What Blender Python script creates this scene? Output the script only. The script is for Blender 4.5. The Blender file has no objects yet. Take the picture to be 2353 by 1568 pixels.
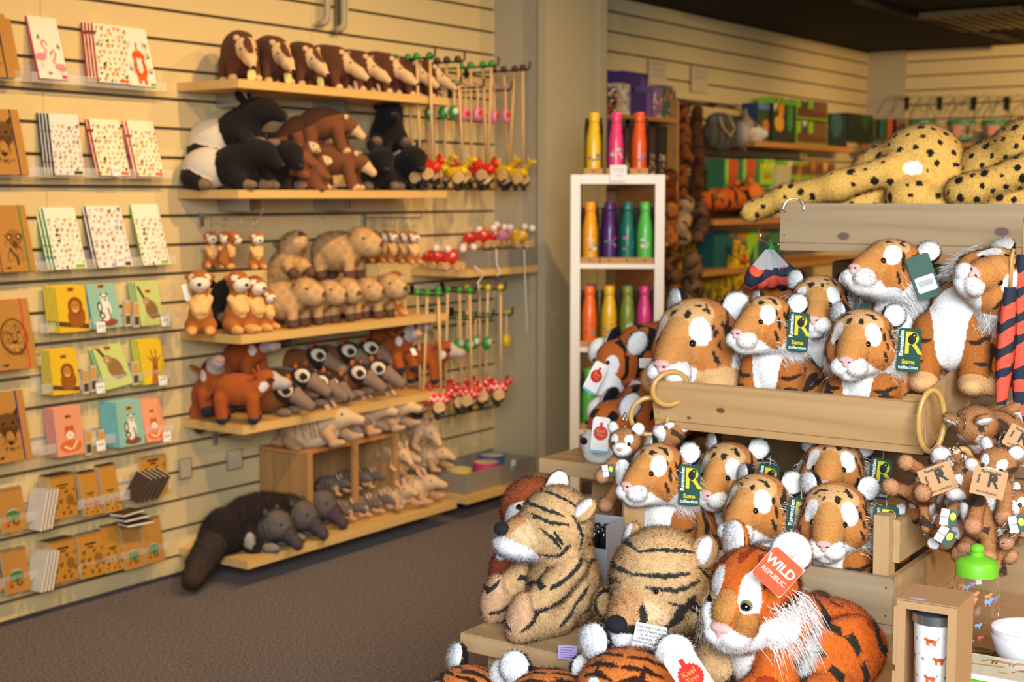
import bpy, bmesh, math, random
import numpy as np
from mathutils import Matrix, Vector, Euler

S = bpy.context.scene
R = math.radians
# ---------------------------------------------------------------- camera
CZ = 1.34
YAW = R(35.0); PIT = math.atan(334/3268.)
cd = bpy.data.cameras.new('camera'); cam = bpy.data.objects.new('camera', cd); S.collection.objects.link(cam)
cam.location = (0, 0, CZ); cam.rotation_euler = (R(90)-PIT, 0, YAW-R(90))
cd.lens = 50.0; cd.sensor_width = 36.0; cd.clip_end = 60
cd.dof.use_dof = True; cd.dof.focus_distance = 2.6; cd.dof.aperture_fstop = 5.0
S.camera = cam
# ---------------------------------------------------------------- world, view
w = bpy.data.worlds.new('world'); S.world = w; w.use_nodes = True
w.node_tree.nodes['Background'].inputs[0].default_value = (0.75, 0.85, 1.0, 1)
w.node_tree.nodes['Background'].inputs[1].default_value = 0.13
S.view_settings.view_transform = 'Standard'; S.view_settings.look = 'None'
S.view_settings.gamma = 1.0; S.view_settings.exposure = 0.0; S.view_settings.use_curve_mapping = False
# ---------------------------------------------------------------- lights
def lamp(name, kind, loc, target, energy, col, **k):
    d = bpy.data.lights.new(name, kind); d.energy = energy; d.color = col
    for a, v in k.items(): setattr(d, a, v)
    o = bpy.data.objects.new(name, d); S.collection.objects.link(o); o.location = loc
    o.rotation_euler = (Vector(target)-Vector(loc)).to_track_quat('-Z', 'Y').to_euler()
    return o
WARM = (1.0, 0.64, 0.26)
# daylight through the open shop front behind the camera
lamp('shop_front_daylight', 'AREA', (-0.5, -0.9, 2.0), (2.75, 1.2, 0.92), 54, (0.86, 0.93, 1.0), shape='RECTANGLE', size=2.2, size_y=1.6, spread=R(75))
# ceiling track spotlights aimed at the left wall
for x, t, e, h in ((2.1, 2.4, 170, 2.87), (3.35, 3.5, 190, 2.87), (4.45, 4.6, 150, 2.87), (5.6, 5.4, 50, 2.87), (7.0, 7.2, 135, 2.3), (8.6, 8.6, 85, 2.3)):
    lamp('track_spotlight', 'SPOT', (x, 1.73, h), (t, 3.8, .75), e*.80, WARM, spot_size=R(88), spot_blend=1.0, shadow_soft_size=0.035)
lamp('back_spotlight', 'SPOT', (8.2, 1.6, 2.3), (9.9, 3.0, 1.6), 110, WARM, spot_size=R(110), spot_blend=0.9, shadow_soft_size=0.04)
lamp('aisle_spotlight', 'SPOT', (2.6, -1.6, 2.5), (2.9, 1.1, 0.9), 130, (1.0, 0.62, 0.27), spot_size=R(70), spot_blend=0.6, shadow_soft_size=0.03)

# ---------------------------------------------------------------- helpers
def lin(c):
    if isinstance(c, str):
        c = [int(c[i:i+2], 16)/255 for i in (0, 2, 4)]
    return tuple(((v+0.055)/1.055)**2.4 if v > 0.04045 else v/12.92 for v in c[:3])
FW = Vector((math.cos(YAW)*math.cos(PIT), math.sin(YAW)*math.cos(PIT), -math.sin(PIT)))
RT = Vector((math.sin(YAW), -math.cos(YAW), 0)); UP = RT.cross(FW)
def on(x, y, **k):
    """the point of the place seen at photo position x, y on the plane X=, Y= or Z="""
    d = FW*3268+RT*(x-1176.5)-UP*(y-784); (a, v), = k.items(); i = 'XYZ'.index(a)
    o = Vector((0, 0, CZ)); return o+d*((v-o[i])/d[i])
col = S.collection
MATS = {}
def nodes(name):
    m = bpy.data.materials.new(name); m.use_nodes = True
    nt = m.node_tree; return m, nt, nt.nodes['Principled BSDF']
def mat(name, c=(.5, .5, .5), rough=.6, metal=0., trans=0., alpha=1., emit=None, bump=None, ior=1.45, var=None, coat=0, sheen=0, spec=.5):
    if name in MATS: return MATS[name]
    m, nt, b = nodes(name); L = nt.links
    b.inputs['Base Color'].default_value = (*lin(c), 1); b.inputs['Roughness'].default_value = rough
    b.inputs['Metallic'].default_value = metal; b.inputs['Transmission Weight'].default_value = trans
    b.inputs['Alpha'].default_value = alpha; b.inputs['IOR'].default_value = ior
    b.inputs['Coat Weight'].default_value = coat; b.inputs['Sheen Weight'].default_value = sheen
    b.inputs['Specular IOR Level'].default_value = spec
    tc = nt.nodes.new('ShaderNodeTexCoord')
    if var:
        n = nt.nodes.new('ShaderNodeTexNoise'); n.inputs['Scale'].default_value = var[0]; n.inputs['Detail'].default_value = 6
        L.new(tc.outputs['Object'], n.inputs['Vector'])
        r = nt.nodes.new('ShaderNodeValToRGB'); r.color_ramp.elements[0].position = .35; r.color_ramp.elements[1].position = .65
        r.color_ramp.elements[0].color = (*lin(var[1]), 1); r.color_ramp.elements[1].color = (*lin(c), 1)
        L.new(n.outputs['Fac'], r.inputs['Fac']); L.new(r.outputs['Color'], b.inputs['Base Color'])
    if bump:
        n = nt.nodes.new('ShaderNodeTexNoise'); n.inputs['Scale'].default_value = bump[0]; n.inputs['Detail'].default_value = 4
        L.new(tc.outputs['Object'], n.inputs['Vector'])
        bp = nt.nodes.new('ShaderNodeBump'); bp.inputs['Strength'].default_value = bump[1]; bp.inputs['Distance'].default_value = .002
        L.new(n.outputs['Fac'], bp.inputs['Height']); L.new(bp.outputs['Normal'], b.inputs['Normal'])
    MATS[name] = m; return m
def painted(name, rough=.9, sheen=0, noise=0., bumps=None, coat=0):
    """a surface whose own colours are stored on the mesh"""
    if name in MATS: return MATS[name]
    m, nt, b = nodes(name); L = nt.links
    a = nt.nodes.new('ShaderNodeAttribute'); a.attribute_name = 'Col'
    b.inputs['Roughness'].default_value = rough; b.inputs['Sheen Weight'].default_value = sheen; b.inputs['Coat Weight'].default_value = coat
    b.inputs['Specular IOR Level'].default_value = .25
    out = a.outputs['Color']
    tc = nt.nodes.new('ShaderNodeTexCoord')
    if noise:
        n = nt.nodes.new('ShaderNodeTexNoise'); n.inputs['Scale'].default_value = 240; n.inputs['Detail'].default_value = 3
        L.new(tc.outputs['Object'], n.inputs['Vector'])
        mr = nt.nodes.new('ShaderNodeMapRange'); mr.inputs[1].default_value = .3; mr.inputs[2].default_value = .7
        mr.inputs[3].default_value = 1-noise; mr.inputs[4].default_value = 1+noise*.6
        L.new(n.outputs['Fac'], mr.inputs[0])
        mx = nt.nodes.new('ShaderNodeVectorMath'); mx.operation = 'SCALE'
        L.new(out, mx.inputs[0]); L.new(mr.outputs[0], mx.inputs['Scale']); out = mx.outputs[0]
        bp = nt.nodes.new('ShaderNodeBump'); bp.inputs['Strength'].default_value = .6; bp.inputs['Distance'].default_value = .003
        L.new(n.outputs['Fac'], bp.inputs['Height']); L.new(bp.outputs['Normal'], b.inputs['Normal'])
    L.new(out, b.inputs['Base Color']); MATS[name] = m; return m
def wood(name, c1, c2, axis=1, knots=(), rough=.55, scale=1., ring='7a5638'):
    if name in MATS: return MATS[name]
    m, nt, b = nodes(name); L = nt.links; N = nt.nodes
    tc = N.new('ShaderNodeTexCoord'); mp = N.new('ShaderNodeMapping')
    s = [26*scale]*3; s[axis] = 1.3*scale; mp.inputs['Scale'].default_value = s
    L.new(tc.outputs['Object'], mp.inputs['Vector'])
    n = N.new('ShaderNodeTexNoise'); n.inputs['Scale'].default_value = 1.0; n.inputs['Detail'].default_value = 7; n.inputs['Distortion'].default_value = .6
    L.new(mp.outputs[0], n.inputs['Vector'])
    r = N.new('ShaderNodeValToRGB'); r.color_ramp.elements[0].position = .3; r.color_ramp.elements[1].position = .7
    r.color_ramp.elements[0].color = (*lin(c2), 1); r.color_ramp.elements[1].color = (*lin(c1), 1)
    L.new(n.outputs['Fac'], r.inputs['Fac']); out = r.outputs['Color']
    for (kx, ky, kz, kr) in knots:
        sb = N.new('ShaderNodeVectorMath'); sb.operation = 'SUBTRACT'; sb.inputs[1].default_value = (kx, ky, kz)
        L.new(tc.outputs['Object'], sb.inputs[0])
        sc = N.new('ShaderNodeVectorMath'); sc.operation = 'MULTIPLY'; v = [1/kr]*3; v[axis] = .62/kr; v[0 if axis == 1 else 1] = .1/kr; sc.inputs[1].default_value = v
        L.new(sb.outputs[0], sc.inputs[0])
        ln = N.new('ShaderNodeVectorMath'); ln.operation = 'LENGTH'; L.new(sc.outputs[0], ln.inputs[0])
        kr_ = N.new('ShaderNodeValToRGB'); e = kr_.color_ramp.elements
        e[0].position = 0.0; e[0].color = (1, 1, 1, 1); e[1].position = 1.0; e[1].color = (0, 0, 0, 1)
        a = e.new(.62); a.color = (.95, .95, .95, 1); a = e.new(.70); a.color = (.25, .25, .25, 1)
        L.new(ln.outputs['Value'], kr_.inputs['Fac'])
        mx = N.new('ShaderNodeMix'); mx.data_type = 'RGBA'; mx.inputs[7].default_value = (*lin(ring), 1)
        L.new(kr_.outputs['Color'], mx.inputs[0]); L.new(out, mx.inputs[6]); out = mx.outputs[2]
    L.new(out, b.inputs['Base Color']); b.inputs['Roughness'].default_value = rough
    bp = N.new('ShaderNodeBump'); bp.inputs['Strength'].default_value = .15; bp.inputs['Distance'].default_value = .001
    L.new(n.outputs['Fac'], bp.inputs['Height']); L.new(bp.outputs['Normal'], b.inputs['Normal'])
    MATS[name] = m; return m
PLUSH = painted('plush_pile', 1.0, .04, .08); VEL = painted('short_pile', 1.0, .04, .1); PRINT = painted('printed_card', .5)
GLOSSP = painted('glossy_print', .22, coat=.3)

def mesh(name, verts, faces, mats=None, mi=None, smooth=False, colr=None):
    me = bpy.data.meshes.new(name); me.from_pydata([tuple(v) for v in verts], [], [tuple(f) for f in faces])
    for m in (mats or []): me.materials.append(m)
    if mi is not None: me.polygons.foreach_set('material_index', mi)
    if smooth: me.polygons.foreach_set('use_smooth', [True]*len(me.polygons))
    if colr is not None: setcol(me, colr)
    me.update(); return me
def setcol(me, c):
    a = me.color_attributes.new('Col', 'FLOAT_COLOR', 'POINT')
    c = np.asarray(c, dtype=np.float32); full = np.ones((len(me.vertices), 4), np.float32); full[:, :3] = c[:, :3]
    a.data.foreach_set('color', full.ravel())
def fastmesh(name, V, Q, mats, smooth=True, colr=None, tri=False):
    me = bpy.data.meshes.new(name); k = 3 if tri else 4; n = len(Q)
    me.vertices.add(len(V)); me.vertices.foreach_set('co', np.asarray(V, np.float32).ravel())
    me.loops.add(n*k); me.loops.foreach_set('vertex_index', np.asarray(Q, np.int32).ravel())
    me.polygons.add(n); me.polygons.foreach_set('loop_start', np.arange(0, n*k, k, dtype=np.int32))
    me.polygons.foreach_set('use_smooth', np.full(n, smooth))
    for m in mats: me.materials.append(m)
    me.update(calc_edges=True)
    if colr is not None: setcol(me, colr)
    return me
def link(name, me, parent=None, loc=None, rot=None, M=None):
    o = bpy.data.objects.new(name, me); col.objects.link(o)
    if parent is not None: o.parent = parent
    if M is not None: o.matrix_local = M
    if loc is not None: o.location = loc
    if rot is not None: o.rotation_euler = rot
    return o
def tag(o, label=None, cat=None, group=None, kind=None):
    if label: o['label'] = label
    if cat: o['category'] = cat
    if group: o['group'] = group
    if kind: o['kind'] = kind
    return o
def thing(name, label, cat, loc=(0, 0, 0), rz=0, group=None, rot=None):
    o = bpy.data.objects.new(name, None); o.empty_display_size = .05; col.objects.link(o); o.location = loc
    o.rotation_euler = rot if rot is not None else (0, 0, rz); return tag(o, label, cat, group)
def struct(o): o['kind'] = 'structure'; return o
def kids(o): return [c for c in o.children]
def copy_tree(o, parent=None):
    c = o.copy(); col.objects.link(c)
    if parent is not None: c.parent = parent
    for ch in kids(o): copy_tree(ch, c)
    return c
class MB:
    """collects simple solids into one mesh"""
    def __init__(s): s.v = []; s.f = []; s.m = []; s.c = []
    def add(s, vs, fs, mi=0, M=None, c=None):
        b = len(s.v)
        s.v += [tuple(M @ Vector(v)) if M is not None else tuple(v) for v in vs]
        s.f += [tuple(b+i for i in f) for f in fs]; s.m += [mi]*len(fs); s.c += [c or (1, 1, 1)]*len(vs); return s
    def box(s, x0, x1, y0, y1, z0, z1, mi=0, M=None, c=None):
        return s.add([(x0, y0, z0), (x1, y0, z0), (x1, y1, z0), (x0, y1, z0), (x0, y0, z1), (x1, y0, z1), (x1, y1, z1), (x0, y1, z1)],
                     [(0, 3, 2, 1), (4, 5, 6, 7), (0, 1, 5, 4), (1, 2, 6, 5), (2, 3, 7, 6), (3, 0, 4, 7)], mi, M, c)
    def tube(s, pts, r, n=8, mi=0, closed=False, c=None, cap=True):
        P = [Vector(p) for p in pts]; rs = r if hasattr(r, '__len__') else [r]*len(P); vs = []; fs = []; prev = None
        for i, p in enumerate(P):
            if closed: t = P[(i+1) % len(P)]-P[i-1]
            else: t = P[min(i+1, len(P)-1)]-P[max(i-1, 0)]
            t = t.normalized()
            if prev is None:
                u = t.orthogonal().normalized()
            else:
                u = prev-t*prev.dot(t)
                u = u.normalized() if u.length > 1e-6 else t.orthogonal().normalized()
            prev = u; w_ = t.cross(u)
            for k in range(n):
                a = 2*math.pi*k/n; vs.append(p+(u*math.cos(a)+w_*math.sin(a))*rs[i])
        m = len(P)
        for i in range(m if closed else m-1):
            j = (i+1) % m
            for k in range(n): fs.append((i*n+k, i*n+(k+1) % n, j*n+(k+1) % n, j*n+k))
        if not closed and cap: fs.append(tuple(range(n))[::-1]); fs.append(tuple((m-1)*n+k for k in range(n)))
        return s.add(vs, fs, mi, None, c)
    def lathe(s, prof, n=24, mi=0, M=None, c=None):
        vs = []; fs = []
        for (r_, z) in prof:
            for k in range(n): a = 2*math.pi*k/n; vs.append((r_*math.cos(a), r_*math.sin(a), z))
        for i in range(len(prof)-1):
            for k in range(n): fs.append((i*n+k, i*n+(k+1) % n, (i+1)*n+(k+1) % n, (i+1)*n+k))
        if prof[0][0] > 1e-5: fs.append(tuple(range(n))[::-1])
        if prof[-1][0] > 1e-5: fs.append(tuple((len(prof)-1)*n+k for k in range(n)))
        return s.add(vs, fs, mi, M, c)
    def ball(s, cen, r_, mi=0, n=12, c=None, M=None):
        rx, ry, rz = r_ if hasattr(r_, '__len__') else (r_, r_, r_); vs = []; fs = []; h = n//2
        for i in range(h+1):
            p = math.pi*i/h
            for k in range(n): a = 2*math.pi*k/n; vs.append((cen[0]+rx*math.sin(p)*math.cos(a), cen[1]+ry*math.sin(p)*math.sin(a), cen[2]-rz*math.cos(p)))
        for i in range(h):
            for k in range(n): fs.append((i*n+k, i*n+(k+1) % n, (i+1)*n+(k+1) % n, (i+1)*n+k))
        return s.add(vs, fs, mi, M, c)
    def mesh(s, name, mats, smooth=False, bevel=0, colored=False):
        me = mesh(name, s.v, s.f, mats if isinstance(mats, (list, tuple)) else [mats], s.m, smooth)
        if bevel:
            bm = bmesh.new(); bm.from_mesh(me); bmesh.ops.bevel(bm, geom=bm.edges[:], offset=bevel, segments=2, affect='EDGES', clamp_overlap=True); bm.to_mesh(me); bm.free()
            colored = False
        if colored: setcol(me, s.c)
        return me
    def link(s, name, mats, parent=None, loc=None, rot=None, M=None, **k):
        return link(name, s.mesh(name, mats, **k), parent, loc, rot, M)
def autosmooth(me, ang=40):
    me.polygons.foreach_set('use_smooth', [True]*len(me.polygons)); me.set_sharp_from_angle(angle=R(ang)); return me
def TR(x=0, y=0, z=0, rx=0, ry=0, rz=0, s=1):
    return Matrix.Translation((x, y, z)) @ Euler((R(rx), R(ry), R(rz))).to_matrix().to_4x4() @ Matrix.Scale(s, 4)
# -------- painted pictures: a flat printed sheet with its own drawing (x right, y up, 0..1 across the width)
def picture(name, wd, ht, bg, ops, res=70, mats=None, thick=0.0):
    nx = res; ny = max(2, int(res*ht/wd)); xs = np.linspace(0, 1, nx+1); ys = np.linspace(0, ht/wd, ny+1)
    X, Y = np.meshgrid(xs, ys); C = np.zeros(X.shape+(3,)); C[:] = lin(bg); rng = np.random.RandomState(len(ops)+5)
    for op in ops:
        k = op[0]; c = lin(op[-1])
        if k == 'e':
            _, cx, cy, rx, ry, a, _c = op; a = R(a); dx = X-cx; dy = Y-cy
            u = dx*math.cos(a)+dy*math.sin(a); v = -dx*math.sin(a)+dy*math.cos(a); m = (u/rx)**2+(v/ry)**2 < 1
        elif k == 'l':
            _, pts, r_, _c = op; m = np.zeros(X.shape, bool)
            for (x0, y0), (x1, y1) in zip(pts[:-1], pts[1:]):
                L2 = (x1-x0)**2+(y1-y0)**2+1e-12; t = np.clip(((X-x0)*(x1-x0)+(Y-y0)*(y1-y0))/L2, 0, 1)
                m |= (X-x0-t*(x1-x0))**2+(Y-y0-t*(y1-y0))**2 < r_*r_
        elif k == 'p':
            _, pts, _c = op; m = np.zeros(X.shape, bool)
            for i in range(len(pts)):
                x0, y0 = pts[i-1]; x1, y1 = pts[i]
                if y0 == y1: continue
                m ^= ((y0 > Y) != (y1 > Y)) & (X < (x1-x0)*(Y-y0)/(y1-y0)+x0)
        elif k == 'r':
            _, x0, y0, x1, y1, _c = op; m = (X > x0) & (X < x1) & (Y > y0) & (Y < y1)
        C[m] = c
    V = np.stack([(X-.5)*wd, Y*wd, np.zeros_like(X)], -1).reshape(-1, 3)
    idx = np.arange((nx+1)*(ny+1)).reshape(ny+1, nx+1)
    Q = np.stack([idx[:-1, :-1], idx[:-1, 1:], idx[1:, 1:], idx[1:, :-1]], -1).reshape(-1, 4)
    return fastmesh(name, V, Q, [mats or PRINT], smooth=False, colr=C.reshape(-1, 3))
def blobs(n, cols, seed, h=1.4, r=.03):
    g = random.Random(seed); o = []; k = int(math.sqrt(n/h)); m = int(n/k)
    for i in range(k):
        for j in range(m):
            x = (i+.5+g.uniform(-.25, .25)+(j % 2)*.3-.15)/k; y = (j+.5+g.uniform(-.25, .25))*h/m; c = g.choice(cols); a = g.uniform(-40, 40); s = r*g.uniform(.7, 1.3)
            o.append(('e', x, y, s, s*.55, a, c)); o.append(('e', x+s*.8, y+s*.6, s*.4, s*.4, 0, c))
            for q in (-.5, .1, .6): o.append(('l', [(x+q*s, y), (x+q*s, y-s*1.1)], s*.16, c))
    return o
# -------- lettering
TXT = {}
def text(s, size, m, parent, M, bold=0, name='lettering', space=1., align='CENTER'):
    key = (s, size, m.name, bold, space, align)
    if key not in TXT:
        c = bpy.data.curves.new('t', 'FONT'); c.body = s; c.size = size; c.align_x = align; c.align_y = 'CENTER'; c.offset = bold; c.space_character = space
        c.resolution_u = 3; o = bpy.data.objects.new('t', c)
        me = bpy.data.meshes.new_from_object(o)
        bpy.data.objects.remove(o); bpy.data.curves.remove(c); me.materials.clear(); me.materials.append(m); me.name = 'lettering'; TXT[key] = me
    return link(name, TXT[key], parent, M=M)
# -------- soft toys: smooth distance-field bodies
def rot3(M): return np.array(M.to_3x3()), np.array(M.translation)
class Rig:
    def __init__(s, k=.012): s.p = []; s.ov = []; s.M = Matrix(); s.k = k; s.anchor = {}
    def set(s, M): s.M = M; return s
    def e(s, c, r_, colr, rot=(0, 0, 0), k=None):
        M = s.M @ TR(*c, *rot); s.p.append(('e', M, np.array(r_, float), lin(colr), k)); return s
    def c(s, a, b, ra, rb, colr, k=None):
        s.p.append(('c', s.M @ Vector(a), s.M @ Vector(b), (ra, rb), lin(colr), k)); return s
    def patch(s, c, r_, colr, rot=(0, 0, 0)):
        s.ov.append(('e', s.M @ TR(*c, *rot), np.array(r_, float), lin(colr))); return s
    def stroke(s, pts, r_, colr):
        s.ov.append(('l', [s.M @ Vector(p) for p in pts], r_, lin(colr))); return s
    def fn(s, f): s.ov.append(('f', s.M.copy(), f)); return s
    def pt(s, n, p): s.anchor[n] = s.M @ TR(*p) if len(p) > 3 else s.M @ Matrix.Translation(p); return s
    def dist1(s, q, P):
        if q[0] == 'e':
            Rm, t = rot3(q[1]); L = (P-t) @ Rm; r_ = q[2]; k0 = np.linalg.norm(L/r_, axis=1); k1 = np.linalg.norm(L/(r_*r_), axis=1)+1e-9
            return k0*(k0-1)/k1
        a = np.array(q[1]); b = np.array(q[2]); ra, rb = q[3]; ab = b-a; t = np.clip(((P-a) @ ab)/(ab @ ab+1e-12), 0, 1)
        return np.linalg.norm(P-a-t[:, None]*ab, axis=1)-(ra+(rb-ra)*t)
    def bounds(s):
        lo = np.full(3, 9.); hi = -lo
        for q in s.p:
            if q[0] == 'e':
                Rm, t = rot3(q[1]); ex = np.sqrt(((Rm*q[2][None, :])**2).sum(1)); lo = np.minimum(lo, t-ex); hi = np.maximum(hi, t+ex)
            else:
                for v, r_ in ((q[1], q[3][0]), (q[2], q[3][1])): lo = np.minimum(lo, np.array(v)-r_); hi = np.maximum(hi, np.array(v)+r_)
        return lo, hi
    def settle(s):
        """lays every drawn stripe onto the surface"""
        if getattr(s, 'done', False) or not s.p: return
        s.done = True; ls = [o for o in s.ov if o[0] == 'l']
        if not ls: return
        fine = []; cnt = []
        for o in ls:
            q = []
            for a, b in zip(o[1][:-1], o[1][1:]): q += [a.lerp(b, i/3) for i in range(3)]
            q.append(o[1][-1]); cnt.append(len(q)); fine += [tuple(v) for v in q]
        X = np.array(fine); f = lambda Y: np.min([s.dist1(q, Y) for q in s.p], axis=0)
        for _ in range(3):
            d = f(X); h = .0008; G = np.stack([f(X+np.eye(3)[i]*h)-d for i in range(3)], 1)/h; G /= np.linalg.norm(G, axis=1)[:, None]+1e-6; st = np.clip(d, -.03, .03); X = X-G*st[:, None]
        i = 0
        for o, n in zip(ls, cnt): o[1][:] = [Vector(v) for v in X[i:i+n]]; i += n
    def colour(s, P):
        s.settle()
        best = np.full(len(P), 1e9); C = np.zeros((len(P), 3))
        for q in s.p:
            d = s.dist1(q, P); m = d < best; best[m] = d[m]; C[m] = q[3] if q[0] == 'e' else q[4]
        for o in s.ov:
            if o[0] == 'e':
                Rm, t = rot3(o[1]); L = ((P-t) @ Rm)/o[2]; m = (L*L).sum(1) < 1; C[m] = o[3]
            elif o[0] == 'l':
                pts = [np.array(p) for p in o[1]]; m = np.zeros(len(P), bool); n = len(pts)-1; wob = 1+.25*np.sin(P[:, 0]*400+P[:, 2]*310)
                for i in range(n):
                    ab = pts[i+1]-pts[i]; t = np.clip(((P-pts[i]) @ ab)/(ab @ ab+1e-12), 0, 1); u = (i+t)/n
                    m |= np.linalg.norm(P-pts[i]-t[:, None]*ab, axis=1) < o[2]*(.45+.55*np.sin(np.pi*np.clip(u*.94+.03, 0, 1)))*wob
                C[m] = o[3]
            else:
                Mi = o[1].inverted(); Rm = np.array(Mi.to_3x3()); L = P @ Rm.T+np.array(Mi.translation); C = o[2](L, C)
        return C
    def build(s, name, res, mats=None, fur=0, flen=.008, fwid=.0005, comb=(0, 0, -.5), seed=1, fl=None):
        lo, hi = s.bounds(); h = float((hi-lo).max())/res; lo = lo-2.5*h; hi = hi+2.5*h
        n = np.ceil((hi-lo)/h).astype(int)+1; ax = [lo[i]+h*np.arange(n[i]) for i in range(3)]
        D = np.full(tuple(n), 1e3, np.float32); pad = s.k*2.2+2*h
        for q in s.p:                                   # evaluate each solid only near itself
            if q[0] == 'e':
                Rm, t = rot3(q[1]); ex = np.sqrt(((Rm*q[2][None, :])**2).sum(1)); a = t-ex; b = t+ex
            else:
                A, B = np.array(q[1]), np.array(q[2]); a = np.minimum(A-q[3][0], B-q[3][1]); b = np.maximum(A+q[3][0], B+q[3][1])
            i0 = np.maximum(((a-pad-lo)/h).astype(int), 0); i1 = np.minimum(((b+pad-lo)/h).astype(int)+2, n)
            sl = tuple(slice(i0[i], i1[i]) for i in range(3))
            G = np.stack(np.meshgrid(*[ax[i][sl[i]] for i in range(3)], indexing='ij'), -1).reshape(-1, 3)
            d = s.dist1(q, G).reshape(D[sl].shape).astype(np.float32); o = D[sl]; k = (q[4] if q[0] == 'e' else q[5]) or s.k
            hh = np.maximum(k-np.abs(o-d), 0)/k; D[sl] = np.minimum(o, d)-hh*hh*k*.25
        ins = D < 0; nx, ny, nz = D.shape
        acc = np.zeros((nx-1, ny-1, nz-1, 3), np.float32); cnt = np.zeros((nx-1, ny-1, nz-1), np.float32)
        for axis in range(3):
            oth = [i for i in range(3) if i != axis]
            for da in (0, 1):
                for db in (0, 1):
                    s0 = [slice(0, -1)]*3; s1 = [slice(0, -1)]*3; s0[oth[0]] = s1[oth[0]] = slice(da, D.shape[oth[0]]-1+da); s0[oth[1]] = s1[oth[1]] = slice(db, D.shape[oth[1]]-1+db)
                    s1[axis] = slice(1, None); A = D[tuple(s0)]; B = D[tuple(s1)]; m = (A < 0) != (B < 0)
                    t = np.where(m, A/np.where(m, A-B, 1), 0); off = [0, 0, 0]; off[oth[0]] = da; off[oth[1]] = db
                    for i in range(3): acc[..., i] += np.where(m, t if i == axis else off[i], 0)
                    cnt += m
        act = cnt > 0; ids = np.full(act.shape, -1); ids[act] = np.arange(act.sum()); ii = np.argwhere(act)
        V = lo+h*(ii+acc[act]/cnt[act][:, None]); Q = []
        for axis in range(3):
            o1, o2 = [(1, 2), (2, 0), (0, 1)][axis]
            s0 = [slice(1, -1)]*3; s0[axis] = slice(0, -1); s1 = list(s0); s1[axis] = slice(1, None)
            A = ins[tuple(s0)]; B = ins[tuple(s1)]; e = np.argwhere(A != B); fl_ = A[tuple(e.T)]; base = e.copy(); base[:, o1] += 1; base[:, o2] += 1
            def cid(a, b): c_ = base.copy(); c_[:, o1] += a; c_[:, o2] += b; return ids[tuple(c_.T)]
            q = np.stack([cid(-1, -1), cid(0, -1), cid(0, 0), cid(-1, 0)], -1); q[~fl_] = q[~fl_][:, ::-1]; Q.append(q)
        Q = np.concatenate(Q); C = s.colour(V); me = fastmesh(name, V, Q, [mats or PLUSH], colr=C)
        if fur:
            rng = np.random.RandomState(seed); nr = np.zeros(len(V)*3, np.float32); me.vertices.foreach_get('normal', nr); nr = nr.reshape(-1, 3)
            k = rng.randint(0, len(V), fur); P = V[k]+rng.uniform(-.5, .5, (fur, 3))*h; N_ = nr[k]
            L = flen*rng.uniform(.6, 1.25, fur)
            if fl is not None: L = L*fl(P)
            cb = np.array(comb); T = N_*.75+cb+rng.normal(0, .28, (fur, 3)); T /= np.linalg.norm(T, axis=1)[:, None]+1e-9
            side = np.cross(T, N_+rng.normal(0, .35, (fur, 3))); side /= np.linalg.norm(side, axis=1)[:, None]+1e-9
            P = P-N_*h*.3; wv = (fwid*rng.uniform(.6, 1.3, fur))[:, None]; CC = s.colour(P)*rng.uniform(.88, 1.12, fur)[:, None]
            FV = np.concatenate([P-side*wv, P+side*wv, P+T*L[:, None]]); a = np.arange(fur); FT = np.stack([a, a+fur, a+2*fur], -1); gn = np.cross(2*side*wv, T*L[:, None]+side*wv); fp = (gn*N_).sum(1) < 0; FT[fp] = FT[fp][:, [1, 0, 2]]
            V2 = np.concatenate([V, FV]); C2 = np.concatenate([C, CC, CC, CC])
            # one continuous mesh: quads of the skin and three-sided hairs
            me2 = bpy.data.meshes.new(name); nq = len(Q); me2.vertices.add(len(V2)); me2.vertices.foreach_set('co', V2.astype(np.float32).ravel())
            loops = np.concatenate([Q.ravel(), (FT+len(V)).ravel()]).astype(np.int32); me2.loops.add(len(loops)); me2.loops.foreach_set('vertex_index', loops)
            st = np.concatenate([np.arange(0, nq*4, 4), nq*4+np.arange(0, fur*3, 3)]).astype(np.int32); me2.polygons.add(nq+fur); me2.polygons.foreach_set('loop_start', st)
            me2.polygons.foreach_set('use_smooth', np.ones(nq+fur, bool)); me2.materials.append(mats or PLUSH); me2.update(calc_edges=True); setcol(me2, C2)
            NN = np.concatenate([nr, N_, N_, N_]); NN /= np.linalg.norm(NN, axis=1)[:, None]+1e-9; me2.normals_split_custom_set_from_vertices(NN.tolist())
            bpy.data.meshes.remove(me); return me2
        return me
BLK = mat('black_glass_bead', '0a0808', .12, coat=.5)
AMB = mat('amber_bead', '8a5a20', .15, coat=.5); WBD = mat('white_bead', 'f0ece0', .4)
_eye = {}
def eye_mesh(r_, ring=None):
    key = (r_, ring)
    if key not in _eye:
        m = MB(); m.ball((0, 0, 0), r_, 1 if ring else 0, 14)
        if ring: m.ball((r_*.28, 0, 0), (r_*.86, r_*.84, r_*.84), 0, 14)
        _eye[key] = m.mesh('eye', [BLK, mat(ring, ring, .2) if ring else BLK], smooth=True)
    return _eye[key]
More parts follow.
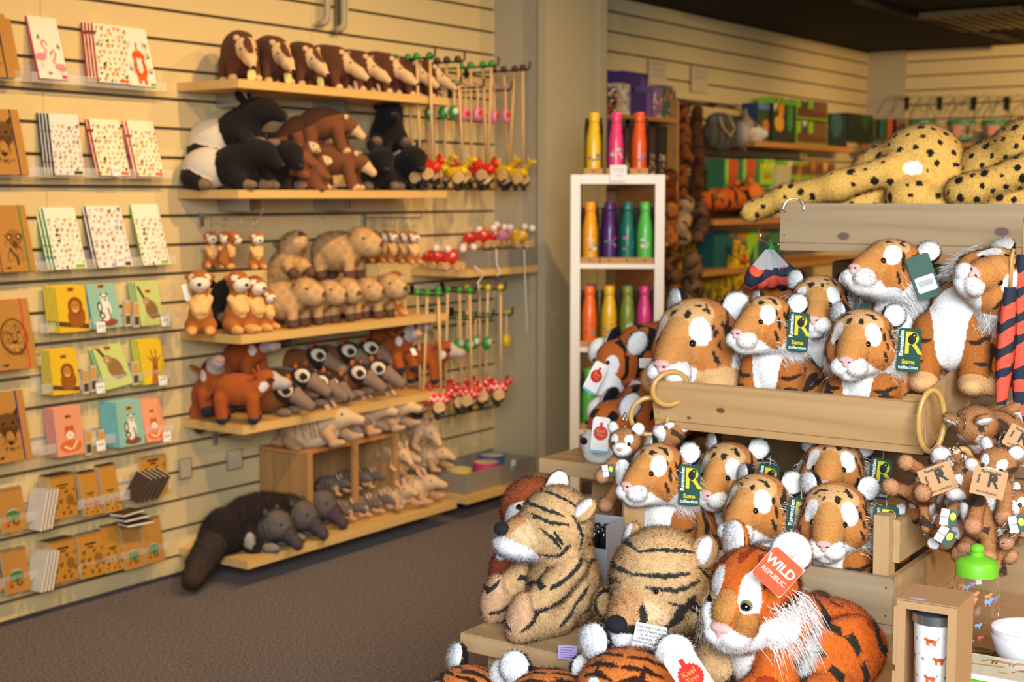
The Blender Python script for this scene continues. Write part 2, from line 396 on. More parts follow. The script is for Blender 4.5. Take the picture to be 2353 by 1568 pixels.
# ================================================================ the room
WALLC = mat('cream_slatwall', 'dcc591', .38, bump=(30, .03)); GROOVE = mat('groove_shadow_gap', '6b5a40', .7)
GREYP = mat('grey_beige_paint', 'b5a888', .55); DARKC = mat('black_ceiling', '0d0a08', .9)
CARPET = mat('brown_grey_carpet', '7d6b60', 1.0, var=(110, '40363200'[:6]), bump=(350, .9), sheen=.1)
def slat(mb, a0, a1, wall, axis, z1=3.0, seams=()):
    """planks with open grooves every 10 cm; axis 'X' runs along X at Y=wall"""
    zs = [0.0]+[.07+.1*k for k in range(int((z1-.07)/.1)+1)]+[z1]
    cuts = [a0]+list(seams)+[a1]
    for s0, s1 in zip(cuts[:-1], cuts[1:]):
        for i in range(len(zs)-1):
            za = zs[i]+(.0055 if i else 0); zb = zs[i+1]-.0055
            if zb-za < .01: continue
            if axis == 'X': mb.box(s0+.001, s1-.001, wall, wall+.012, za, zb)
            else: mb.box(wall, wall+.012, s0+.001, s1-.001, za, zb)
    if axis == 'X': mb.box(a0, a1, wall+.0121, wall+.03, 0, z1, 1)
    else: mb.box(wall+.0121, wall+.03, a0, a1, 0, z1, 1)
m = MB(); slat(m, .2, 5.29, 3.8, 'X', seams=(1.62, 2.86, 4.09)); slat(m, 5.76, 9.83, 3.8, 'X', 2.35)
struct(m.link('wall_left', [WALLC, GROOVE]))
m = MB(); slat(m, -3, 3.53, 9.85, 'Y', 2.35); struct(m.link('wall_back', [WALLC, GROOVE]))
m = MB(); m.box(5.29, 5.755, 3.5, 3.83, 0, 3.0); m.box(5.24, 5.29, 3.49, 3.53, 0, 3.0); m.box(5.69, 5.755, 3.49, 3.5, 0, 3.0); m.box(5.2, 6.3, 3.46, 3.83, 2.36, 2.9); struct(m.link('wall_pilaster', [GREYP]))
m = MB(); m.box(9.83, 9.88, 3.53, 3.8, 0, 2.35); struct(m.link('wall_corner', [GREYP]))
m = MB(); m.box(-4, 10, -3.2, -3.1, 0, 3.0); struct(m.link('wall_right', [GREYP]))
m = MB(); m.box(-4, 10.2, -3.2, 3.9, -.05, 0); struct(m.link('floor', [CARPET]))
m = MB(); m.box(-1, 6.25, -3.2, 3.9, 3.0, 3.1); struct(m.link('ceiling', [mat('upper_ceiling', '6a5c44', .9)]))
m = MB(); m.box(6.25, 10.2, -3.2, 3.9, 2.35, 2.45); m.box(6.25, 6.3, -3.2, 3.4, 2.4, 3.0); struct(m.link('ceiling_low', [DARKC]))
BEAM = mat('dark_beam', '33291a', .7)
a = on(1960, 0, Z=2.33); b = on(2340, 95, Z=2.33)
m = MB(); m.tube([a, b], .02, 4); struct(m.link('trim_1', [BEAM]))
m = MB(); m.box(.2, 5.29, 3.79, 3.80, 0, .012); struct(m.link('baseboard_left', [mat('dark_skirting', '3a3540', .8)]))
# ceiling light panel, far right
t = thing('ceiling_light_panel', 'dim slatted ceiling light panel in the black ceiling at the far right', 'ceiling light', on(2275, 40, Z=2.345))
m = MB(); m.box(-.42, .42, -.3, .3, -.02, 0); m.link('panel', [mat('dim_louvre', '4a3d24', .5)], t)
m = MB()
for k in range(9): m.box(-.40, .40, -.28+.066*k, -.262+.066*k, -.028, -.02)
m.box(-.43, -.41, -.3, .3, -.03, 0); m.link('louvre', [mat('louvre_metal', '8a744a', .4)], t)
# conduits running down the wall above the anteater shelf
PVC = mat('grey_plastic_conduit', 'a89c84', .5)
for k, (x0, x1, yb, lab) in enumerate(((768, 752, 62, 'left grey conduit pipe bending into the slatted wall, shorter of the pair'), (806, 790, 76, 'right grey conduit pipe hooking back to the wall above the anteaters'))):
    p = on(x0, yb-14, Y=3.72); q = on(x1, yb, Y=3.74)
    m = MB(); m.tube([(p.x, 3.755, 3.0), (p.x, 3.755, p.z+.03), (p.x-.004, 3.755, p.z+.008), (p.x-.018, 3.755, p.z-.006), (q.x-.01, 3.775, p.z-.012)], .0135, 12)
    tag(m.link('conduit_pipe', [PVC], smooth=True), lab, 'pipe')
m = MB(); a = on(781, 40, Y=3.78); m.box(a.x-.014, a.x+.014, 3.782, 3.799, a.z-.06, 2.999); tag(m.link('cable_trunking', [mat('dark_trunking', '7b6b4d', .6)]), 'narrow brown trunking strip between the two grey conduit pipes', 'trunking')
m = MB(); m.tube([on(798, -40, Y=3.765), on(800, 10, Y=3.765), on(796, 40, Y=3.765), on(778, 66, Y=3.765)], .004, 6); tag(m.link('cable', [mat('white_cable', 'c9c0a8', .5)]), 'thin white cable looping beside the grey conduit pipes', 'cable')

# ================================================================ wooden shelves on the wall
OAK = wood('light_oak_laminate', 'e0b877', 'd3a860', 0, rough=.45, scale=.7)
METAL = mat('brushed_bracket', 'b9b4a8', .35, metal=.8); CLEAR = mat('clear_acrylic', 'f4f1ea', .08, trans=.0, alpha=.22, spec=.8); 
CLEAR2 = mat('clear_acrylic_edge', 'cdb98f', .2, alpha=.55)
def shelf(lab, x0, x1, y0, top, br=()):
    t = thing('wall_shelf', lab, 'shelf', (x0, 3.8, top), group=None)
    m = MB(); m.box(0, x1-x0, y0-3.8, -.002, -.03, 0); m.link('board', [OAK], t, bevel=.0015)
    for b in br:
        m = MB(); m.box(b-x0-.012, b-x0+.012, -.16, -.002, -.075, -.031); m.link('bracket', [METAL], t)
        m = MB(); m.box(b-x0+.015, b-x0+.19, -.012, -.003, -.07, -.036); m.link('label_holder', [CLEAR2], t)
    return t
SH = {1: 1.728, 2: 1.36, 3: .868, 4: .557, 5: .10}
shelf('top wooden wall shelf carrying the row of toy anteaters', 3.41, 4.56, 3.5, SH[1], (3.6, 4.1))
shelf('second wooden wall shelf from the top, carrying the black tapirs', 3.40, 4.545, 3.5, SH[2], (3.6, 4.1))
shelf('third wooden wall shelf carrying meerkats and capybaras', 3.40, 4.54, 3.5, SH[3], (3.8,))
shelf('fourth wooden wall shelf carrying red hogs and masked coatis', 3.40, 4.54, 3.5, SH[4])
shelf('lowest long wooden shelf just above the carpet, carrying crates and giant anteater', 3.37, 4.55, 3.46, SH[5])
shelf('short wooden shelf with the red ladybird pull-along toys', 4.68, 5.2, 3.5, 1.035)
shelf('short bottom shelf right of the crates with a grey tray', 4.62, 5.22, 3.46, .10)
# ================================================================ soft toy tigers
OR = 'c87f3e'; ORD = 'b56a2c'; TAN = 'dfae74'; WH = 'f4f2ee'; BK = '231d1b'; PINK = 'eeb6ae'; STR = '352a22'
GREEN = mat('green_card', '1d4a3a', .55); CREAMC = mat('white_card', 'f0eeea', .5); YEL = mat('yellow_print', 'd9c92a', .5); WHP = mat('white_print', 'eef0ec', .5)
KRAFT = mat('kraft_card', 'bf9468', .8, bump=(200, .1)); KPR = mat('dark_kraft_print', '3b3128', .7); REDP = mat('red_print', 'd8402c', .5); BLP = mat('black_print', '1b1a1a', .6)
def card(wd, ht, th, m, name, parent, M, r_=.004):
    mb = MB(); v = []
    for (cx, cy, a0) in ((wd/2-r_, ht/2-r_, 0), (-wd/2+r_, ht/2-r_, 90), (-wd/2+r_, -ht/2+r_, 180), (wd/2-r_, -ht/2+r_, 270)):
        for k in range(4): a = R(a0+30*k); v.append((cx+r_*math.cos(a), cy+r_*math.sin(a)))
    n = len(v); mb.add([(x, y, 0) for x, y in v]+[(x, y, th) for x, y in v], [tuple(range(n))[::-1], tuple(range(n, 2*n))]+[(i, (i+1) % n, n+(i+1) % n, n+i) for i in range(n)])
    return link(name, mb.mesh(name, [m]), parent, M=M)
def green_tag(parent, M, s=1., m=None, ink=None, white=None, back=False):
    c = card(.044*s, .084*s, .0008, m or GREEN, 'swing_tag', parent, M, .006*s); z = .0012
    if back:
        b = card(.036*s, .03*s, .0004, WHP, 'barcode_label', c, TR(0, -.014*s, z)); mb = MB()
        for k in range(14): mb.box(-.013*s+k*.0019*s, -.013*s+k*.0019*s+.0009*s, -.004*s, .007*s, .0005, .0008)
        mb.link('barcode', [BLP], b); return c
    text('R', .060*s, ink or YEL, c, TR(.0065*s, .012*s, z), .0008, 'logo_letter')
    mb = MB(); mb.ball((0, 0, 0), (.0075*s, .0095*s, .0008), n=16); mb.ball((.004*s, .008*s, 0), (.0055*s, .005*s, .0008), n=12); mb.link('logo_bird', [BLP], c, M=TR(.0045*s, .021*s, z+.0006))
    mb = MB(); mb.ball((0, 0, 0), (.0018*s, .0018*s, .0006), n=8); mb.link('bird_eye', [ink or YEL], c, M=TR(.0085*s, .029*s, z+.0016))
    text('Ravensden', .0115*s, white or WHP, c, TR(-.0145*s, .013*s, z, 0, 0, 90), .0003)
    text('Suma', .0115*s, ink or YEL, c, TR(0, -.0225*s, z), .0004); text('collection', .0095*s, white or WHP, c, TR(0, -.033*s, z), .0002)
    mb = MB(); mb.tube([(0, .038*s, .001), (0, .046*s, -.004), (-.003*s, .056*s, -.012)], .0005, 4); mb.link('tag_loop', [WHP], c)
    return c
def head_tiger(g, A, s=1.0, tan=False, wide=1.0):
    """head of the soft tigers, centred on the skull, looking along +x"""
    o = OR; h = lambda *v: tuple(x*s for x in v)
    g.e(h(0, 0, 0), h(.060, .066*wide, .058), o); g.e(h(.012, 0, .022), h(.046, .052, .036), TAN)
    g.e(h(.060, 0, -.005), h(.056, .033, .030), 'c98a48', (0, 15, 0)); g.e(h(.045, 0, .012), h(.050, .026, .03), 'cf9350', (0, 26, 0))
    for q in (-1, 1):
        g.e(h(.028, q*.042, -.020), h(.034, .027, .030), o); g.e(h(.096, q*.016, -.033), h(.024, .022, .019), WH, k=.005)
        g.e(h(.0, q*.05, -.034), h(.032, .026, .034), WH)
        g.patch(h(.05, q*.037, .024), h(.032, .0155, .024), WH, (q*14, -18, q*12))
    g.e(h(.080, 0, -.051), h(.029, .026, .016), WH, k=.008); g.e(h(.03, 0, -.045), h(.04, .045, .024), WH)
    for q in (-1, 1):                                   # stripes
        g.stroke([h(.036, q*.050, .042), h(.038, q*.058, .018), h(.041, q*.064, -.008)], 0.0051*s, STR); g.stroke([h(.020, q*.060, .034), h(.018, q*.068, .0), h(.024, q*.069, -.036)], 0.0062*s, STR)
        g.stroke([h(.050, q*.056, -.012), h(.046, q*.064, -.034)], 0.0043*s, STR); g.stroke([h(.052, q*.002, .050), h(.046, q*.018, .054), h(.036, q*.030, .054)], 0.0037*s, STR); g.stroke([h(.030, q*.004, .060), h(.024, q*.022, .060), h(.016, q*.038, .054)], 0.0043*s, STR)
        g.stroke([h(.04, q*.012, .056), h(.055, q*.014, .043)], 0.0065*s, STR); g.stroke([h(.005, q*.02, .062), h(.026, q*.034, .054), h(.026, q*.045, .044)], 0.0054*s, STR)
        g.stroke([h(-.01, q*.05, .045), h(.010, q*.058, .022), h(.014, q*.063, .0)], 0.0056*s, STR); g.stroke([h(.028, q*.062, -.006), h(.006, q*.07, -.022), h(.012, q*.066, -.04)], 0.0056*s, STR)
        g.stroke([h(.03, q*.056, .008), h(.012, q*.066, -.004)], 0.0047*s, STR); g.stroke([h(-.02, q*.06, .02), h(-.01, q*.068, -.01)], 0.0062*s, STR)
        g.stroke([h(.10, q*.03, -.026), h(.101, q*.031, -.024)], .0012*s, BK)
    g.stroke([h(.119, 0, -.032), h(.112, 0, -.045)], .0014*s, '8c7468')
    g.fn(lambda L, C, s=s: np.where(((np.sin(L[:, 1]*900/s)*np.sin(L[:, 2]*820/s+1) > .86) & (L[:, 0] > .07*s) & (L[:, 2] < -.022*s) & (L[:, 2] > -.045*s) & (np.abs(L[:, 1]) > .012*s))[:, None], lin('8a8078'), C))
    M0 = g.M.copy(); A['s'] = s
    A['nose'] = M0 @ TR(*h(.113, 0, -.016)); A['ears'] = [M0 @ TR(*h(-.024, q*.055, .040), q*-40, -14, q*30) for q in (-1, 1)]
    A['eyes'] = [M0 @ TR(*h(.067, q*.030, .008), 0, 0, q*20) for q in (-1, 1)]; A['jaw'] = [M0 @ TR(*h(.0, q*.062, -.03)) for q in (-1, 1)]
_part = {}
def tiger_bits(t, A, eyes='half', earfur=900):
    s = A['s']; key = ('nose', s)
    if key not in _part:
        g = Rig(.004*s); g.e((0, 0, .002*s), (.008*s, .0145*s, .0075*s), PINK); g.e((.003*s, 0, -.007*s), (.006*s, .006*s, .006*s), PINK)
        g.patch((.008*s, .0085*s, -.001*s), (.004*s, .004*s, .0022*s), BK); g.patch((.008*s, -.0085*s, -.001*s), (.004*s, .004*s, .0022*s), BK); _part[key] = g.build('nose', 26, VEL)
        g = Rig(.006*s); g.e((0, 0, .006*s), (.008*s, .0205*s, .0215*s), WH); g.fn(lambda L, C, s=s: np.where((L[:, 0] < -.0005*s)[:, None], lin(BK), C)); g.e((-.003*s, 0, .004*s), (.008*s, .0235*s, .0245*s), BK)
        _part[('ear', s)] = g.build('ear', 30, fur=earfur*5, flen=.006*s, fwid=.0005, comb=(.1, 0, .3))
    link('nose', _part[key], t, M=A['nose'])
    for M in A['ears']: link('ear', _part[('ear', s)], t, M=M)
    for M in A['eyes']: link('eye', eye_mesh(.0068*s, '3a2a1a'), t, M=M)
def fluff(t, Ms, n, ln, wid, colr='f2efe9', down=-.5, back=-.7, seed=3, name='cheek_ruff', spread=.02, out=.5, s=1.):
    rng = np.random.RandomState(seed); V = []; T = []
    for q, M in zip((-1, 1), Ms):
        Rm = np.array(M.to_3x3()); o = np.array(M.translation); P = rng.normal(0, spread, (n, 3))*np.array([.8, .35, 1.0])
        D = np.array([back, q*out, down])+rng.normal(0, .22, (n, 3)); D /= np.linalg.norm(D, axis=1)[:, None]; L = ln*rng.uniform(.5, 1.2, n)
        sd = np.cross(D, rng.normal(0, 1, (n, 3))); sd /= np.linalg.norm(sd, axis=1)[:, None]; b = len(V) and sum(len(x) for x in V)
        mid = P+D*L[:, None]*.55+np.array([0, 0, .1*ln]); tip = P+D*L[:, None]+np.array([0, 0, -.12*ln])
        pts = np.concatenate([P-sd*wid, P+sd*wid, mid+sd*wid*.8, mid-sd*wid*.8, tip]) @ Rm.T+o
        a = np.arange(n)+b; V.append(pts); T.append((np.stack([a, a+n, a+2*n, a+3*n], -1), np.stack([a+3*n, a+2*n, a+4*n], -1)))
    V = np.concatenate(V); F = [tuple(r_) for q in T for r_ in q[0]]+[tuple(r_) for q in T for r_ in q[1]]
    me = mesh(name, V, F, [PLUSH], smooth=True, colr=np.tile(lin(colr), (len(V), 1))*rng.uniform(.92, 1.05, (len(V), 1))); return link(name, me, t)
def stripes_fn(freq=70, thr=.72, axis=(0, 0, 1), amp=.9, seed=0., dark=STR, zmin=-9, cond=None, lines=None):
    ax = np.array(axis, float)
    def f(L, C):
        u = L @ ax; w_ = np.sin(L[:, 0]*41+seed)*np.cos(L[:, 1]*47+seed*2)*amp+np.sin(L[:, 1]*93+L[:, 2]*61+seed)*.35*amp
        br = np.sin(L[:, 0]*63+L[:, 2]*57+seed*3)*np.sin(L[:, 1]*71+seed)+.35
        m = (np.sin(u*freq+w_*2.2+seed) > thr) & (br > 0) & (L[:, 2] > zmin) & (C.mean(1) < .62)
        if cond is not None: m &= cond(L)
        D = C.copy(); D[m] = lin(dark); return D
    return f
def sitting_tiger(lab, loc, rz, yaw=0, pitch=0, roll=0, s=1.0, hz=.235, seed=1, fur=42000, res=104, group=None, tagback=False, rot=None, hs=1.0, notag=False, ruff=3600, tagat=None, slim=1.0, tagrot=0, tagside=1, arms=0, hy=0):
    """local +x is the chest side; hz is the height of the middle of the head"""
    t = thing('soft_toy_tiger', lab, 'soft toy tiger', loc, rz, group, rot)
    g = Rig(.018*s); h = lambda *v: tuple(x*s for x in v); A = {}; jit = random.Random(seed); n = hz/s-.048
    g.e(h(-.062, 0, .068), h(.072, .070, .068), OR); g.c(h(-.04, 0, .085), h(-.005, 0, n-.02), .062*s, .047*s, OR); g.e(h(.020, 0, n*.66), h(.042, .044*slim, n*.42), WH)
    g.patch(h(.062, 0, n*.70), h(.062, .030, n*.50), WH); g.fn(stripes_fn(62/s, .80, (.5, 0, 1), .7, seed*1.7, cond=lambda L: (L[:, 0] < .03*s)))
    for q in (-1, 1):
        g.c(h(.022, q*.042, n*.68), h(.046, q*.046, .028), .030*s, .026*s, ORD); g.e(h(.064, q*.047, .020), h(.034, .026, .020), TAN)
        g.e(h(-.035, q*.062, .052), h(.058, .032, .050), OR); g.c(h(.0, q*.078, .02), h(.045, q*.088, .018), .022*s, .020*s, TAN)
        if arms: g.c(h(.03, q*.04, n*.62), h(.075, q*.05, n*.42), .027*s, .026*s, ORD); g.e(h(.09, q*.05, n*.38), h(.030, .026, .026), OR)
        g.stroke([h(.03, q*.078, n*.62), h(.065, q*.055, n*.56), h(.07, q*.03, n*.58)], .005*s, STR); g.stroke([h(.05, q*.078, .06), h(.08, q*.05, .066)], .0045*s, STR)
        g.stroke([h(-.05, q*.1, .08), h(-.01, q*.1, .075), h(.02, q*.095, .06)], .006*s, STR)
    g.c(h(-.11, .02, .03), h(-.12, .09, .022), .02*s, .018*s, OR); g.c(h(-.12, .09, .022), h(-.06, .125, .02), .018*s, .018*s, OR)
    H = TR(0, hy, hz-.045*s, roll, -pitch, yaw) @ TR(*h(.030, 0, .045))
    g.set(H); head_tiger(g, A, s*hs); g.set(Matrix())
    link('body', g.build('body', res, fur=fur, flen=.0052*s, fwid=.00042, comb=(0, 0, -.55), seed=seed), t); tiger_bits(t, A)
    if ruff: fluff(t, A['jaw'], ruff, .031*s, .0005*s, seed=seed, spread=.017*s, down=-.75)
    if not notag:
        P = (H @ TR(*h(.022, tagside*.096, -.012))).translation if tagat is None else Vector(tagat)
        green_tag(t, Matrix.Translation(P) @ Euler((R(90), 0, R(90))).to_matrix().to_4x4() @ TR(0, 0, 0, jit.uniform(-6, 6), tagside*12+jit.uniform(-6, 6), tagrot+jit.uniform(-9, 2)), s*1.0, back=tagback)
    return t
# ================================================================ the tiger stand: bench, table, crates
PINE = wood('pine_board', 'd0aa76', 'bb8f5a', 1, rough=.6, knots=[(0, .14, .055, .009), (0, .22, .03, .005)], ring='6e4a30')
PINEX = wood('pine_board_lengthwise', 'c9a777', 'b48d5b', 0, rough=.6)
PINEZ = wood('pine_post', 'cba574', 'ba925e', 2, rough=.6)
PINE2 = wood('weathered_pine_board', 'b9a281', 'a28865', 1, rough=.6, knots=[(0, -.165, .05, .022)], ring='4a3826')
PINE3 = wood('grey_pine_board', 'b49b78', '9c8260', 1, rough=.6, knots=[(0, .155, .035, .013), (0, -.05, .012, .013), (0, -.20, .05, .014)], ring='6c5348')
BENCHW = wood('bench_wood', 'c9a679', 'b68f5f', 1, rough=.55)
NAIL = mat('nail_head', '3c3a3a', .4, metal=.6)
def crate(lab, x, y0, y1, z, d, tilt, fm, high=False, split=False, fh=.092):
    """front faces -x; local origin at the middle of the front bottom edge"""
    t = thing('wooden_crate', lab, 'crate', (x, (y0+y1)/2, z), rot=(0, R(-tilt), 0)); w_ = (y1-y0)/2
    MB().box(0, .016, -w_, w_, .018, .018+fh).link('front_board', [fm], t, bevel=.0012)
    MB().box(d-.016, d, -w_, w_, .018, .018+fh).link('back_board', [PINE2], t, bevel=.0012)
    n = 6; g = (d-.004)/n
    for k in range(n): MB().box(k*g, k*g+g-.010, -w_+.001, w_-.001, 0, .0165).link('floor_slat', [fm if k == 0 else BENCHW], t, bevel=.001)
    for q in (-1, 1):
        a, b = sorted((q*w_, q*(w_-.014))); MB().box(.017, d-.017, a, b, .018, .018+fh-.001).link('side_board', [PINEX], t, bevel=.0012)
        if high: MB().box(.035, d-.017, a, b, .018+fh+.022, .018+fh+.022+fh*.92).link('side_board', [PINEX], t, bevel=.0012)
        for px in (.0175, d-.052):
            a, b = sorted((q*(w_-.0145), q*(w_-.046))); MB().box(px, px+.034, a, b, .018, .018+fh*(2.25 if high else 1.0)+.001).link('corner_post', [PINEZ], t, bevel=.001)
        for zz in (.035, .018+fh-.02):
            m = MB(); m.ball((0, 0, 0), (.0006, .0018, .0018), n=8); m.link('nail', [NAIL], t, M=TR(-.0004, q*(w_-.012), zz))
    return t
LOWC = crate('lowest wooden crate with a drop front, holding five seated tigers', 2.6, .930, 1.549, .5, .425, 1.5, PINE2, high=True)
MIDC = crate('middle wooden crate tipped towards the front, full of tigers, rings on its corners', 2.8, .945, 1.565, .818, .50, 12, PINE)
TOPC = crate('topmost wooden crate of the stand, with the spotted big cats', 3.1, .78, 1.405, 1.213, .55, -2, PINE3)
# front bench and back table
t = thing('bench', 'low pale wooden bench in front, with the tan tigers on it', 'bench', (2.135, 1.618, .5))
MB().box(0, .89, -1.9, 0, -.035, 0).link('bench_top', [BENCHW], t, bevel=.002)
for yy in (-.04, -1.8):
    for xx in (.035, .8): MB().box(xx, xx+.062, yy-.062, yy, -.5, -.036).link('leg', [PINEZ], t, bevel=.002)
MB().box(.14, .16, -1.79, -.105, -.16, -.036).link('apron', [BENCHW], t); MB().box(.14, .16, -1.79, -.105, -.27, -.175).link('apron', [BENCHW], t)
for k in range(3): MB().box(.05, .09, -1.8, -.105, -.31-.06*k, -.27-.06*k).link('rail', [BENCHW], t)
t = thing('table', 'higher pale wooden table behind, at the left end of the tiger stand', 'table', (3.035, 2.04, .66))
MB().box(0, .52, -2.0, 0, -.038, 0).link('table_top', [BENCHW], t, bevel=.002); MB().box(.53, .95, -2.0, 0, -.038, 0).link('table_top', [BENCHW], t, bevel=.002)
for yy in (-.10, -1.85):
    for xx in (.10, .8): MB().box(xx, xx+.07, yy-.07, yy, -.66, -.039).link('leg', [PINEZ], t, bevel=.002)
MB().box(.13, .15, -1.8, -.28, -.24, -.039).link('apron', [BENCHW], t); MB().box(.13, .15, -1.8, -.28, -.44, -.25).link('apron', [BENCHW], t); MB().box(.13, .15, -1.8, -.28, -.62, -.45).link('apron', [BENCHW], t)
# lowest step in front of the bench, carrying the orange tigers
t = thing('step_bench', 'low wooden step in front of the bench with orange tigers', 'bench', (1.62, 1.75, .16))
MB().box(0, .48, -1.75, 0, -.03, 0).link('bench_top', [BENCHW], t)
for yy in (-.02, -1.68):
    for xx in (.03, .38): MB().box(xx, xx+.05, yy-.05, yy, -.16, -.031).link('leg', [PINEZ], t)
# risers behind the crates
RISE = wood('dark_riser_board', '8d7454', '77603f', 1, rough=.7, knots=[(0, -.3, .05, .02)])
t = thing('wooden_riser', 'boarded wooden riser on the table that props up the tipped middle crate', 'riser', (3.2, 1.25, .66))
for k in range(2): MB().box(0, .016, -.31, .31, .004+.085*k, .082+.085*k).link('front_board', [RISE], t)
for q in (-1, 1): MB().box(.017, .24, min(q*.31, q*.292), max(q*.31, q*.292), 0, .2).link('side_board', [PINEX], t)
t = thing('wooden_riser', 'tall boarded wooden riser behind the middle crate, holding the topmost crate', 'riser', (3.46, 1.09, .66))
for k in range(6): MB().box(0, .016, -.36, .33, .004+.086*k, .082+.086*k).link('front_board', [RISE], t)
for q in (-.36, .312): MB().box(.017, .32, q, q+.018, 0, .515).link('side_board', [PINEX], t)
# ================================================================ tigers in the crates
lowz = lambda X: .5175+(X-2.6)*math.tan(R(1.5)); midz = lambda X: .836+(X-2.8)*math.tan(R(12))
def seat(lab, px, py, X, fl, head, **k):
    """sits on the crate floor fl(X) with the middle of its head where the photo shows it; head = compass heading of the face"""
    p = on(px, py, X=X); s = k.get('s', 1.0); z = fl(X)+k.pop('lift', 0); k['hz'] = max(.13*s, p.z-z); b = k.pop('body', 180); k['yaw'] = head-b
    c = Vector((math.cos(R(b)), math.sin(R(b)), 0))*.02*s+Vector((-math.sin(R(b)), math.cos(R(b)), 0))*k.get('hy', 0); k.setdefault('hs', .95)
    return sitting_tiger(lab, (p.x-c.x, p.y-c.y, z), R(b), **k)
G1 = 'seated tigers in the lowest crate'; G2 = 'seated tigers in the middle crate'
seat('seated tiger at the left front of the lowest crate beside the left post', 1530, 1083, 2.70, lowz, 168, s=1.04, seed=1, group=G1)
seat('tiger in the back of the lowest crate, between the left and centre ones', 1692, 1068, 2.88, lowz, 176, s=1.06, seed=2, group=G1, pitch=-12)
seat('seated tiger in the middle of the front row of the lowest crate', 1762, 1152, 2.70, lowz, 172, s=1.08, seed=3, group=G1, pitch=-6)
seat('tiger at the back of the lowest crate, nose hidden behind the right front tiger', 1915, 1072, 2.88, lowz, 192, s=1.04, seed=4, group=G1)
seat('seated tiger at the right front of the lowest crate beside the right post', 1923, 1162, 2.68, lowz, 190, s=1.06, seed=5, group=G1, pitch=-14)
seat('seated tiger directly in front of the big lying tiger in the middle crate', 1778, 742, 2.90, midz, 166, s=1.02, seed=6, group=G2)
seat('seated tiger at the right front of the middle crate with a square-on green tag', 1988, 770, 2.90, midz, 184, s=1.08, seed=7, group=G2, pitch=-10)
seat('half hidden tiger behind the two front tigers of the middle crate, barcode tag', 1880, 688, 3.03, midz, 196, s=1.02, seed=8, group=G2, pitch=-8, tagback=True)
seat('tall tiger sitting upright at the back of the middle crate, chin raised', 2065, 628, 3.02, midz, 158, s=1.12, seed=9, group=G2, pitch=12, lift=.035, tagback=True, arms=1, tagrot=28, body=190)
seat('tiger slumped sideways at the right end of the middle crate, head tipped over', 2250, 628, 2.99, midz, 182, s=1.08, seed=10, group=G2, roll=-52, pitch=14, hy=.05, lift=.05, notag=True, body=190)
# big lying tiger
def lying_tiger(lab, loc, rz, s=1.0, yaw=0, pitch=0, hz=.15, seed=1, fur=50000, res=120):
    t = thing('soft_toy_tiger', lab, 'soft toy tiger', loc, rz, None); h = lambda *v: tuple(x*s for x in v); g = Rig(.02*s); A = {}
    g.c(h(-.02, 0, .075), h(-.20, -.01, .085), .062*s, .075*s, OR); g.e(h(-.21, -.015, .125), h(.09, .08, .09), ORD); g.e(h(.01, 0, .07), h(.05, .05, .06), WH)
    for q in (-1, 1):
        g.c(h(.0, q*.052, .045), h(.05, q*.054, .034), .032*s, .030*s, OR); g.e(h(.066, q*.056, .034), h(.036, .034, .030), TAN)
        g.e(h(-.22, q*.075, .055), h(.075, .035, .055), OR); g.c(h(-.19, q*.095, .022), h(-.11, q*.1, .02), .024*s, .022*s, TAN)
    g.c(h(-.29, 0, .05), h(-.33, .07, .025), .022*s, .02*s, OR)
    g.fn(stripes_fn(48/s, .78, (1, .2, .5), 1.0, 2.2, cond=lambda L: L[:, 0] < -.0))
    H = TR(0, 0, hz-.04*s, 0, -pitch, yaw) @ TR(*h(.035, 0, .04)); g.set(H); head_tiger(g, A, s, wide=1.05); g.set(Matrix())
    link('body', g.build('body', res, fur=fur, flen=.0052*s, fwid=.00045, seed=seed), t); tiger_bits(t, A); fluff(t, A['jaw'], 700, .03*s, .0005*s, seed=seed, spread=.014*s)
    P = (H @ TR(*h(-.03, .078, -.0))).translation; green_tag(t, Matrix.Translation(P) @ Euler((R(90), 0, R(90))).to_matrix().to_4x4() @ TR(0, 0, 0, 0, 5, -6), .92); return t
p = on(1650, 756, X=3.0); lying_tiger('largest tiger, lying at the left of the middle crate beside smaller seated ones', (p.x-.0, p.y+.01, midz(2.92)), R(170), 1.42, yaw=4, pitch=-12, hz=p.z-midz(2.92), seed=11)

# ================================================================ spotted big cats in the top crate
SPOT = 'e6b55a'; SPK = '241c19'
def spotted(lab, px, py, X, mirror, prims, white, seed, spots=150):
    p = on(px, py, X=X); t = thing('soft_toy_cheetah', lab, 'soft toy cheetah', (p.x, p.y, p.z), R(-90)); g = Rig(.022); rr = random.Random(seed)
    for q in prims: (g.c(*q[1:], SPOT) if q[0] == 'c' else g.e(q[1], q[2], SPOT))
    lo, hi = g.bounds()
    G = np.array([[rr.uniform(lo[i], hi[i]) for i in range(3)] for _ in range(spots*60)]); d = np.min([g.dist1(q, G) for q in g.p], axis=0); G = G[np.abs(d) < .006]; kept = np.full((1, 3), 9.)
    for v in G:
        if ((kept-v)**2).sum(1).min() > .026**2: kept = np.vstack([kept, v]); r_ = rr.uniform(.004, .0105); g.patch(tuple(v), (r_, r_*1.1, r_*rr.uniform(.8, 1.4)), SPK)
    for c, r_ in white: g.patch(c, r_, 'f6f1ea')
    link('body', g.build('body', 130, fur=52000, flen=.0075, fwid=.0005, comb=(-.3, 0, -.4), seed=seed), t); return t
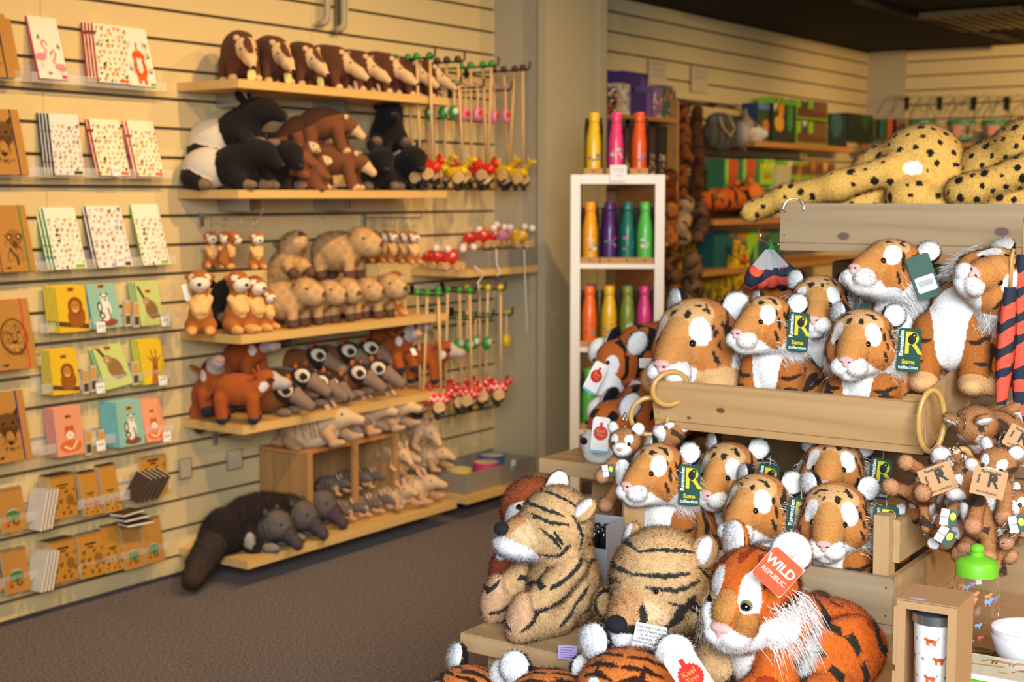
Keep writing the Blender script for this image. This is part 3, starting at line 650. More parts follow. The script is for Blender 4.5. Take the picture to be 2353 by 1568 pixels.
spotted('spotted cheetah soft toy slumped in the top crate, one leg hanging over its left end', 2090, 470, 3.34, 1,
        [('e', (.02, .02, .085), (.105, .10, .105)), ('e', (-.075, .03, .06), (.085, .09, .085)), ('e', (.10, .03, .03), (.07, .09, .085)), ('e', (.05, -.01, .0), (.13, .09, .05)),
         ('c', (-.02, -.075, .082), (-.14, -.10, .045), .034, .032), ('c', (-.14, -.10, .045), (-.27, -.10, .018), .032, .028), ('c', (-.27, -.10, .018), (-.365, -.10, -.018), .028, .026), ('e', (-.12, 0, .0), (.09, .08, .05)), ('e', (.03, -.08, .02), (.055, .04, .045))],
        [((.035, -.085, .085), (.022, .03, .017)), ((-.065, -.075, .10), (.03, .02, .005))], 5)
spotted('second spotted cheetah soft toy, cut off by the right edge, in the top crate', 2300, 470, 3.36, 1,
        [('e', (.06, .02, .10), (.10, .10, .10)), ('e', (-.03, .02, .06), (.085, .09, .09)), ('c', (.10, -.09, .085), (-.02, -.11, .04), .036, .034), ('e', (-.05, -.11, .03), (.045, .036, .038)), ('e', (.05, -.02, 0), (.12, .09, .05))], [((-.01, -.1, .07), (.012, .02, .008))], 8)
# ================================================================ soft toys on the bench
def facing(t, P, spin=0, a=-66, lean=86):
    return t.matrix_basis.inverted() @ Matrix.Translation(P) @ Euler((R(lean), 0, R(a))).to_matrix().to_4x4() @ TR(0, 0, 0, 0, 0, spin)
def bits(t, eyes=(), nose=None, ears=(), er=.006, ring=None):
    for M in eyes: link('eye', eye_mesh(er, ring), t, M=M)
# -- big orange tiger with the orange diamond tag
def orange_tiger(lab, loc, rz, s=1., yaw=0, pitch=0, hz=.2, seed=1, full=True, fur=60000, o='d2661f', wild=False, roll=0):
    plain = not wild
    t = thing('soft_toy_tiger', lab, 'soft toy tiger', loc, rz); h = lambda *v: tuple(x*s for x in v); g = Rig(.016*s); A = {}; RU = 'a23a14'
    if full:
        g.e(h(-.11, 0, .062), h(.105, .082, .066), o); g.c(h(-.08, 0, .075), h(-.01, 0, .12), .06*s, .055*s, o); g.e(h(.03, 0, .085), h(.035, .045, .085), WH)
        g.patch(h(.075, 0, .085), h(.07, .030, .10), 'f4f1ee')
        for q in (-1, 1):
            g.c(h(.0, q*.055, .11), h(.04, q*.062, .035), .036*s, .032*s, o); g.e(h(.062, q*.064, .024), h(.046, .034, .025), o)
            g.e(h(-.10, q*.078, .06), h(.075, .036, .062), o); g.c(h(-.05, q*.10, .022), h(.015, q*.108, .02), .028*s, .026*s, o)
            for k in range(3): g.stroke([h(.098, q*(.05+.014*k), .03), h(.108, q*(.05+.014*k), .015)], .0016*s, '7a3010')
        g.fn(stripes_fn(104/s, .66, (1, 0, -.35), .8, 1.3, cond=lambda L: L[:, 0] < .05))
        if wild: g.fn(lambda L, C: np.where(((np.sin(L[:, 0]*52+L[:, 2]*20)*np.sin(L[:, 1]*44+1)*np.sin(L[:, 2]*47) > .45) & (C[:, 0] > .4) & (C[:, 2] < .1))[:, None], lin(RU), C))
    H = TR(0, 0, hz-.04*s, roll, -pitch, yaw) @ TR(*h(.025, 0, .04)); g.set(H)
    g.e((0, 0, .006*s), h(.068, .072, .064), o)
    g.e(h(.052, 0, -.012), h(.046, .036, .033), o)
    for q in (-1, 1):
        g.e(h(.070, q*.030, -.020), h(.021, .0195, .023), 'b87a3c', k=.004*s); g.patch(h(.085, 0, .0), h(.04, .022, .022), 'c68a48', (0, 25, 0)); g.e(h(.080, q*.017, -.045), h(.024, .022, .017), WH); g.e(h(.01, q*.052, -.046), h(.042, .03, .028), WH)
        g.patch(h(.054, q*.032, .020), h(.040, .0155, .034), 'f6f4f2', (q*8, -14, 0))
        for a in ([(.02, .03, .067), (.04, .035, .058)], [(.0, .066, .035), (.035, .062, .028)], [(-.01, .072, .0), (.03, .068, -.006)], [(-.03, .06, .045), (-.02, .07, .02), (.0, .074, -.02)], [(.03, .058, .035), (.045, .05, .03)]): g.stroke([h(x, q*y, z) for x, y, z in a], .0042*s, '3a1d12')
        if wild: g.stroke([h(.01, q*.025, .07), h(.03, q*.04, .06), h(.03, q*.05, .05)], .008*s, RU)
        else:
            for k in range(5): g.stroke([h(.055-.022*k, q*.004, .060+.012*math.sin(k)), h(.045-.022*k, q*.03, .066-.004*k), h(.035-.02*k, q*.052, .05)], .0042*s, '3a1d12')
    if wild: g.stroke([h(.0, 0, .074), h(.04, .0, .064)], .008*s, RU)
    g.e(h(.06, 0, -.062), h(.034, .032, .018), WH); g.e(h(.02, 0, -.055), h(.05, .05, .024), WH)
    g.set(Matrix()); link('body', g.build('body', 130, fur=fur, flen=.0065*s, fwid=.0005, seed=seed), t)
    n = Rig(.004*s); n.e((0, 0, 0), h(.012, .019, .010), PINK); n.e(h(.001, 0, -.010), h(.009, .008, .009), PINK); link('nose', n.build('nose', 24, VEL), t, M=H @ TR(*h(.094, 0, -.028)))
    for q in (-1, 1):
        er = 1.0 if wild else .74; e = Rig(.006*s); e.e((0, 0, .008*s), h(.010, .030*er, .030*er), 'f6f4f2'); e.fn(lambda L, C, s=s: np.where((L[:, 0] < -.001*s)[:, None], lin(o if wild else BK), C)); e.e(h(-.004, 0, .006), h(.009, .0325*er, .0325*er), '2a1a14')
        link('ear', e.build('ear', 34, fur=4000, flen=.006*s, seed=2), t, M=H @ TR(*h(-.02, q*.052, .060), q*-30, -12, q*22))
        link('eye', eye_mesh(.0105*s, '7c7440'), t, M=H @ TR(*h(.068, q*.031, .004), 0, 0, q*26))
    J = [H @ TR(*h(.005, q*.062, -.045)) for q in (-1, 1)]
    if full: fluff(t, J, 5200 if wild else 1400, .055*s, .0006*s, down=-.9, back=-.30, seed=4, spread=.022*s, out=.25)
    if wild:
        wh = fluff(t, [H @ TR(*h(-.012, q*.06, .06)) for q in (-1, 1)], 26, .045, .0004, 'c9895a', down=.3, back=-.8, seed=6, name='whisker_tuft', spread=.006)
        M = facing(t, on(1787, 1314, X=2.07), -40)
        c = card(.060, .060, .001, mat('orange_card', 'e8501f', .6), 'swing_tag', t, M, .006); link('tag_edge', MB().box(-.0305, .0305, -.0305, .0305, -.0008, -.0001).mesh('e', [WHP]), c)
        text('WILD', .0215, WHP, c, TR(-.001, .008, .0014), .0005); text('REPUBLIC.', .011, WHP, c, TR(.001, -.010, .0014), .0)
    return t, H
p = on(1728, 1345, X=2.17); BZ = .5005
orange_tiger('large bright orange tiger sitting on the bench with an orange diamond tag', (p.x+.02, p.y-.02, BZ), R(155), 1.07, yaw=14, pitch=-8, hz=p.z-BZ, seed=21, wild=True)
p = on(1466, 1592, X=2.02); t, H = orange_tiger('orange striped tiger in front of the bench, only the top of its head in view', (p.x, p.y, .1605), R(190), 1.30, yaw=0, pitch=-8, hz=p.z-.1605, seed=22, full=True, fur=70000, o='d67a34')
# red seal tag of that tiger
SEAL = mat('cream_card', 'f3ebe2', .5); RSEAL = mat('red_foil', 'cf2f24', .35)
def seal_tag(t, M, s=1.):
    c = card(.05*s, .10*s, .0008, SEAL, 'swing_tag', t, M, .012*s); mb = MB(); n = 40
    mb.lathe([(.0001, .0012), (.019*s, .0012), (.019*s, .0002)], 32); v = [((.0215 if k % 2 else .019)*s*math.cos(2*math.pi*k/n), (.0215 if k % 2 else .019)*s*math.sin(2*math.pi*k/n), .0010) for k in range(n)]
    mb.add(v, [tuple(range(n))]); mb.box(-.004*s, .004*s, .019*s, .030*s, .0003, .0014); mb.link('red_seal', [RSEAL], c, M=TR(0, .005*s, .0006))
    text('Keel', .013*s, mat('gold_print', 'e3b04a', .4), c, TR(0, .011*s, .0022)); text('Toys', .011*s, mat('gold_print', 'e3b04a', .4), c, TR(0, -.0*s, .0022))
    MB().box(-.024*s, .024*s, -.0495*s, -.043*s, .0003, .0012).link('blue_strip', [mat('sky_blue_print', '6fb4cf', .5)], c); return c
P = on(1588, 1562, X=1.98); seal_tag(t, facing(t, on(1592, 1560, X=1.90), 35), 1.0)
P = on(1545, 1500, X=2.0)
for px, py, sd, lab in ((1105, 1625, 23, 'orange striped tiger at the bottom edge, left of the bench leg'), (1265, 1632, 24, 'orange striped tiger at the bottom edge, between bench leg and larger orange tiger')):
    p = on(px, py, X=2.0); orange_tiger(lab, (p.x, p.y, .1605), R(200), 1.15, yaw=-30 if sd == 23 else 10, pitch=0, hz=p.z-.1605, seed=sd, full=True, fur=30000, o='d67a34')
# -- sandy fluffy tigers with black noses
SAND = 'd3ab78'; SANDL = 'e2c193'
def sandy(lab, loc, rz, pose, seed):
    t = thing('soft_toy_tiger', lab, 'soft toy tiger', loc, rz); g = Rig(.018); A = {}
    pose(g, A)
    for q in (1,): g.fn(stripes_fn(135, .74, A['ax'], .75, seed*.7, dark='33302a', cond=A['cond']))
    def mott(L, C):
        n = np.sin(L[:, 0]*190+np.sin(L[:, 2]*130)*2)*np.sin(L[:, 1]*170+L[:, 2]*90); D = C*(1+.10*n[:, None]); return D
    g.fn(mott)
    link('body', g.build('body', 135, fur=60000, flen=.0085, fwid=.0006, comb=(0, 0, -.4), seed=seed), t)
    g2 = Rig(.006); g2.e((0, 0, 0), (.017, .021, .014), '1f2024'); g2.e((-.002, 0, -.008), (.011, .009, .012), '1f2024'); link('nose', g2.build('nose', 26, mat('black_felt', '1d1f24', .9)), t, M=A['nose'])
    for M in A['ears']:
        e = Rig(.006); e.e((0, 0, 0), (.011, .024, .031), SAND); e.e((.007, 0, .002), (.007, .012, .024), 'f1ecf2'); link('ear', e.build('ear', 34, fur=2500, flen=.007), t, M=M)
    for M in A['eyes']: link('eye', eye_mesh(.0045), t, M=M)
    c = card(A['tag'][1], A['tag'][2], .0006, CREAMC, 'care_label', t, A['tag'][0] if not A.get('txt') else facing(t, on(1492, 1468, X=2.10), -8, -66, 70), .002)
    if A.get('txt'):
        for k, s_ in enumerate(('CONFORMS TO BRITISH', 'SAFETY STANDARDS', 'BS EN 71-1/2/3', 'WARNING - THIS', 'PRODUCT CAN CAUSE', 'BURNS')): text(s_, .0052, BLP, c, TR(0, .017-.0065*k, .0009), .0001)
    return t, c
def sand_head(g, A, s=1., H=Matrix()):
    h = lambda *v: tuple(x*s for x in v); g.set(H)
    g.e(h(0, 0, 0), h(.070, .072, .080), SAND); g.e(h(.045, 0, -.026), h(.058, .045, .040), SANDL); g.patch(h(.09, 0, -.008), h(.05, .026, .020), 'd09c68', (0, 25, 0))
    g.e(h(.068, 0, -.050), h(.046, .042, .024), 'f2eef2', k=.006); g.patch(h(.075, 0, -.062), h(.05, .06, .024), 'f2eef2', (0, 12, 0))
    for q in (-1, 1):
        for a, r_ in (([(.045, .0, .062), (.02, .04, .062), (-.01, .058, .055)], .0035), ([(.062, .0, .035), (.045, .045, .035), (.02, .068, .035)], .0038), ([(.06, .02, .02), (.04, .055, .015), (.005, .074, .02)], .0036), ([(.052, .050, .0), (.03, .066, -.012), (.01, .074, -.03)], .0034), ([(.03, .066, .0), (.01, .074, -.02)], .004), ([(.0, .073, .04), (-.03, .066, .0), (-.03, .06, -.04)], .004)):
            g.stroke([h(x, q*y, z) for x, y, z in a], r_*s, '35332d')
    A['nose'] = H @ TR(*h(.108, 0, -.020), 0, 20, 0); A['ears'] = [H @ TR(*h(-.022, q*.062, .05), q*-20, -25, q*30) for q in (-1, 1)]; A['eyes'] = [H @ TR(*h(.064, q*.038, .018)) for q in (-1, 1)]
    g.set(Matrix())
def pose_sit(g, A):
    g.e((-.01, 0, .085), (.082, .085, .092), SAND); g.e((-.01, 0, .15), (.066, .068, .06), SAND)
    for q in (-1, 1):
        g.c((.03, q*.06, .04), (.11, q*.078, .034), .040, .040, SAND); g.e((.128, q*.080, .050), (.024, .038, .056), 'dcae84', (0, -12, 0)); g.c((.0, q*.072, .15), (.07, q*.078, .088), .030, .034, SAND); g.patch((.155, q*.080, .052), (.014, .028, .044), 'e4b892', (0, -12, 0))
    A['ax'] = (.5, .2, 1); A['cond'] = lambda L: (L[:, 2] < .20)
    sand_head(g, A, 1.16, TR(.012, 0, .222, 0, -14, 0)); A['tag'] = (TR(.095, -.035, .165, 70, 0, -60) @ TR(0, 0, 0, 0, 0, -35), .03, .05)
p = on(1262, 1440, X=2.26); t, c = sandy('sandy fluffy tiger sitting on the left end of the bench, seen from its side', (p.x+.03, p.y-.005, BZ), R(146), pose_sit, 31); t.scale = (.88,)*3
c2 = card(.034, .026, .0006, mat('lilac_label', 'b9a9dc', .6), 'sewn_label', t, facing(t, on(1304, 1500, X=2.13)), .001)
for k in range(5): MB().box(-.013, .013-.003*(k % 2), -.0005, .0005, 0, .0003).link('print_line', [mat('violet_print', '6e5aa8', .6)], c2, M=TR(0, .009-.0045*k, .0007))
def pose_lie(g, A):
    g.e((-.10, 0, .07), (.10, .085, .075), SAND); g.e((-.02, 0, .09), (.07, .075, .07), SAND)
    g.c((.0, .085, .08), (.07, .15, .045), .036, .034, SAND); g.e((.085, .165, .034), (.038, .036, .034), SAND); g.c((-.04, -.07, .07), (.02, -.15, .06), .036, .040, SAND); g.e((.05, -.09, .03), (.05, .036, .030), SANDL)
    g.e((.06, -.105, .032), (.03, .022, .026), 'dcae84'); g.c((-.06, .06, .05), (.02, .14, .03), .04, .038, SAND); g.e((.035, .155, .030), (.04, .038, .032), SAND)
    A['ax'] = (.9, .5, .3); A['cond'] = lambda L: (L[:, 2] < .135) | (L[:, 0] < -.04)
    sand_head(g, A, 1.30, TR(.035, -.012, .134, 0, 8, 8)); A['tag'] = (TR(.150, .02, .035, 62, 0, 80) @ TR(0, 0, 0, 0, 0, -12), .055, .048); A['txt'] = True
p = on(1525, 1400, X=2.25); sandy('sandy fluffy tiger lying on the bench with its black nose hanging low', (p.x+.02, p.y-.02, BZ), R(166), pose_lie, 32)
# -- two striped tigers piled on the back table at the left
def pile_tiger(lab, px, py, X, z, rz, seed, headdown=True, s=1.0, tagat=None):
    p = on(px, py, X=X); t = thing('soft_toy_tiger', lab, 'soft toy tiger', (p.x, p.y, z), rz); g = Rig(.02); O2 = 'c8682a'
    g.c((-.06, 0, .115), (-.24, 0, .14), .070, .074, O2); g.e((-.27, 0, .12), (.075, .075, .085), O2); g.c((-.05, 0, .12), (.01, 0, .09), .065, .055, O2)
    g.e((.035, 0, .085), (.058, .062, .066), O2); g.e((.075, 0, .045), (.040, .048, .036), WH); g.e((.07, .01, .012), (.04, .045, .022), WH)
    g.c((-.06, -.06, .08), (.0, -.10, .10), .034, .032, O2); g.e((.005, -.115, .105), (.034, .034, .040), WH); g.c((-.08, .06, .06), (.0, .08, .025), .034, .03, O2); g.e((.01, .08, .022), (.038, .032, .022), WH)
    g.c((-.24, -.06, .06), (-.16, -.09, .03), .04, .034, O2); g.e((-.14, -.095, .026), (.04, .034, .024), WH)
    g.patch((.09, .04, .09), (.03, .02, .03), WH); g.patch((.09, -.04, .09), (.03, .02, .03), WH)
    g.fn(stripes_fn(92, .55, (1, .25, .35), .8, seed, dark='241d1a'))
    link('body', g.build('body', 120, fur=42000, flen=.006, fwid=.0005, seed=int(seed)), t)
    for q in (-1, 1):
        e = Rig(.006); e.e((0, 0, 0), (.010, .024, .034), WH); e.e((-.006, 0, .002), (.009, .026, .036), '1d1917'); link('ear', e.build('ear', 30, fur=3000), t, M=TR(.01, q*.058, .145, q*-35, -10, q*70))
        link('eye', eye_mesh(.006), t, M=TR(.088, q*.03, .095))
    n = Rig(.004); n.e((0, 0, 0), (.010, .017, .010), '1b1819'); link('nose', n.build('nose', 20, VEL), t, M=TR(.112, 0, .052))
    return t
t = pile_tiger('orange striped tiger with black ears lying on the left corner of the back table', 1430, 1000, 3.16, .6605, R(150), 3.0)
seal_tag(t, facing(t, on(1380, 1000, X=3.0), -5), .9)
t = pile_tiger('orange striped tiger lying on top of the one on the back table, behind', 1440, 900, 3.34, .80, R(158), 5.0)
seal_tag(t, facing(t, on(1368, 868, X=3.15), -32, -30), .85)
c = card(.06, .028, .0008, SEAL, 'swing_tag', t, facing(t, on(1495, 835, X=3.25), 0, -60, 60), .002)
# reddish brown plush behind the sandy tiger
def redpanda(g):
    return
t = thing('soft_toy_dog', 'rusty brown soft toy half hidden behind the sandy tiger on the bench', 'soft toy', (2.43, 1.665, BZ), R(176)); t.scale = (1.2,)*3; g = Rig(.018); RB = 'a5532a'
g.e((0, 0, .05), (.08, .05, .05), RB); g.c((.0, .04, .06), (.06, .06, .03), .03, .028, RB); g.e((.075, .065, .045), (.045, .036, .036), 'b7622f'); g.e((-.02, .0, .15), (.06, .055, .055), RB); g.e((.03, .02, .14), (.03, .03, .03), 'f0ece8'); g.c((-.02, 0, .09), (-.02, 0, .14), .04, .04, RB)
g.e((.05, .0, .07), (.02, .014, .04), 'f0ece8'); g.patch((-.01, .045, .17), (.012, .02, .03), BK); g.patch((.02, .045, .06), (.05, .012, .02), BK)
link('body', g.build('body', 90, fur=24000, flen=.007), t); link('eye', eye_mesh(.006), t, M=TR(.045, .02, .165))
e = Rig(.006); e.e((0, 0, 0), (.008, .02, .03), 'f0ece8'); e.e((-.006, 0, 0), (.008, .022, .033), BK); link('ear', e.build('ear', 26), t, M=TR(-.03, .045, .19, -20, 0, 60))
# ================================================================ rings, keyring tigers, things on the right of the bench
BAMB = mat('bamboo_ring', 'c79a55', .35, coat=.3); CHROME = mat('polished_chrome', 'd8dadd', .12, metal=1.0)
def ring_pts(c, r_, u, v, a0=0, a1=360, n=28):
    return [Vector(c)+u*r_*math.cos(R(a0+(a1-a0)*k/n))+v*r_*math.sin(R(a0+(a1-a0)*k/n)) for k in range(n+(0 if a1-a0 == 360 else 1))]
SC = RT; UZ = Vector((0, 0, 1))
def hoop(lab, px, py, X, r_, th, u=None, v=None, a0=0, a1=360):
    c = on(px, py, X=X); m = MB(); m.tube(ring_pts(c, r_, u or SC, v or UZ, a0, a1), th, 10, closed=(a1-a0 == 360)); return tag(m.link('bamboo_ring', [BAMB], smooth=True), lab, 'ring')
hoop('bamboo ring hooked over the left front corner of the middle crate', 1540, 893, 2.775, .037, .0060, SC*.9+Vector((.3, 0, .1)), UZ)
hoop('bamboo ring below the left corner of the middle crate, through keyring loops', 1492, 957, 2.775, .042, .0060, SC, UZ)
hoop('bamboo ring hanging at the right front corner of the middle crate', 2140, 968, 2.775, .062, .0060, SC*.33+Vector((.25, 0, 0)), UZ)
hoop('bamboo ring holding the bunch of keyring tigers, right of the middle crate', 2210, 1085, 2.72, .045, .0060, SC*.5, UZ)
m = MB(); c = on(1824, 480, X=3.09); m.tube(ring_pts(c, .024, SC, UZ, -10, 190), .0022, 8); tag(m.link('wire_hook', [CHROME], smooth=True), 'shiny wire hook arching over the left front corner of the top crate', 'hook')
m = MB(); m.tube([on(1745, 520, X=3.12), on(1747, 540, X=3.12), on(1753, 552, X=3.12), on(1768, 560, X=3.11), on(1790, 562, X=3.10)], .0022, 8); UH = tag(m.link('wire_hook', [CHROME], smooth=True), 'shiny wire hook at the left end of the top crate with folded umbrellas on it', 'hook')
# keyring tigers
KB = 'b27a4a'
_key = {}
def keyring_tiger(lab, px, py, X, rot, s=1., group=None, tagk='kraft', white=False, seed=1, hang=True, tp=None, th=None):
    p = on(px, py, X=X); t = thing('keyring_tiger', lab, 'keyring soft toy', p, group=group, rot=[R(a) for a in rot]); v = seed % 2
    if v not in _key:
        g = Rig(.008); g.c((0, 0, -.065), (0, 0, -.01), .024, .018, KB); g.e((.012, 0, -.045), (.016, .015, .034), WH); g.e((.002, 0, .018), (.028, .031, .027), KB); g.e((.024, 0, .008), (.018, .017, .014), WH)
        for q in (-1, 1): g.c((.004, q*.02, -.02), (.038, q*.034, -.05+.01*v), .0105, .012, KB); g.e((.043, q*.036, -.054+.01*v), (.013, .013, .013), 'c48d64'); g.c((0, q*.014, -.075), (.03, q*.03, -.10), .012, .0125, KB); g.e((.036, q*.032, -.104), (.015, .014, .013), 'c48d64'); g.patch((.022, q*.014, .028), (.014, .008, .009), WH)
        g.c((-.02, 0, -.075), (-.04, .02, -.11), .008, .008, KB); g.fn(stripes_fn(120, .78, (.2, .2, 1), .9, 1+v, cond=lambda L: L[:, 0] < .022, dark='4a3526'))
        _key[v] = (g.build('body', 90, fur=16000, flen=.0045, fwid=.0004, seed=3), None)
        e = Rig(.004); e.e((0, 0, 0), (.006, .011, .012), WH); e.e((-.003, 0, 0), (.005, .0125, .0135), KB); _key['ear'] = e.build('ear', 22, fur=600, flen=.004); n = Rig(.003); n.e((0, 0, 0), (.004, .006, .004), 'd99a90'); _key['nose'] = n.build('nose', 14, VEL)
    t.scale = (s, s, s); link('body', _key[v][0], t); link('nose', _key['nose'], t, M=TR(.041, 0, .012))
    for q in (-1, 1): link('ear', _key['ear'], t, M=TR(-.004, q*.025, .042, q*-25, 0, q*20)); link('eye', eye_mesh(.0042, '5a4a30'), t, M=TR(.0275, q*.015, .020))
    m = MB(); m.tube(ring_pts((0, 0, .062), .013, Vector((1, 0, 0)), UZ), .0011, 6, closed=True); m.tube([(0, 0, .04), (0, 0, .05)], .001, 5); m.link('split_ring', [CHROME], t, smooth=True)
    if tp is not None:
        M = facing(t, on(tp[0], tp[1], X=tp[2]), tp[3], -66, 80); k = 1/s
        if tagk == 'kraft':
            c = card(.068*k, .058*k, .0008*k, KRAFT, 'swing_tag', t, M, .002); text('R', .04*k, KPR, c, TR(.008*k, .004*k, .0012*k), .0006, 'logo_letter'); text('Ravensden', .0095*k, KPR, c, TR(0, .022*k, .0012*k), .0002); text('Suma', .0085*k, KPR, c, TR(-.022*k, .004*k, .0012*k, 0, 0, 90), .0003); text('eco collection', .0075*k, KPR, c, TR(0, -.021*k, .0012*k), .0001)
            mb = MB(); mb.ball((0, 0, 0), (.007*k, .006*k, .0007), n=14); mb.link('logo_bird', [KPR], c, M=TR(.009*k, .009*k, .0018*k))
        else:
            c = card(.030*k, .030*k, .0006*k, CREAMC, 'sewn_label', t, M, .001); MB().box(-.0, .015*k, -.015*k, .015*k, .0007*k, .0012*k).link('green_panel', [GREEN], c); m = MB(); m.ball((0, 0, 0), (.006*k, .008*k, .0006*k), n=10); m.link('yellow_mark', [YEL], c, M=TR(.007*k, .003*k, .0016*k)); text('Ravensden', .0048*k, GREEN, c, TR(-.007*k, 0, .0012*k), .0001)
    return t
GK = 'keyring tigers bunched on the bamboo ring'
for a in ((2165, 1080, 2.70, (0, -60, 165), 1.1, 'keyring tiger at the left of the bunch, face turned up, kraft tag in front', 'kraft', (2155, 1102, 2.60, 22)),
          (2225, 1125, 2.66, (8, 20, 150), 1.15, 'keyring tiger hanging lowest in the middle of the bunch, white muzzle to the left', 'kraft', (2272, 1110, 2.56, -12)),
          (2290, 1085, 2.70, (-12, 15, 175), 1.15, 'keyring tiger at the right of the bunch with its face towards the camera', None, None),
          (2255, 975, 2.82, (30, 80, 200), 1.35, 'keyring tiger on top of the bunch, lying on its back', 'kraft', (2342, 1010, 2.70, -28)),
          (2130, 1185, 2.72, (40, -40, 215), 1.0, 'keyring tiger at the lower left of the bunch, paws stretched out left', 'sewn', (2180, 1190, 2.58, -8)),
          (2190, 1240, 2.70, (60, -50, 240), .95, 'keyring tiger upside down at the bottom of the bunch', 'sewn', (2172, 1232, 2.6, -30)),
          (2330, 1180, 2.72, (-20, -20, 170), 1.0, 'keyring tiger at the lower right of the bunch, cut by the right edge', 'sewn', (2338, 1205, 2.62, 10)),
          (2160, 1150, 2.78, (70, -30, 190), 1.05, 'keyring tiger deep inside the bunch, just its brown legs showing', None, None)):
    keyring_tiger(a[5], a[0], a[1], a[2], a[3], a[4], GK, a[6], tp=a[7], seed=int(a[0]))
keyring_tiger('keyring tiger hanging from the left bamboo ring beside the back table', 1437, 1035, 2.72, (0, 5, 195), 1.15, None, 'sewn', tp=(1398, 1082, 2.66, 10), seed=3)
keyring_tiger('dark furred keyring tiger behind the left front tiger, under the middle crate', 1535, 1015, 2.80, (0, -30, 150), 1.1, None, seed=4)
m = MB()
for k, (x, y) in enumerate(((2305, 1232), (2320, 1218), (2340, 1205))): m.tube(ring_pts(on(x, y, X=2.64), .014, SC, UZ), .001, 6, closed=True)
tag(m.link('split_ring', [CHROME], smooth=True), 'loose chrome split rings hanging under the bunch of keyring tigers', 'key ring')
# hanging tiger-print scarves at the right and folded umbrellas at the left of the top crate
def scarf_mat(name, freq, dk):
    if name in MATS: return MATS[name]
    m_, nt, b = nodes(name); L = nt.links; tc = nt.nodes.new('ShaderNodeTexCoord'); wv = nt.nodes.new('ShaderNodeTexWave'); wv.bands_direction = 'Z'; wv.inputs['Scale'].default_value = freq; wv.inputs['Distortion'].default_value = 9; wv.inputs['Detail'].default_value = 3; wv.inputs['Detail Scale'].default_value = 1.2
    L.new(tc.outputs['Object'], wv.inputs['Vector']); r = nt.nodes.new('ShaderNodeValToRGB'); r.color_ramp.interpolation = 'CONSTANT'; r.color_ramp.elements[0].color = (*lin(dk), 1); r.color_ramp.elements[1].color = (*lin('e0553a'), 1); r.color_ramp.elements[1].position = .42
    L.new(wv.outputs['Fac'], r.inputs['Fac']); L.new(r.outputs['Color'], b.inputs['Base Color']); b.inputs['Roughness'].default_value = .8; MATS[name] = m_; return m_
SCM = scarf_mat('tiger_stripe_cloth', 5.5, '1c2438'); SCM2 = scarf_mat('jungle_print_cloth', 9, '3c4456')
for k, (x0, y0, x1, y1, w_, lab, mt) in enumerate(((2322, 660, 2300, 930, .018, 'tiger-striped folded cloth umbrella hanging at the right, left one of the pair', SCM), (2352, 585, 2345, 1000, .02, 'tiger-striped folded cloth umbrella hanging at the right edge of the picture', SCM))):
    a = on(x0, y0, X=2.93+.03*k); b = on(x1, y1, X=2.92+.03*k); t = thing('folded_umbrella', lab, 'umbrella', a); d = b-a; m = MB(); n = 14
    for j in range(n+1):
        f = j/n; r_ = w_*(.35+.65*math.sin(math.pi*(.15+.75*f)))
        for i in range(12): aa = 2*math.pi*i/12; rr = r_*(1+.22*math.sin(5*aa+f*3)); m.v.append(tuple(d*f+SC*rr*math.cos(aa)+Vector((SC.y*-1, SC.x, 0))*rr*.7*math.sin(aa)))
    for j in range(n):
        for i in range(12): m.f.append((j*12+i, j*12+(i+1) % 12, j*12+12+(i+1) % 12, j*12+12+i)); m.m.append(0)
    m.c = [(1, 1, 1)]*len(m.v); m.link('canopy', [mt], t, smooth=True); m = MB(); m.tube([(0, 0, -.01), (0, 0, .06), (.008, 0, .075), (.02, 0, .07)], .004, 8); m.link('handle', [BAMB], t, smooth=True)
    if k == 1: c = card(.06, .045, .0006, KRAFT, 'swing_tag', t, facing(t, on(2335, 1035, X=2.9), -30), .002); text('R', .03, KPR, c, TR(0, 0, .001), .0006)
    else: card(.05, .028, .0006, mat('grey_card', 'b7b7b4', .5), 'swing_tag', t, facing(t, on(2320, 968, X=2.92), 15), .002)
GU = 'folded tiger umbrellas on the wire hook'
for k in range(5):
    a = on(1768, 563, X=3.105-.004*k); b = on(1722+26*k, 655, X=3.10+.03*k); t = thing('folded_umbrella', ('leftmost', 'second from left', 'middle', 'fourth from left', 'rightmost')[k]+' of the small striped umbrellas with grey card sleeves on the hook', 'umbrella', a, group=GU); d = b-a
    m = MB(); u = SC*.9+Vector((.3*(k-2), 0, 0)); u.normalize(); q = [d*.12+u*.004, d*.12-u*.004, d*.62-u*.022, d*.62+u*.022]; th = Vector((-.0015, 0, 0)); m.add(q+[x+th for x in q], [(0, 1, 2, 3), (7, 6, 5, 4), (0, 4, 5, 1), (2, 6, 7, 3), (1, 5, 6, 2), (3, 7, 4, 0)]); m.link('card_sleeve', [mat('grey_card', 'b7b7b4', .5)], t)
    m = MB(); m.tube([d*.58, d*.7, d*.9, d*1.06], [.018, .021, .019, .012], 9); m.link('canopy', [SCM], t, smooth=True); m = MB(); m.tube([Vector((0, 0, .012)), d*.05+u*.006, d*.14], .0012, 5); m.link('green_tie', [mat('green_cord', '3fa04a', .5)], t)
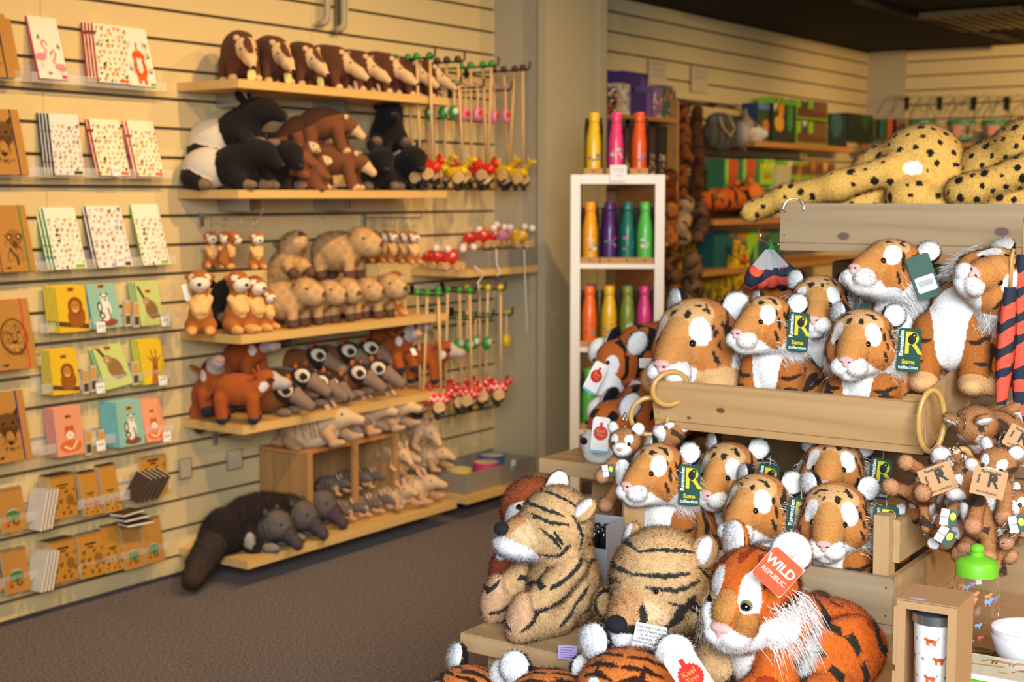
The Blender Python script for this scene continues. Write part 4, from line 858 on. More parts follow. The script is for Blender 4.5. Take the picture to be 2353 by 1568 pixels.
# glass bottle with the green lid
p = on(2241, 1400, X=2.58); t = thing('drinks_jar', 'clear printed drinks bottle with a bright green lid, standing behind the tumbler box', 'bottle', (p.x, p.y, BZ))
GLASS = mat('clear_glass', 'ffffff', .03, trans=1.0, ior=1.3); m = MB(); m.lathe([(.0001, .003), (.038, .003), (.0405, .012), (.0405, .135), (.037, .150), (.033, .156), (.033, .162), (.031, .162), (.031, .155), (.035, .148), (.0385, .134), (.0385, .013), (.036, .0055), (.0001, .0055)], 40); m.link('jar_body', [GLASS], t, smooth=True)
m = MB(); m.lathe([(.0001, .1905), (.012, .1905), (.012, .184), (.030, .178), (.037, .172), (.0385, .168), (.0385, .148), (.035, .148), (.035, .164), (.0001, .166)], 40); link('lid', autosmooth(m.mesh('lid', [mat('bright_green_plastic', '74c62e', .35)])), t); m = MB(); m.ball((0, 0, .196), (.013, .013, .010), n=16); m.link('lid_knob', [mat('bright_green_plastic', '', .35)], t, smooth=True)
pr = {'pink': 'd98aa8', 'lilac': '9d7bc0', 'orange': 'e08a4a', 'red': 'cf5a50', 'leaf': '6fae4a', 'white': 'e9e4ea', 'blue': '7fa0cf'}; rr = random.Random(4)
for k in range(30):
    a = R(160+rr.uniform(-20, 120)); z = rr.uniform(.02, .14); nm = rr.choice(list(pr)); m = MB(); s_ = rr.uniform(.004, .009); m.ball((0, 0, 0), (.0004, s_, s_*.5), n=8); m.ball((0, s_*.9, s_*.5), (.0004, s_*.4, s_*.4), n=8)
    for lg in (-.5, .5): m.box(-.0003, .0003, lg*s_-.0008, lg*s_+.0008, -s_*1.1, 0)
    m.link('printed_animal', [mat('print_'+nm, pr[nm], .5)], t, M=TR(.041*math.cos(a), .041*math.sin(a), z, 0, 0, math.degrees(a)))
# tumbler in its kraft box
p = on(2125, 1500, X=2.15); BX = (p.x+.045, p.y, BZ); t = thing('tumbler_box', 'brown cardboard box with a window showing a travel tumbler', 'box', BX, R(3)); CB = mat('brown_cardboard', 'b98f62', .8, bump=(150, .2)); w2, hh, dd = .047, .206, .10
m = MB(); m.box(-dd/2, dd/2, -w2, -w2+.0015, 0, hh); m.box(-dd/2, dd/2, w2-.0015, w2, 0, hh); m.box(dd/2-.0015, dd/2, -w2+.0016, w2-.0016, 0, hh); m.box(-dd/2, dd/2, -w2+.0016, w2-.0016, 0, .0015); m.link('carton', [CB], t)
m = MB(); a_ = .032; m.box(-dd/2, -dd/2+.0014, a_+.0008, w2-.0016, .0016, hh-.001); m.box(-dd/2, -dd/2+.0014, -w2+.0016, -a_-.0008, .0016, hh-.001); m.box(-dd/2, -dd/2+.0014, -a_-.0008, a_+.0008, .193, hh-.001); m.link('window_panel', [CB], t)
m = MB(); m.box(-dd/2-.0008, dd/2, -w2-.0008, w2+.0008, hh+.0002, hh+.0018); m.box(-dd/2-.0016, -dd/2-.0002, w2-.001, w2+.004, .0, .09); m.box(-dd/2-.0016, -dd/2-.0002, w2-.001, w2+.004, .10, .195); m.link('lid_flap', [CB], t); m = MB(); m.box(0, .006, -.012, .012, 0, .0006); m.link('price_sticker', [mat('lilac_label', 'b9a9dc', .6)], t, M=TR(-dd/2+.01, .018, hh+.002)); 
t2 = thing('travel_tumbler', 'white steel travel tumbler printed with orange tigers, inside the box window', 'tumbler', (BX[0]-.002, BX[1], BZ+.004)); t2.scale = (.92,)*3; m = MB(); prof = [(.0001, 0), (.025, 0), (.027, .004), (.034, .172)]; n = 36
ST = mat('brushed_steel', 'c9cacb', .25, metal=.9)
ops = []
for i in range(7):
    for j in range(5):
        cx = (i+.5*(j % 2)+.3)/7; cy = .06+.155*j; o_ = 'd9652c' if (i+j) % 2 else '77a3a8'
        if (i+j) % 2: ops += [('e', cx, cy, .045, .017, 5, o_), ('e', cx+.045, cy+.012, .018, .015, 0, o_)]+[('l', [(cx+d_, cy), (cx+d_, cy-.034)], .007, o_) for d_ in (-.032, -.018, .02, .034)]+[('l', [(cx-.045, cy), (cx-.06, cy+.03)], .004, '3a3130')]+[('l', [(cx-.03+.02*q_, cy+.014), (cx-.028+.02*q_, cy-.008)], .003, '5a2a18') for q_ in range(4)]
        else: ops += [('e', cx, cy, .018, .011, 40, o_), ('e', cx+.04, cy+.03, .007, .007, 0, '8fd07a')]
me = picture('cup', 1, .8, 'f3f1ef', ops, 170, PRINT); co = np.zeros(len(me.vertices)*3); me.vertices.foreach_get('co', co); co = co.reshape(-1, 3); A_ = co[:, 0]*2*np.pi; Z_ = co[:, 1]/.8*.172; RR = .027+.0075*Z_/.172; me.vertices.foreach_set('co', np.stack([-RR*np.cos(A_), RR*np.sin(A_), Z_+.003], -1).ravel()); me.polygons.foreach_set('use_smooth', [True]*len(me.polygons)); me.update(); link('cup', me, t2)
m = MB(); m.lathe([(.0001, .001), (.026, .001), (.0268, .003)], 36); m.lathe([(.0348, .1755), (.0372, .1765), (.0372, .192), (.030, .1935), (.0001, .1935)], 36); m.v, m.f, m.m, m.c = m.v[108:], [tuple(i-108 for i in f) for f in m.f if min(f) >= 108], [0]*sum(1 for f in m.f if min(f) >= 108), m.c[108:]; link('steel_rim', autosmooth(m.mesh('steel_rim', [ST])), t2); MB().box(-.026, .012, -.018, .018, .1937, .2045).link('lid', [mat('dark_green_plastic', '22383a', .35)], t2, bevel=.003)
# white bowls and the lunch box
p = on(2366, 1458, Z=.565); WHC = mat('white_melamine', 'eceaee', .2)
for k in range(2):
    m = MB(); m.lathe([(.0001, .002), (.035, .0), (.04, .004), (.060, .035), (.066, .062), (.0645, .0635), (.058, .036), (.038, .008), (.0001, .007)], 40); tag(m.link('bowl', [WHC], None, (p.x, p.y, BZ+.012*k), smooth=True), ('lower' if k == 0 else 'upper')+' one of the two nested white bowls at the right edge', 'bowl', 'nested white bowls')
p = on(2303, 1537, Z=.546); t = thing('lunch_box', 'bright green lunch box with an animal picture on its cream lid', 'lunch box', (p.x, p.y, BZ), R(2))
MB().box(-.055, .055, -.07, .07, 0, .036).link('container', [mat('bright_green_plastic', '74c62e', .35)], t, bevel=.012); MB().box(-.059, .059, -.074, .074, .037, .046).link('lid', [mat('cream_plastic', 'efe9d8', .3)], t, bevel=.0035)
FX = 'c8702a'; ops = [('e', .45, .62, .20, .045, -3, FX), ('e', .66, .66, .06, .05, 10, FX), ('l', [(.27, .62), (.2, .54)], .02, FX)]+[('l', [(x, .6), (x+.01, .5)], .012, '3a2a20') for x in (.33, .38, .55, .6)]+[('l', [(.12, .36), (.5, .42)], .028, 'c7a63a'), ('e', .78, .4, .08, .05, 20, FX), ('l', [(.7, .35), (.66, .26)], .014, FX), ('e', .55, .2, .07, .035, 0, 'd9b6a0')]
link('lid_picture', picture('lid_picture', .128, .098, 'e9e2c4', ops, 90, GLOSSP), t, M=TR(.0, .0, .0464) @ TR(-.049, 0, 0, 0, 0, -90) )
# grey box of pens behind the sandy tigers
p = on(1383, 1300, X=2.50); GC = mat('grey_carton', '8f8f92', .7); t = thing('display_box', 'tall open grey card box of black-capped torches beside the lowest crate', 'box', (p.x, p.y+.004, BZ), R(8)); bw, bd, bh = .034, .045, .135
m = MB(); m.box(-bd, bd, -bw, -bw+.002, 0, bh+.03); m.box(-bd, bd, bw-.002, bw, 0, bh); m.box(-bd, -bd+.002, -bw+.002, bw-.002, 0, bh-.02); m.box(bd-.002, bd, -bw+.002, bw-.002, 0, bh+.03); m.box(-bd, bd, -bw, bw, -.0, .002); m.link('carton', [GC], t)
GP = mat('glossy_black', '17171b', .12)
for i in range(3):
    for j in range(4): m = MB(); m.lathe([(.0001, 0), (.007, 0), (.007, .11), (.0085, .112), (.0085, .142), (.006, .146), (.0001, .146)], 14); w_ = Vector((-.021+.021*i, -.031+.0205*j, 0)); o_ = tag(m.link('pen_torch', [GP], None, (p.x+(-.0315+.021*j)*math.cos(R(8))-(-.021+.021*i)*math.sin(R(8)), p.y+.004+(-.0315+.021*j)*math.sin(R(8))+(-.021+.021*i)*math.cos(R(8)), BZ+.003), smooth=True), 'glossy black torch standing in the tall grey card box', 'torch', 'black torches in the grey card box')
# ================================================================ soft toys on the wall shelves
def atx(px, Y, Z):
    py = 700.
    for _ in range(6):
        p = on(px, py, Y=Y); q = Vector((p.x, Y, Z))-Vector((0, 0, CZ)); py = 784-3268*q.dot(UP)/q.dot(FW)
    return on(px, py, Y=Y)
_sp = {}
def toy(kind, build, name, cat, lab, px, Y, Z, head, s=1.0, group=None, tilt=(0, 0), res=62, fur=0, flen=.005, X=None):
    """a soft toy of one kind standing at height Z where the photo shows it, facing compass heading head"""
    if kind not in _sp:
        g = Rig(.012); ex = {}; build(g, ex); _sp[kind] = (g.build('body', res, fur=fur, flen=flen, fwid=.0007), ex)
        for k, f in list(ex.items()):
            if callable(f): ex[k] = f()
    me, ex = _sp[kind]; p = atx(px, Y, Z); t = thing(name, lab, cat, (p.x, Y, Z), group=group, rot=(R(tilt[0]), R(tilt[1]), R(head))); t.scale = (s, s, s); link('body', me, t)
    for v in ex.get('eyes', ()): link('eye', eye_mesh(ex.get('er', .004)), t, M=TR(*v))
    for nm, ml, Ms in ex.get('bits', ()):
        for M in Ms: link(nm, ml, t, M=M)
    return t
def lump(cs, res=24, k=.006, fur=0):
    g = Rig(k)
    for q in cs: g.e(q[0], q[1], q[2], q[3] if len(q) > 3 else (0, 0, 0))
    return g.build('bit', res, fur=fur)
def ANT(g, ex):
    B = '5d3824'; C = 'dcb586'
    g.e((-.03, 0, .085), (.085, .050, .068), B); g.e((.02, 0, .09), (.05, .045, .055), B); g.c((.05, 0, .095), (.098, 0, .06), .030, .019, C); g.c((.098, 0, .06), (.128, 0, .038), .019, .011, C)
    g.patch((.085, 0, .098), (.040, .013, .028), '5a3522', (0, 40, 0))
    for q in (-1, 1): g.c((.02, q*.03, .06), (.035, q*.036, .012), .017, .014, B); g.e((.047, q*.037, .008), (.014, .011, .008), C); g.c((-.07, q*.03, .06), (-.07, q*.035, .012), .02, .016, B); g.e((-.06, q*.037, .008), (.014, .011, .008), C)
    g.c((-.1, 0, .07), (-.17, 0, .05), .03, .018, B)
    ex['eyes'] = [(.082, q*.022, .088) for q in (-1, 1)]; ex['er'] = .0035
    ex['bits'] = lambda: [('ear', lump([((0, 0, 0), (.005, .010, .009), C)], 16), [TR(.052, q*.026, .122, 0, 0, q*40) for q in (-1, 1)]), ('nose', lump([((0, 0, 0), (.006, .006, .005), '2a1c16')], 12), [TR(.137, 0, .033)])]
S1 = SH[1]+.0005; GA = 'brown knitted anteaters on the top shelf'
ordl = ('leftmost', 'second from left', 'third from left', 'fourth from left', 'fifth from left', 'sixth from left', 'seventh from left', 'last, rightmost')
for k, (px, hd, Y, s) in enumerate(((555, 240, 3.61, 1.18), (628, 250, 3.61, 1.16), (697, 258, 3.61, 1.1), (762, 285, 3.62, 1.12), (818, 284, 3.62, 1.08), (878, 284, 3.61, 1.1), (930, 288, 3.62, 1.06), (975, 290, 3.62, 1.02))):
    t = toy('ant', ANT, 'soft_toy_anteater', 'soft toy anteater', ordl[k]+' of the row of brown anteaters on the top shelf', px, Y, S1, hd, s, GA, res=66)
    if k in (0, 1, 2, 3, 4): card(.024, .03, .0006, mat('printed_yellow_tag', 'c9c26a', .4) if k < 3 else mat('printed_pink_tag', 'e6b4a4', .4), 'swing_tag', t, TR(.085, .008, .016, 80, 0, 90), .008)
def TAP(g, ex, sit=False):
    K = '1b1716'; W = 'd8cdbb'; T = '7d6550'
    g.e((-.10, 0, .075), (.095, .072, .072), W); g.e((.0, 0, .082), (.075, .068, .072), K); g.e((-.15, 0, .045), (.05, .065, .045), K); g.patch((-.175, 0, .02), (.07, .09, .05), K)
    g.c((.03, 0, .10), (.07, 0, .125), .058, .052, K); g.e((.10, 0, .125), (.058, .048, .045), K); g.c((.12, 0, .122), (.162, 0, .088), .036, .022, K)
    for q in (-1, 1):
        g.c((.02, q*.045, .06), (.055, q*.055, .022), .03, .026, K); g.e((.085, q*.056, .016), (.028, .022, .016), T); g.c((-.14, q*.055, .04), (-.10, q*.07, .02), .03, .024, K); g.e((-.075, q*.072, .018), (.026, .022, .018), T)
    ex['eyes'] = [(.122, q*.044, .135) for q in (-1, 1)]; ex['bits'] = lambda: [('ear', lump([((0, 0, .01), (.008, .018, .026), K)], 20), [TR(.055, q*.035, .17, q*-22, -10, q*30) for q in (-1, 1)]), ('nose', lump([((0, 0, 0), (.006, .012, .008), '3a3030')], 12), [TR(.182, 0, .084)])]
S2 = SH[2]+.0005; GT = 'black tapirs on the second shelf'
toy('tap', TAP, 'soft_toy_tapir', 'soft toy tapir', 'black and white tapir lying at the left end of the second shelf, bottom of two', 540, 3.60, S2, 288, 1.0, GT, res=80)
toy('tap', TAP, 'soft_toy_tapir', 'soft toy tapir', 'black and white tapir lying on top of another at the left of the second shelf', 562, 3.62, S2+.125, 290, 1.02, GT, tilt=(0, -14))
toy('tap', TAP, 'soft_toy_tapir', 'soft toy tapir', 'black tapir squeezed between the left tapirs and the brown anteaters', 632, 3.66, S2, 255, 1.0, GT)
toy('tap', TAP, 'soft_toy_tapir', 'soft toy tapir', 'black tapir facing front, left of the two at the right of the second shelf', 868, 3.62, S2, 232, .95, GT)
toy('tap', TAP, 'soft_toy_tapir', 'soft toy tapir', 'black tapir facing front at the far right end of the second shelf', 932, 3.62, S2, 240, 1.0, GT)
toy('tap', TAP, 'soft_toy_tapir', 'soft toy tapir', 'black tapir sitting on top of the two at the right of the second shelf', 893, 3.66, S2+.14, 228, 1.05, GT, tilt=(0, -22))
def ANW(g, ex):
    B = '75462b'; C = 'd9b081'
    g.e((-.02, 0, .115), (.085, .055, .060), B); g.c((.05, 0, .115), (.09, 0, .10), .038, .028, B); g.c((.09, 0, .10), (.13, 0, .065), .026, .016, C); g.c((-.09, 0, .10), (-.17, 0, .05), .035, .016, B)
    for q in (-1, 1): g.c((.04, q*.032, .09), (.06, q*.04, .02), .024, .022, B); g.e((.072, q*.04, .010), (.022, .018, .011), C); g.c((-.06, q*.035, .08), (-.05, q*.042, .02), .028, .023, B); g.e((-.038, q*.042, .010), (.022, .018, .011), C)
    ex['eyes'] = [(.108, q*.024, .098) for q in (-1, 1)]; ex['bits'] = lambda: [('ear', lump([((0, 0, 0), (.005, .011, .011), C)], 16), [TR(.075, q*.03, .135, 0, 0, q*40) for q in (-1, 1)])]
GB = 'reddish brown ribbed anteaters on the second shelf'
toy('anw', ANW, 'soft_toy_anteater', 'soft toy anteater', 'reddish brown anteater standing on the second shelf, underneath another', 778, 3.60, S2, 300, 1.0, GB, res=72)
toy('anw', ANW, 'soft_toy_anteater', 'soft toy anteater', 'reddish brown anteater climbing over the one below on the second shelf', 752, 3.64, S2+.135, 305, 1.0, GB)
toy('anw', ANW, 'soft_toy_anteater', 'soft toy anteater', 'dark brown anteater lying behind the climbing one on the second shelf', 700, 3.72, S2+.12, 350, .9, GB)
def BABY(g, ex):
    B = '7c4a2c'; C = 'dcb98e'
    g.e((0, 0, .035), (.035, .03, .036), B); g.c((0, 0, .05), (.01, 0, .085), .022, .018, B); g.e((.022, 0, .092), (.020, .014, .014), C); g.c((-.03, 0, .02), (-.07, 0, .03), .02, .014, B)
    for q in (-1, 1): g.c((.01, q*.02, .06), (.035, q*.02, .045), .009, .008, B); g.e((.02, q*.022, .010), (.02, .01, .01), B)
    ex['eyes'] = [(.028, q*.012, .098) for q in (-1, 1)]; ex['er'] = .0025
toy('baby', BABY, 'soft_toy_squirrel', 'soft toy squirrel', 'small brown soft toy with raised paws, left of the pair before the anteaters', 690, 3.56, S2+.045, 290, 1.25, None, tilt=(0, 12), res=50)
toy('baby', BABY, 'soft_toy_squirrel', 'soft toy squirrel', 'small brown soft toy lying lower right of the pair before the anteaters', 722, 3.54, S2, 300, 1.2, None, tilt=(0, 10))
m = MB(); a = atx(672, 3.62, S2); m.box(-.05, .05, -.03, .03, 0, .045); tag(m.link('display_block', [mat('dark_block', '3a2a20', .8)], None, a), 'low dark block under the small brown soft toy on the second shelf', 'display block')
# third shelf: meerkats and capybaras
def MEER(g, ex):
    B = 'a8632c'; C = 'e6b673'; F = 'eeddc4'
    g.e((0, 0, .05), (.035, .036, .045), B); g.c((0, 0, .07), (.006, 0, .125), .032, .024, B); g.e((.018, 0, .085), (.024, .024, .045), C)
    g.e((.012, 0, .165), (.036, .036, .032), B); g.e((.034, 0, .155), (.024, .028, .021), F)
    for q in (-1, 1): g.c((.01, q*.028, .11), (.038, q*.012, .075), .011, .010, C); g.c((.0, q*.028, .03), (.025, q*.03, .02), .02, .016, B); g.e((.044, q*.026, .014), (.024, .015, .014), 'e0a45c'); g.patch((.03, q*.022, .175), (.016, .012, .010), F)
    ex['eyes'] = [(.041, q*.018, .174) for q in (-1, 1)]; ex['bits'] = lambda: [('nose', lump([((0, 0, 0), (.005, .007, .005), '1c1614')], 12), [TR(.059, 0, .155)]), ('ear', lump([((0, 0, 0), (.004, .009, .009), B)], 12), [TR(.005, q*.036, .175) for q in (-1, 1)])]
S3 = SH[3]+.0005; GM = 'upright meerkats on the third shelf'
for px, Y, hd, s, lab in ((462, 3.62, 226, 1.14, 'meerkat standing alone at the left end of the third shelf'), (543, 3.57, 262, 1.1, 'meerkat looking right, second from the left on the third shelf'), (582, 3.56, 268, 1.0, 'slim meerkat with a red and white ribbon, third on the third shelf'), (612, 3.60, 268, .72, 'shorter meerkat tucked beside the first capybara on the third shelf'), (905, 3.60, 250, .9, 'meerkat peeking out at the right behind the capybaras')):
    t = toy('meer', MEER, 'soft_toy_meerkat', 'soft toy meerkat', lab, px, Y, S3, hd, s, GM, res=66)
    if px == 582 or px == 462: card(.014, .05, .0006, CREAMC, 'swing_tag', t, TR(.03, -.040 if px == 462 else .0, .13, 90, 0, 90) @ TR(0, 0, 0, 0, 0, 15), .002)
toy('tap', TAP, 'soft_toy_tapir', 'soft toy', 'dark brown soft toy standing behind the second meerkat on the third shelf', 520, 3.72, S3, 262, .9, None, tilt=(0, -30))
def CAP(g, ex):
    B = 'c9a06a'; D = '6f4e3c'
    g.e((-.03, 0, .085), (.085, .062, .062), B); g.e((.055, 0, .115), (.050, .042, .045), B); g.e((.090, 0, .105), (.034, .034, .036), 'd2ab78'); g.patch((.125, 0, .108), (.010, .016, .010), D)
    for q in (-1, 1): g.c((.025, q*.035, .06), (.03, q*.036, .015), .02, .017, B); g.c((-.07, q*.038, .06), (-.065, q*.04, .015), .022, .018, B); g.patch((.03, q*.036, .012), (.035, .025, .022), D); g.patch((-.06, q*.04, .012), (.035, .025, .022), D)
    g.fn(lambda L, C: C*(1+.12*(np.sin(L[:, 0]*150+L[:, 1]*90)*np.sin(L[:, 2]*140+1))[:, None]))
    ex['eyes'] = [(.078, q*.035, .128) for q in (-1, 1)]; ex['er'] = .0045; ex['bits'] = lambda: [('ear', lump([((0, 0, 0), (.006, .008, .012), '8a6244')], 14), [TR(.035, q*.038, .145, q*-20) for q in (-1, 1)])]
GC_ = 'fluffy capybaras on the third shelf'
for px, Y, Z, hd, s, lab in ((668, 3.58, 0, 285, 1.12, 'fluffy capybara at the left end of the front row, body in full view'), (725, 3.60, 0, 288, 1.02, 'second fluffy capybara from the left in the front row'), (775, 3.59, 0, 262, 1.05, 'third fluffy capybara in the front row, dark eye showing'), (815, 3.62, 0, 285, 1.0, 'fourth fluffy capybara in the front row, mostly hidden'), (868, 3.59, 0, 275, 1.08, 'fifth, rightmost fluffy capybara of the front row'), (690, 3.68, .15, 262, 1.1, 'fluffy capybara sitting up on the back row, left one'), (795, 3.68, .15, 286, 1.25, 'large fluffy capybara lying on the back row, right one')):
    toy('cap', CAP, 'soft_toy_capybara', 'soft toy capybara', lab, px, Y, S3+Z, hd, s, GC_, res=64, fur=9000, flen=.009, tilt=(0, -45 if px == 690 else 0))
# fourth shelf: hogs, coatis
def HOG(g, ex):
    B = 'a1501f'; Gy = 'b9aca4'; N = '2b2f3c'
    g.e((-.02, 0, .12), (.085, .055, .058), B); g.c((.05, 0, .13), (.08, 0, .15), .045, .04, B); g.c((.09, 0, .15), (.145, 0, .14), .032, .022, Gy); g.e((.09, 0, .168), (.035, .02, .016), Gy)
    for q in (-1, 1):
        g.patch((.08, q*.042, .13), (.018, .012, .022), 'e7ddd6'); g.patch((.10, q*.034, .155), (.016, .014, .012), '5a2d18')
        for x in (.035, -.075): g.c((x, q*.035, .09), (x+.005, q*.04, .02), .025, .020, B); g.patch((x+.007, q*.04, .006), (.03, .03, .026), N)
    g.c((-.1, 0, .14), (-.125, 0, .09), .01, .006, B)
    ex['eyes'] = [(.105, q*.033, .157) for q in (-1, 1)]; ex['bits'] = lambda: [('ear', lump([((0, 0, 0), (.005, .010, .028), B)], 18), [TR(.05, q*.045, .18, q*-35, -20, 0) for q in (-1, 1)]), ('snout', lump([((0, 0, 0), (.005, .017, .014), 'c89a86')], 14), [TR(.166, 0, .137)])]
S4 = SH[4]+.0005; GH = 'red river hogs on the fourth shelf'
for px, Y, Z, hd, s, tl, lab in ((500, 3.66, 0, 245, 1.05, (0, -40), 'red hog sitting up at the left end of the fourth shelf'), (560, 3.55, 0, 308, .98, (0, 0), 'red hog seen from behind at the front left of the fourth shelf'), (575, 3.70, .09, 270, 1.0, (0, -10), 'grey faced red hog in the back at the left of the fourth shelf'), (925, 3.62, .06, 262, .95, (0, -22), 'red hog with a white price tag round its neck, right end of the fourth shelf'), (985, 3.58, .02, 290, .92, (0, 0), 'red hog leaning right at the right end of the fourth shelf'), (905, 3.72, .12, 300, .95, (0, 0), 'dark hog lying at the back right of the fourth shelf')):
    t = toy('hog', HOG, 'soft_toy_hog', 'soft toy hog', lab, px, Y, S4+Z, hd, s, GH, tilt=tl, res=66)
    if px == 925: card(.026, .034, .0006, CREAMC, 'swing_tag', t, TR(.105, .0, .075, 80, 0, 90), .002)
def COA(g, ex):
    K = '2e2520'; W = 'e4d3b8'; T = '8a7260'; B = '7a4a26'
    g.e((-.10, 0, .06), (.10, .055, .058), B); g.patch((-.10, 0, .115), (.09, .018, .03), 'a8a29a'); g.e((.0, 0, .085), (.048, .046, .042), K); g.c((.03, 0, .075), (.095, 0, .035), .030, .020, T)
    for q in (-1, 1): g.patch((.012, q*.034, .095), (.030, .018, .026), W); g.patch((.022, q*.042, .092), (.017, .014, .015), K); g.e((.01, q*.04, .014), (.03, .018, .014), T)
    g.c((-.18, 0, .06), (-.24, 0, .03), .03, .02, K)
    ex['eyes'] = [(.030, q*.043, .092) for q in (-1, 1)]; ex['er'] = .0045; ex['bits'] = lambda: [('ear', lump([((0, 0, 0), (.007, .012, .013), 'b8642a')], 16), [TR(-.015, q*.036, .13, 0, 0, 0) for q in (-1, 1)]), ('nose', lump([((0, 0, 0), (.006, .010, .007), '5a463a')], 12), [TR(.115, 0, .032)])]
GO = 'masked coatis with white eye rings on the fourth shelf'
for px, Y, Z, hd, s, lab in ((660, 3.56, 0, 284, 1.0, 'masked coati at the left of the group with its long nose over the shelf edge'), (700, 3.60, .035, 282, 1.0, 'masked coati second from left, white ring round its eye'), (742, 3.58, .01, 284, .95, 'masked coati third from left with a yellow and green tag'), (775, 3.60, .0, 262, .85, 'smaller masked coati in the middle, face to the front'), (828, 3.60, .015, 284, 1.0, 'masked coati second from the right in the group'), (872, 3.60, .02, 284, 1.0, 'masked coati at the right of the group beside the red hog'), (730, 3.72, .085, 300, 1.0, 'coati lying with its grey striped back at the rear, left one'), (800, 3.72, .085, 300, 1.0, 'coati lying with its grey striped back at the rear, middle one'), (850, 3.72, .085, 300, 1.0, 'coati lying with its grey striped back at the rear, right one')):
    t = toy('coa', COA, 'soft_toy_coati', 'soft toy coati', lab, px, Y, S4+Z, hd, s, GO, res=72)
    if px == 742: card(.022, .04, .0006, GREEN, 'swing_tag', t, TR(.0, .055, .13, 90, 0, 110) @ TR(0, 0, 0, 0, 0, 15), .004)
# crates on the lowest shelf
S5 = SH[5]+.0005
CR = wood('brown_crate_board', 'b98b56', 'a67843', 2, rough=.6)
a = on(700, 1040, Y=3.56); x0 = a.x; zt = a.z; b = on(912, 1010, Y=3.56); x1 = b.x
t = thing('wooden_crate', 'brown wooden crate standing on its side on the lowest shelf, holding grey armadillos', 'crate', (x0, 3.56, S5)); H_ = zt-S5; W_ = x1-x0
for k in range(3): MB().box(0, .012, .004+.078*k, .076+.078*k, .014, H_-.014).link('side_board', [CR], t); MB().box(W_-.012, W_, .004+.078*k, .076+.078*k, .014, H_-.014).link('side_board', [CR], t)
for k in range(4): MB().box(.014+k*(W_-.028)/4, .006+(k+1)*(W_-.028)/4, .225, .235, .014, H_-.014).link('back_board', [CR], t)
for k in range(3): MB().box(0, W_, .002+.078*k, .078+.078*k, H_-.012, H_).link('top_board', [wood('crate_top_board', 'cf8f4d', 'c07f3e', 0)], t); MB().box(0, W_, .002+.078*k, .078+.078*k, 0, .012).link('bottom_board', [wood('crate_top_board', '', '', 0)], t)
for xx in (.0, W_-.03, W_*.48): MB().box(xx, xx+.03, -.012, 0, .0, H_).link('post', [CR], t)
def ARM(g, ex, C='d9b68a', P='e6cfae'):
    g.e((-.04, 0, .06), (.095, .055, .055), C); g.e((-.03, 0, .035), (.08, .045, .03), P); g.e((.06, 0, .075), (.036, .032, .032), C); g.c((.08, 0, .075), (.125, 0, .058), .024, .013, C); g.c((-.12, 0, .04), (-.22, .03, .02), .026, .010, C)
    for q in (-1, 1): g.c((.03, q*.035, .04), (.055, q*.055, .012), .018, .014, 'c79a70'); g.e((.07, q*.06, .010), (.026, .014, .010), 'd0a67e'); g.c((-.09, q*.04, .04), (-.06, q*.06, .014), .022, .016, 'b98f68')
    for k in range(8): g.fn(lambda L, C_, k=k: np.where(((np.abs(L[:, 0]+.07-.012*k+.003) < .0016) & (L[:, 2] > .035))[:, None], lin('9c7c5a'), C_))
    ex['eyes'] = [(.082, q*.025, .085) for q in (-1, 1)]; ex['er'] = .004; ex['bits'] = lambda: [('ear', lump([((0, 0, .012), (.005, .010, .022), 'd9b890'), ((.003, 0, .012), (.003, .006, .016), 'c98f78')], 20), [TR(.045, q*.02, .105, q*-14, -25, q*20) for q in (-1, 1)]), ('nose', lump([((0, 0, 0), (.004, .006, .004), 'b06f62')], 10), [TR(.139, 0, .055)])]
GR = 'cream armadillos on top of the crate'
for px, Y, hd, s, lab in ((750, 3.57, 286, 1.3, 'cream armadillo with a ribbed back lying on the crate, nearest the left'), (838, 3.62, 284, 1.2, 'cream armadillo in the middle on the crate, long ears up'), (893, 3.60, 284, 1.2, 'cream armadillo at the right on the crate, foot over the edge')): toy('arm', ARM, 'soft_toy_armadillo', 'soft toy armadillo', lab, px, Y, zt+.001, hd, s, GR, res=76, tilt=(0, -12))
GS = 'cream armadillos piled on the lowest shelf right of the crate'
for px, Y, Z, hd, s, tl, lab in ((950, 3.68, .24, 270, 1.0, (0, 30), 'topmost cream armadillo of the pile right of the crate, nose down'), (905, 3.60, .18, 258, .8, (0, 20), 'small cream armadillo at the left of the pile, upper one'), (960, 3.56, .0, 285, 1.05, (0, -10), 'cream armadillo at the lower right of the pile by the shelf edge'), (918, 3.55, .0, 262, .9, (0, -14), 'cream armadillo at the lower left of the pile against the crate'), (985, 3.66, .10, 280, .95, (0, 0), 'cream armadillo half way up the pile at its right side'), (925, 3.66, .1, 262, .9, (0, -12), 'cream armadillo in the middle of the pile, half hidden')): toy('arm', ARM, 'soft_toy_armadillo', 'soft toy armadillo', lab, px, Y, S5+Z, hd, s, GS, tilt=tl)
def ARG(g, ex): ARM(g, ex, '6b6058', '8a7b6e')
GG = 'small grey armadillos inside the crate'
for k, (px, Y, Z) in enumerate(((762, 3.60, 0), (800, 3.58, 0), (835, 3.58, 0), (868, 3.58, 0), (768, 3.70, .07), (812, 3.70, .075), (845, 3.69, .07), (878, 3.66, .05))): toy('arg', ARG, 'soft_toy_armadillo', 'soft toy armadillo', ('leftmost', 'second', 'third', 'rightmost')[k % 4]+' small grey armadillo of the '+('front' if k < 4 else 'back')+' row in the crate', px, Y, S5+.013+Z, 280+3*(k % 3), .60, GG, res=50)
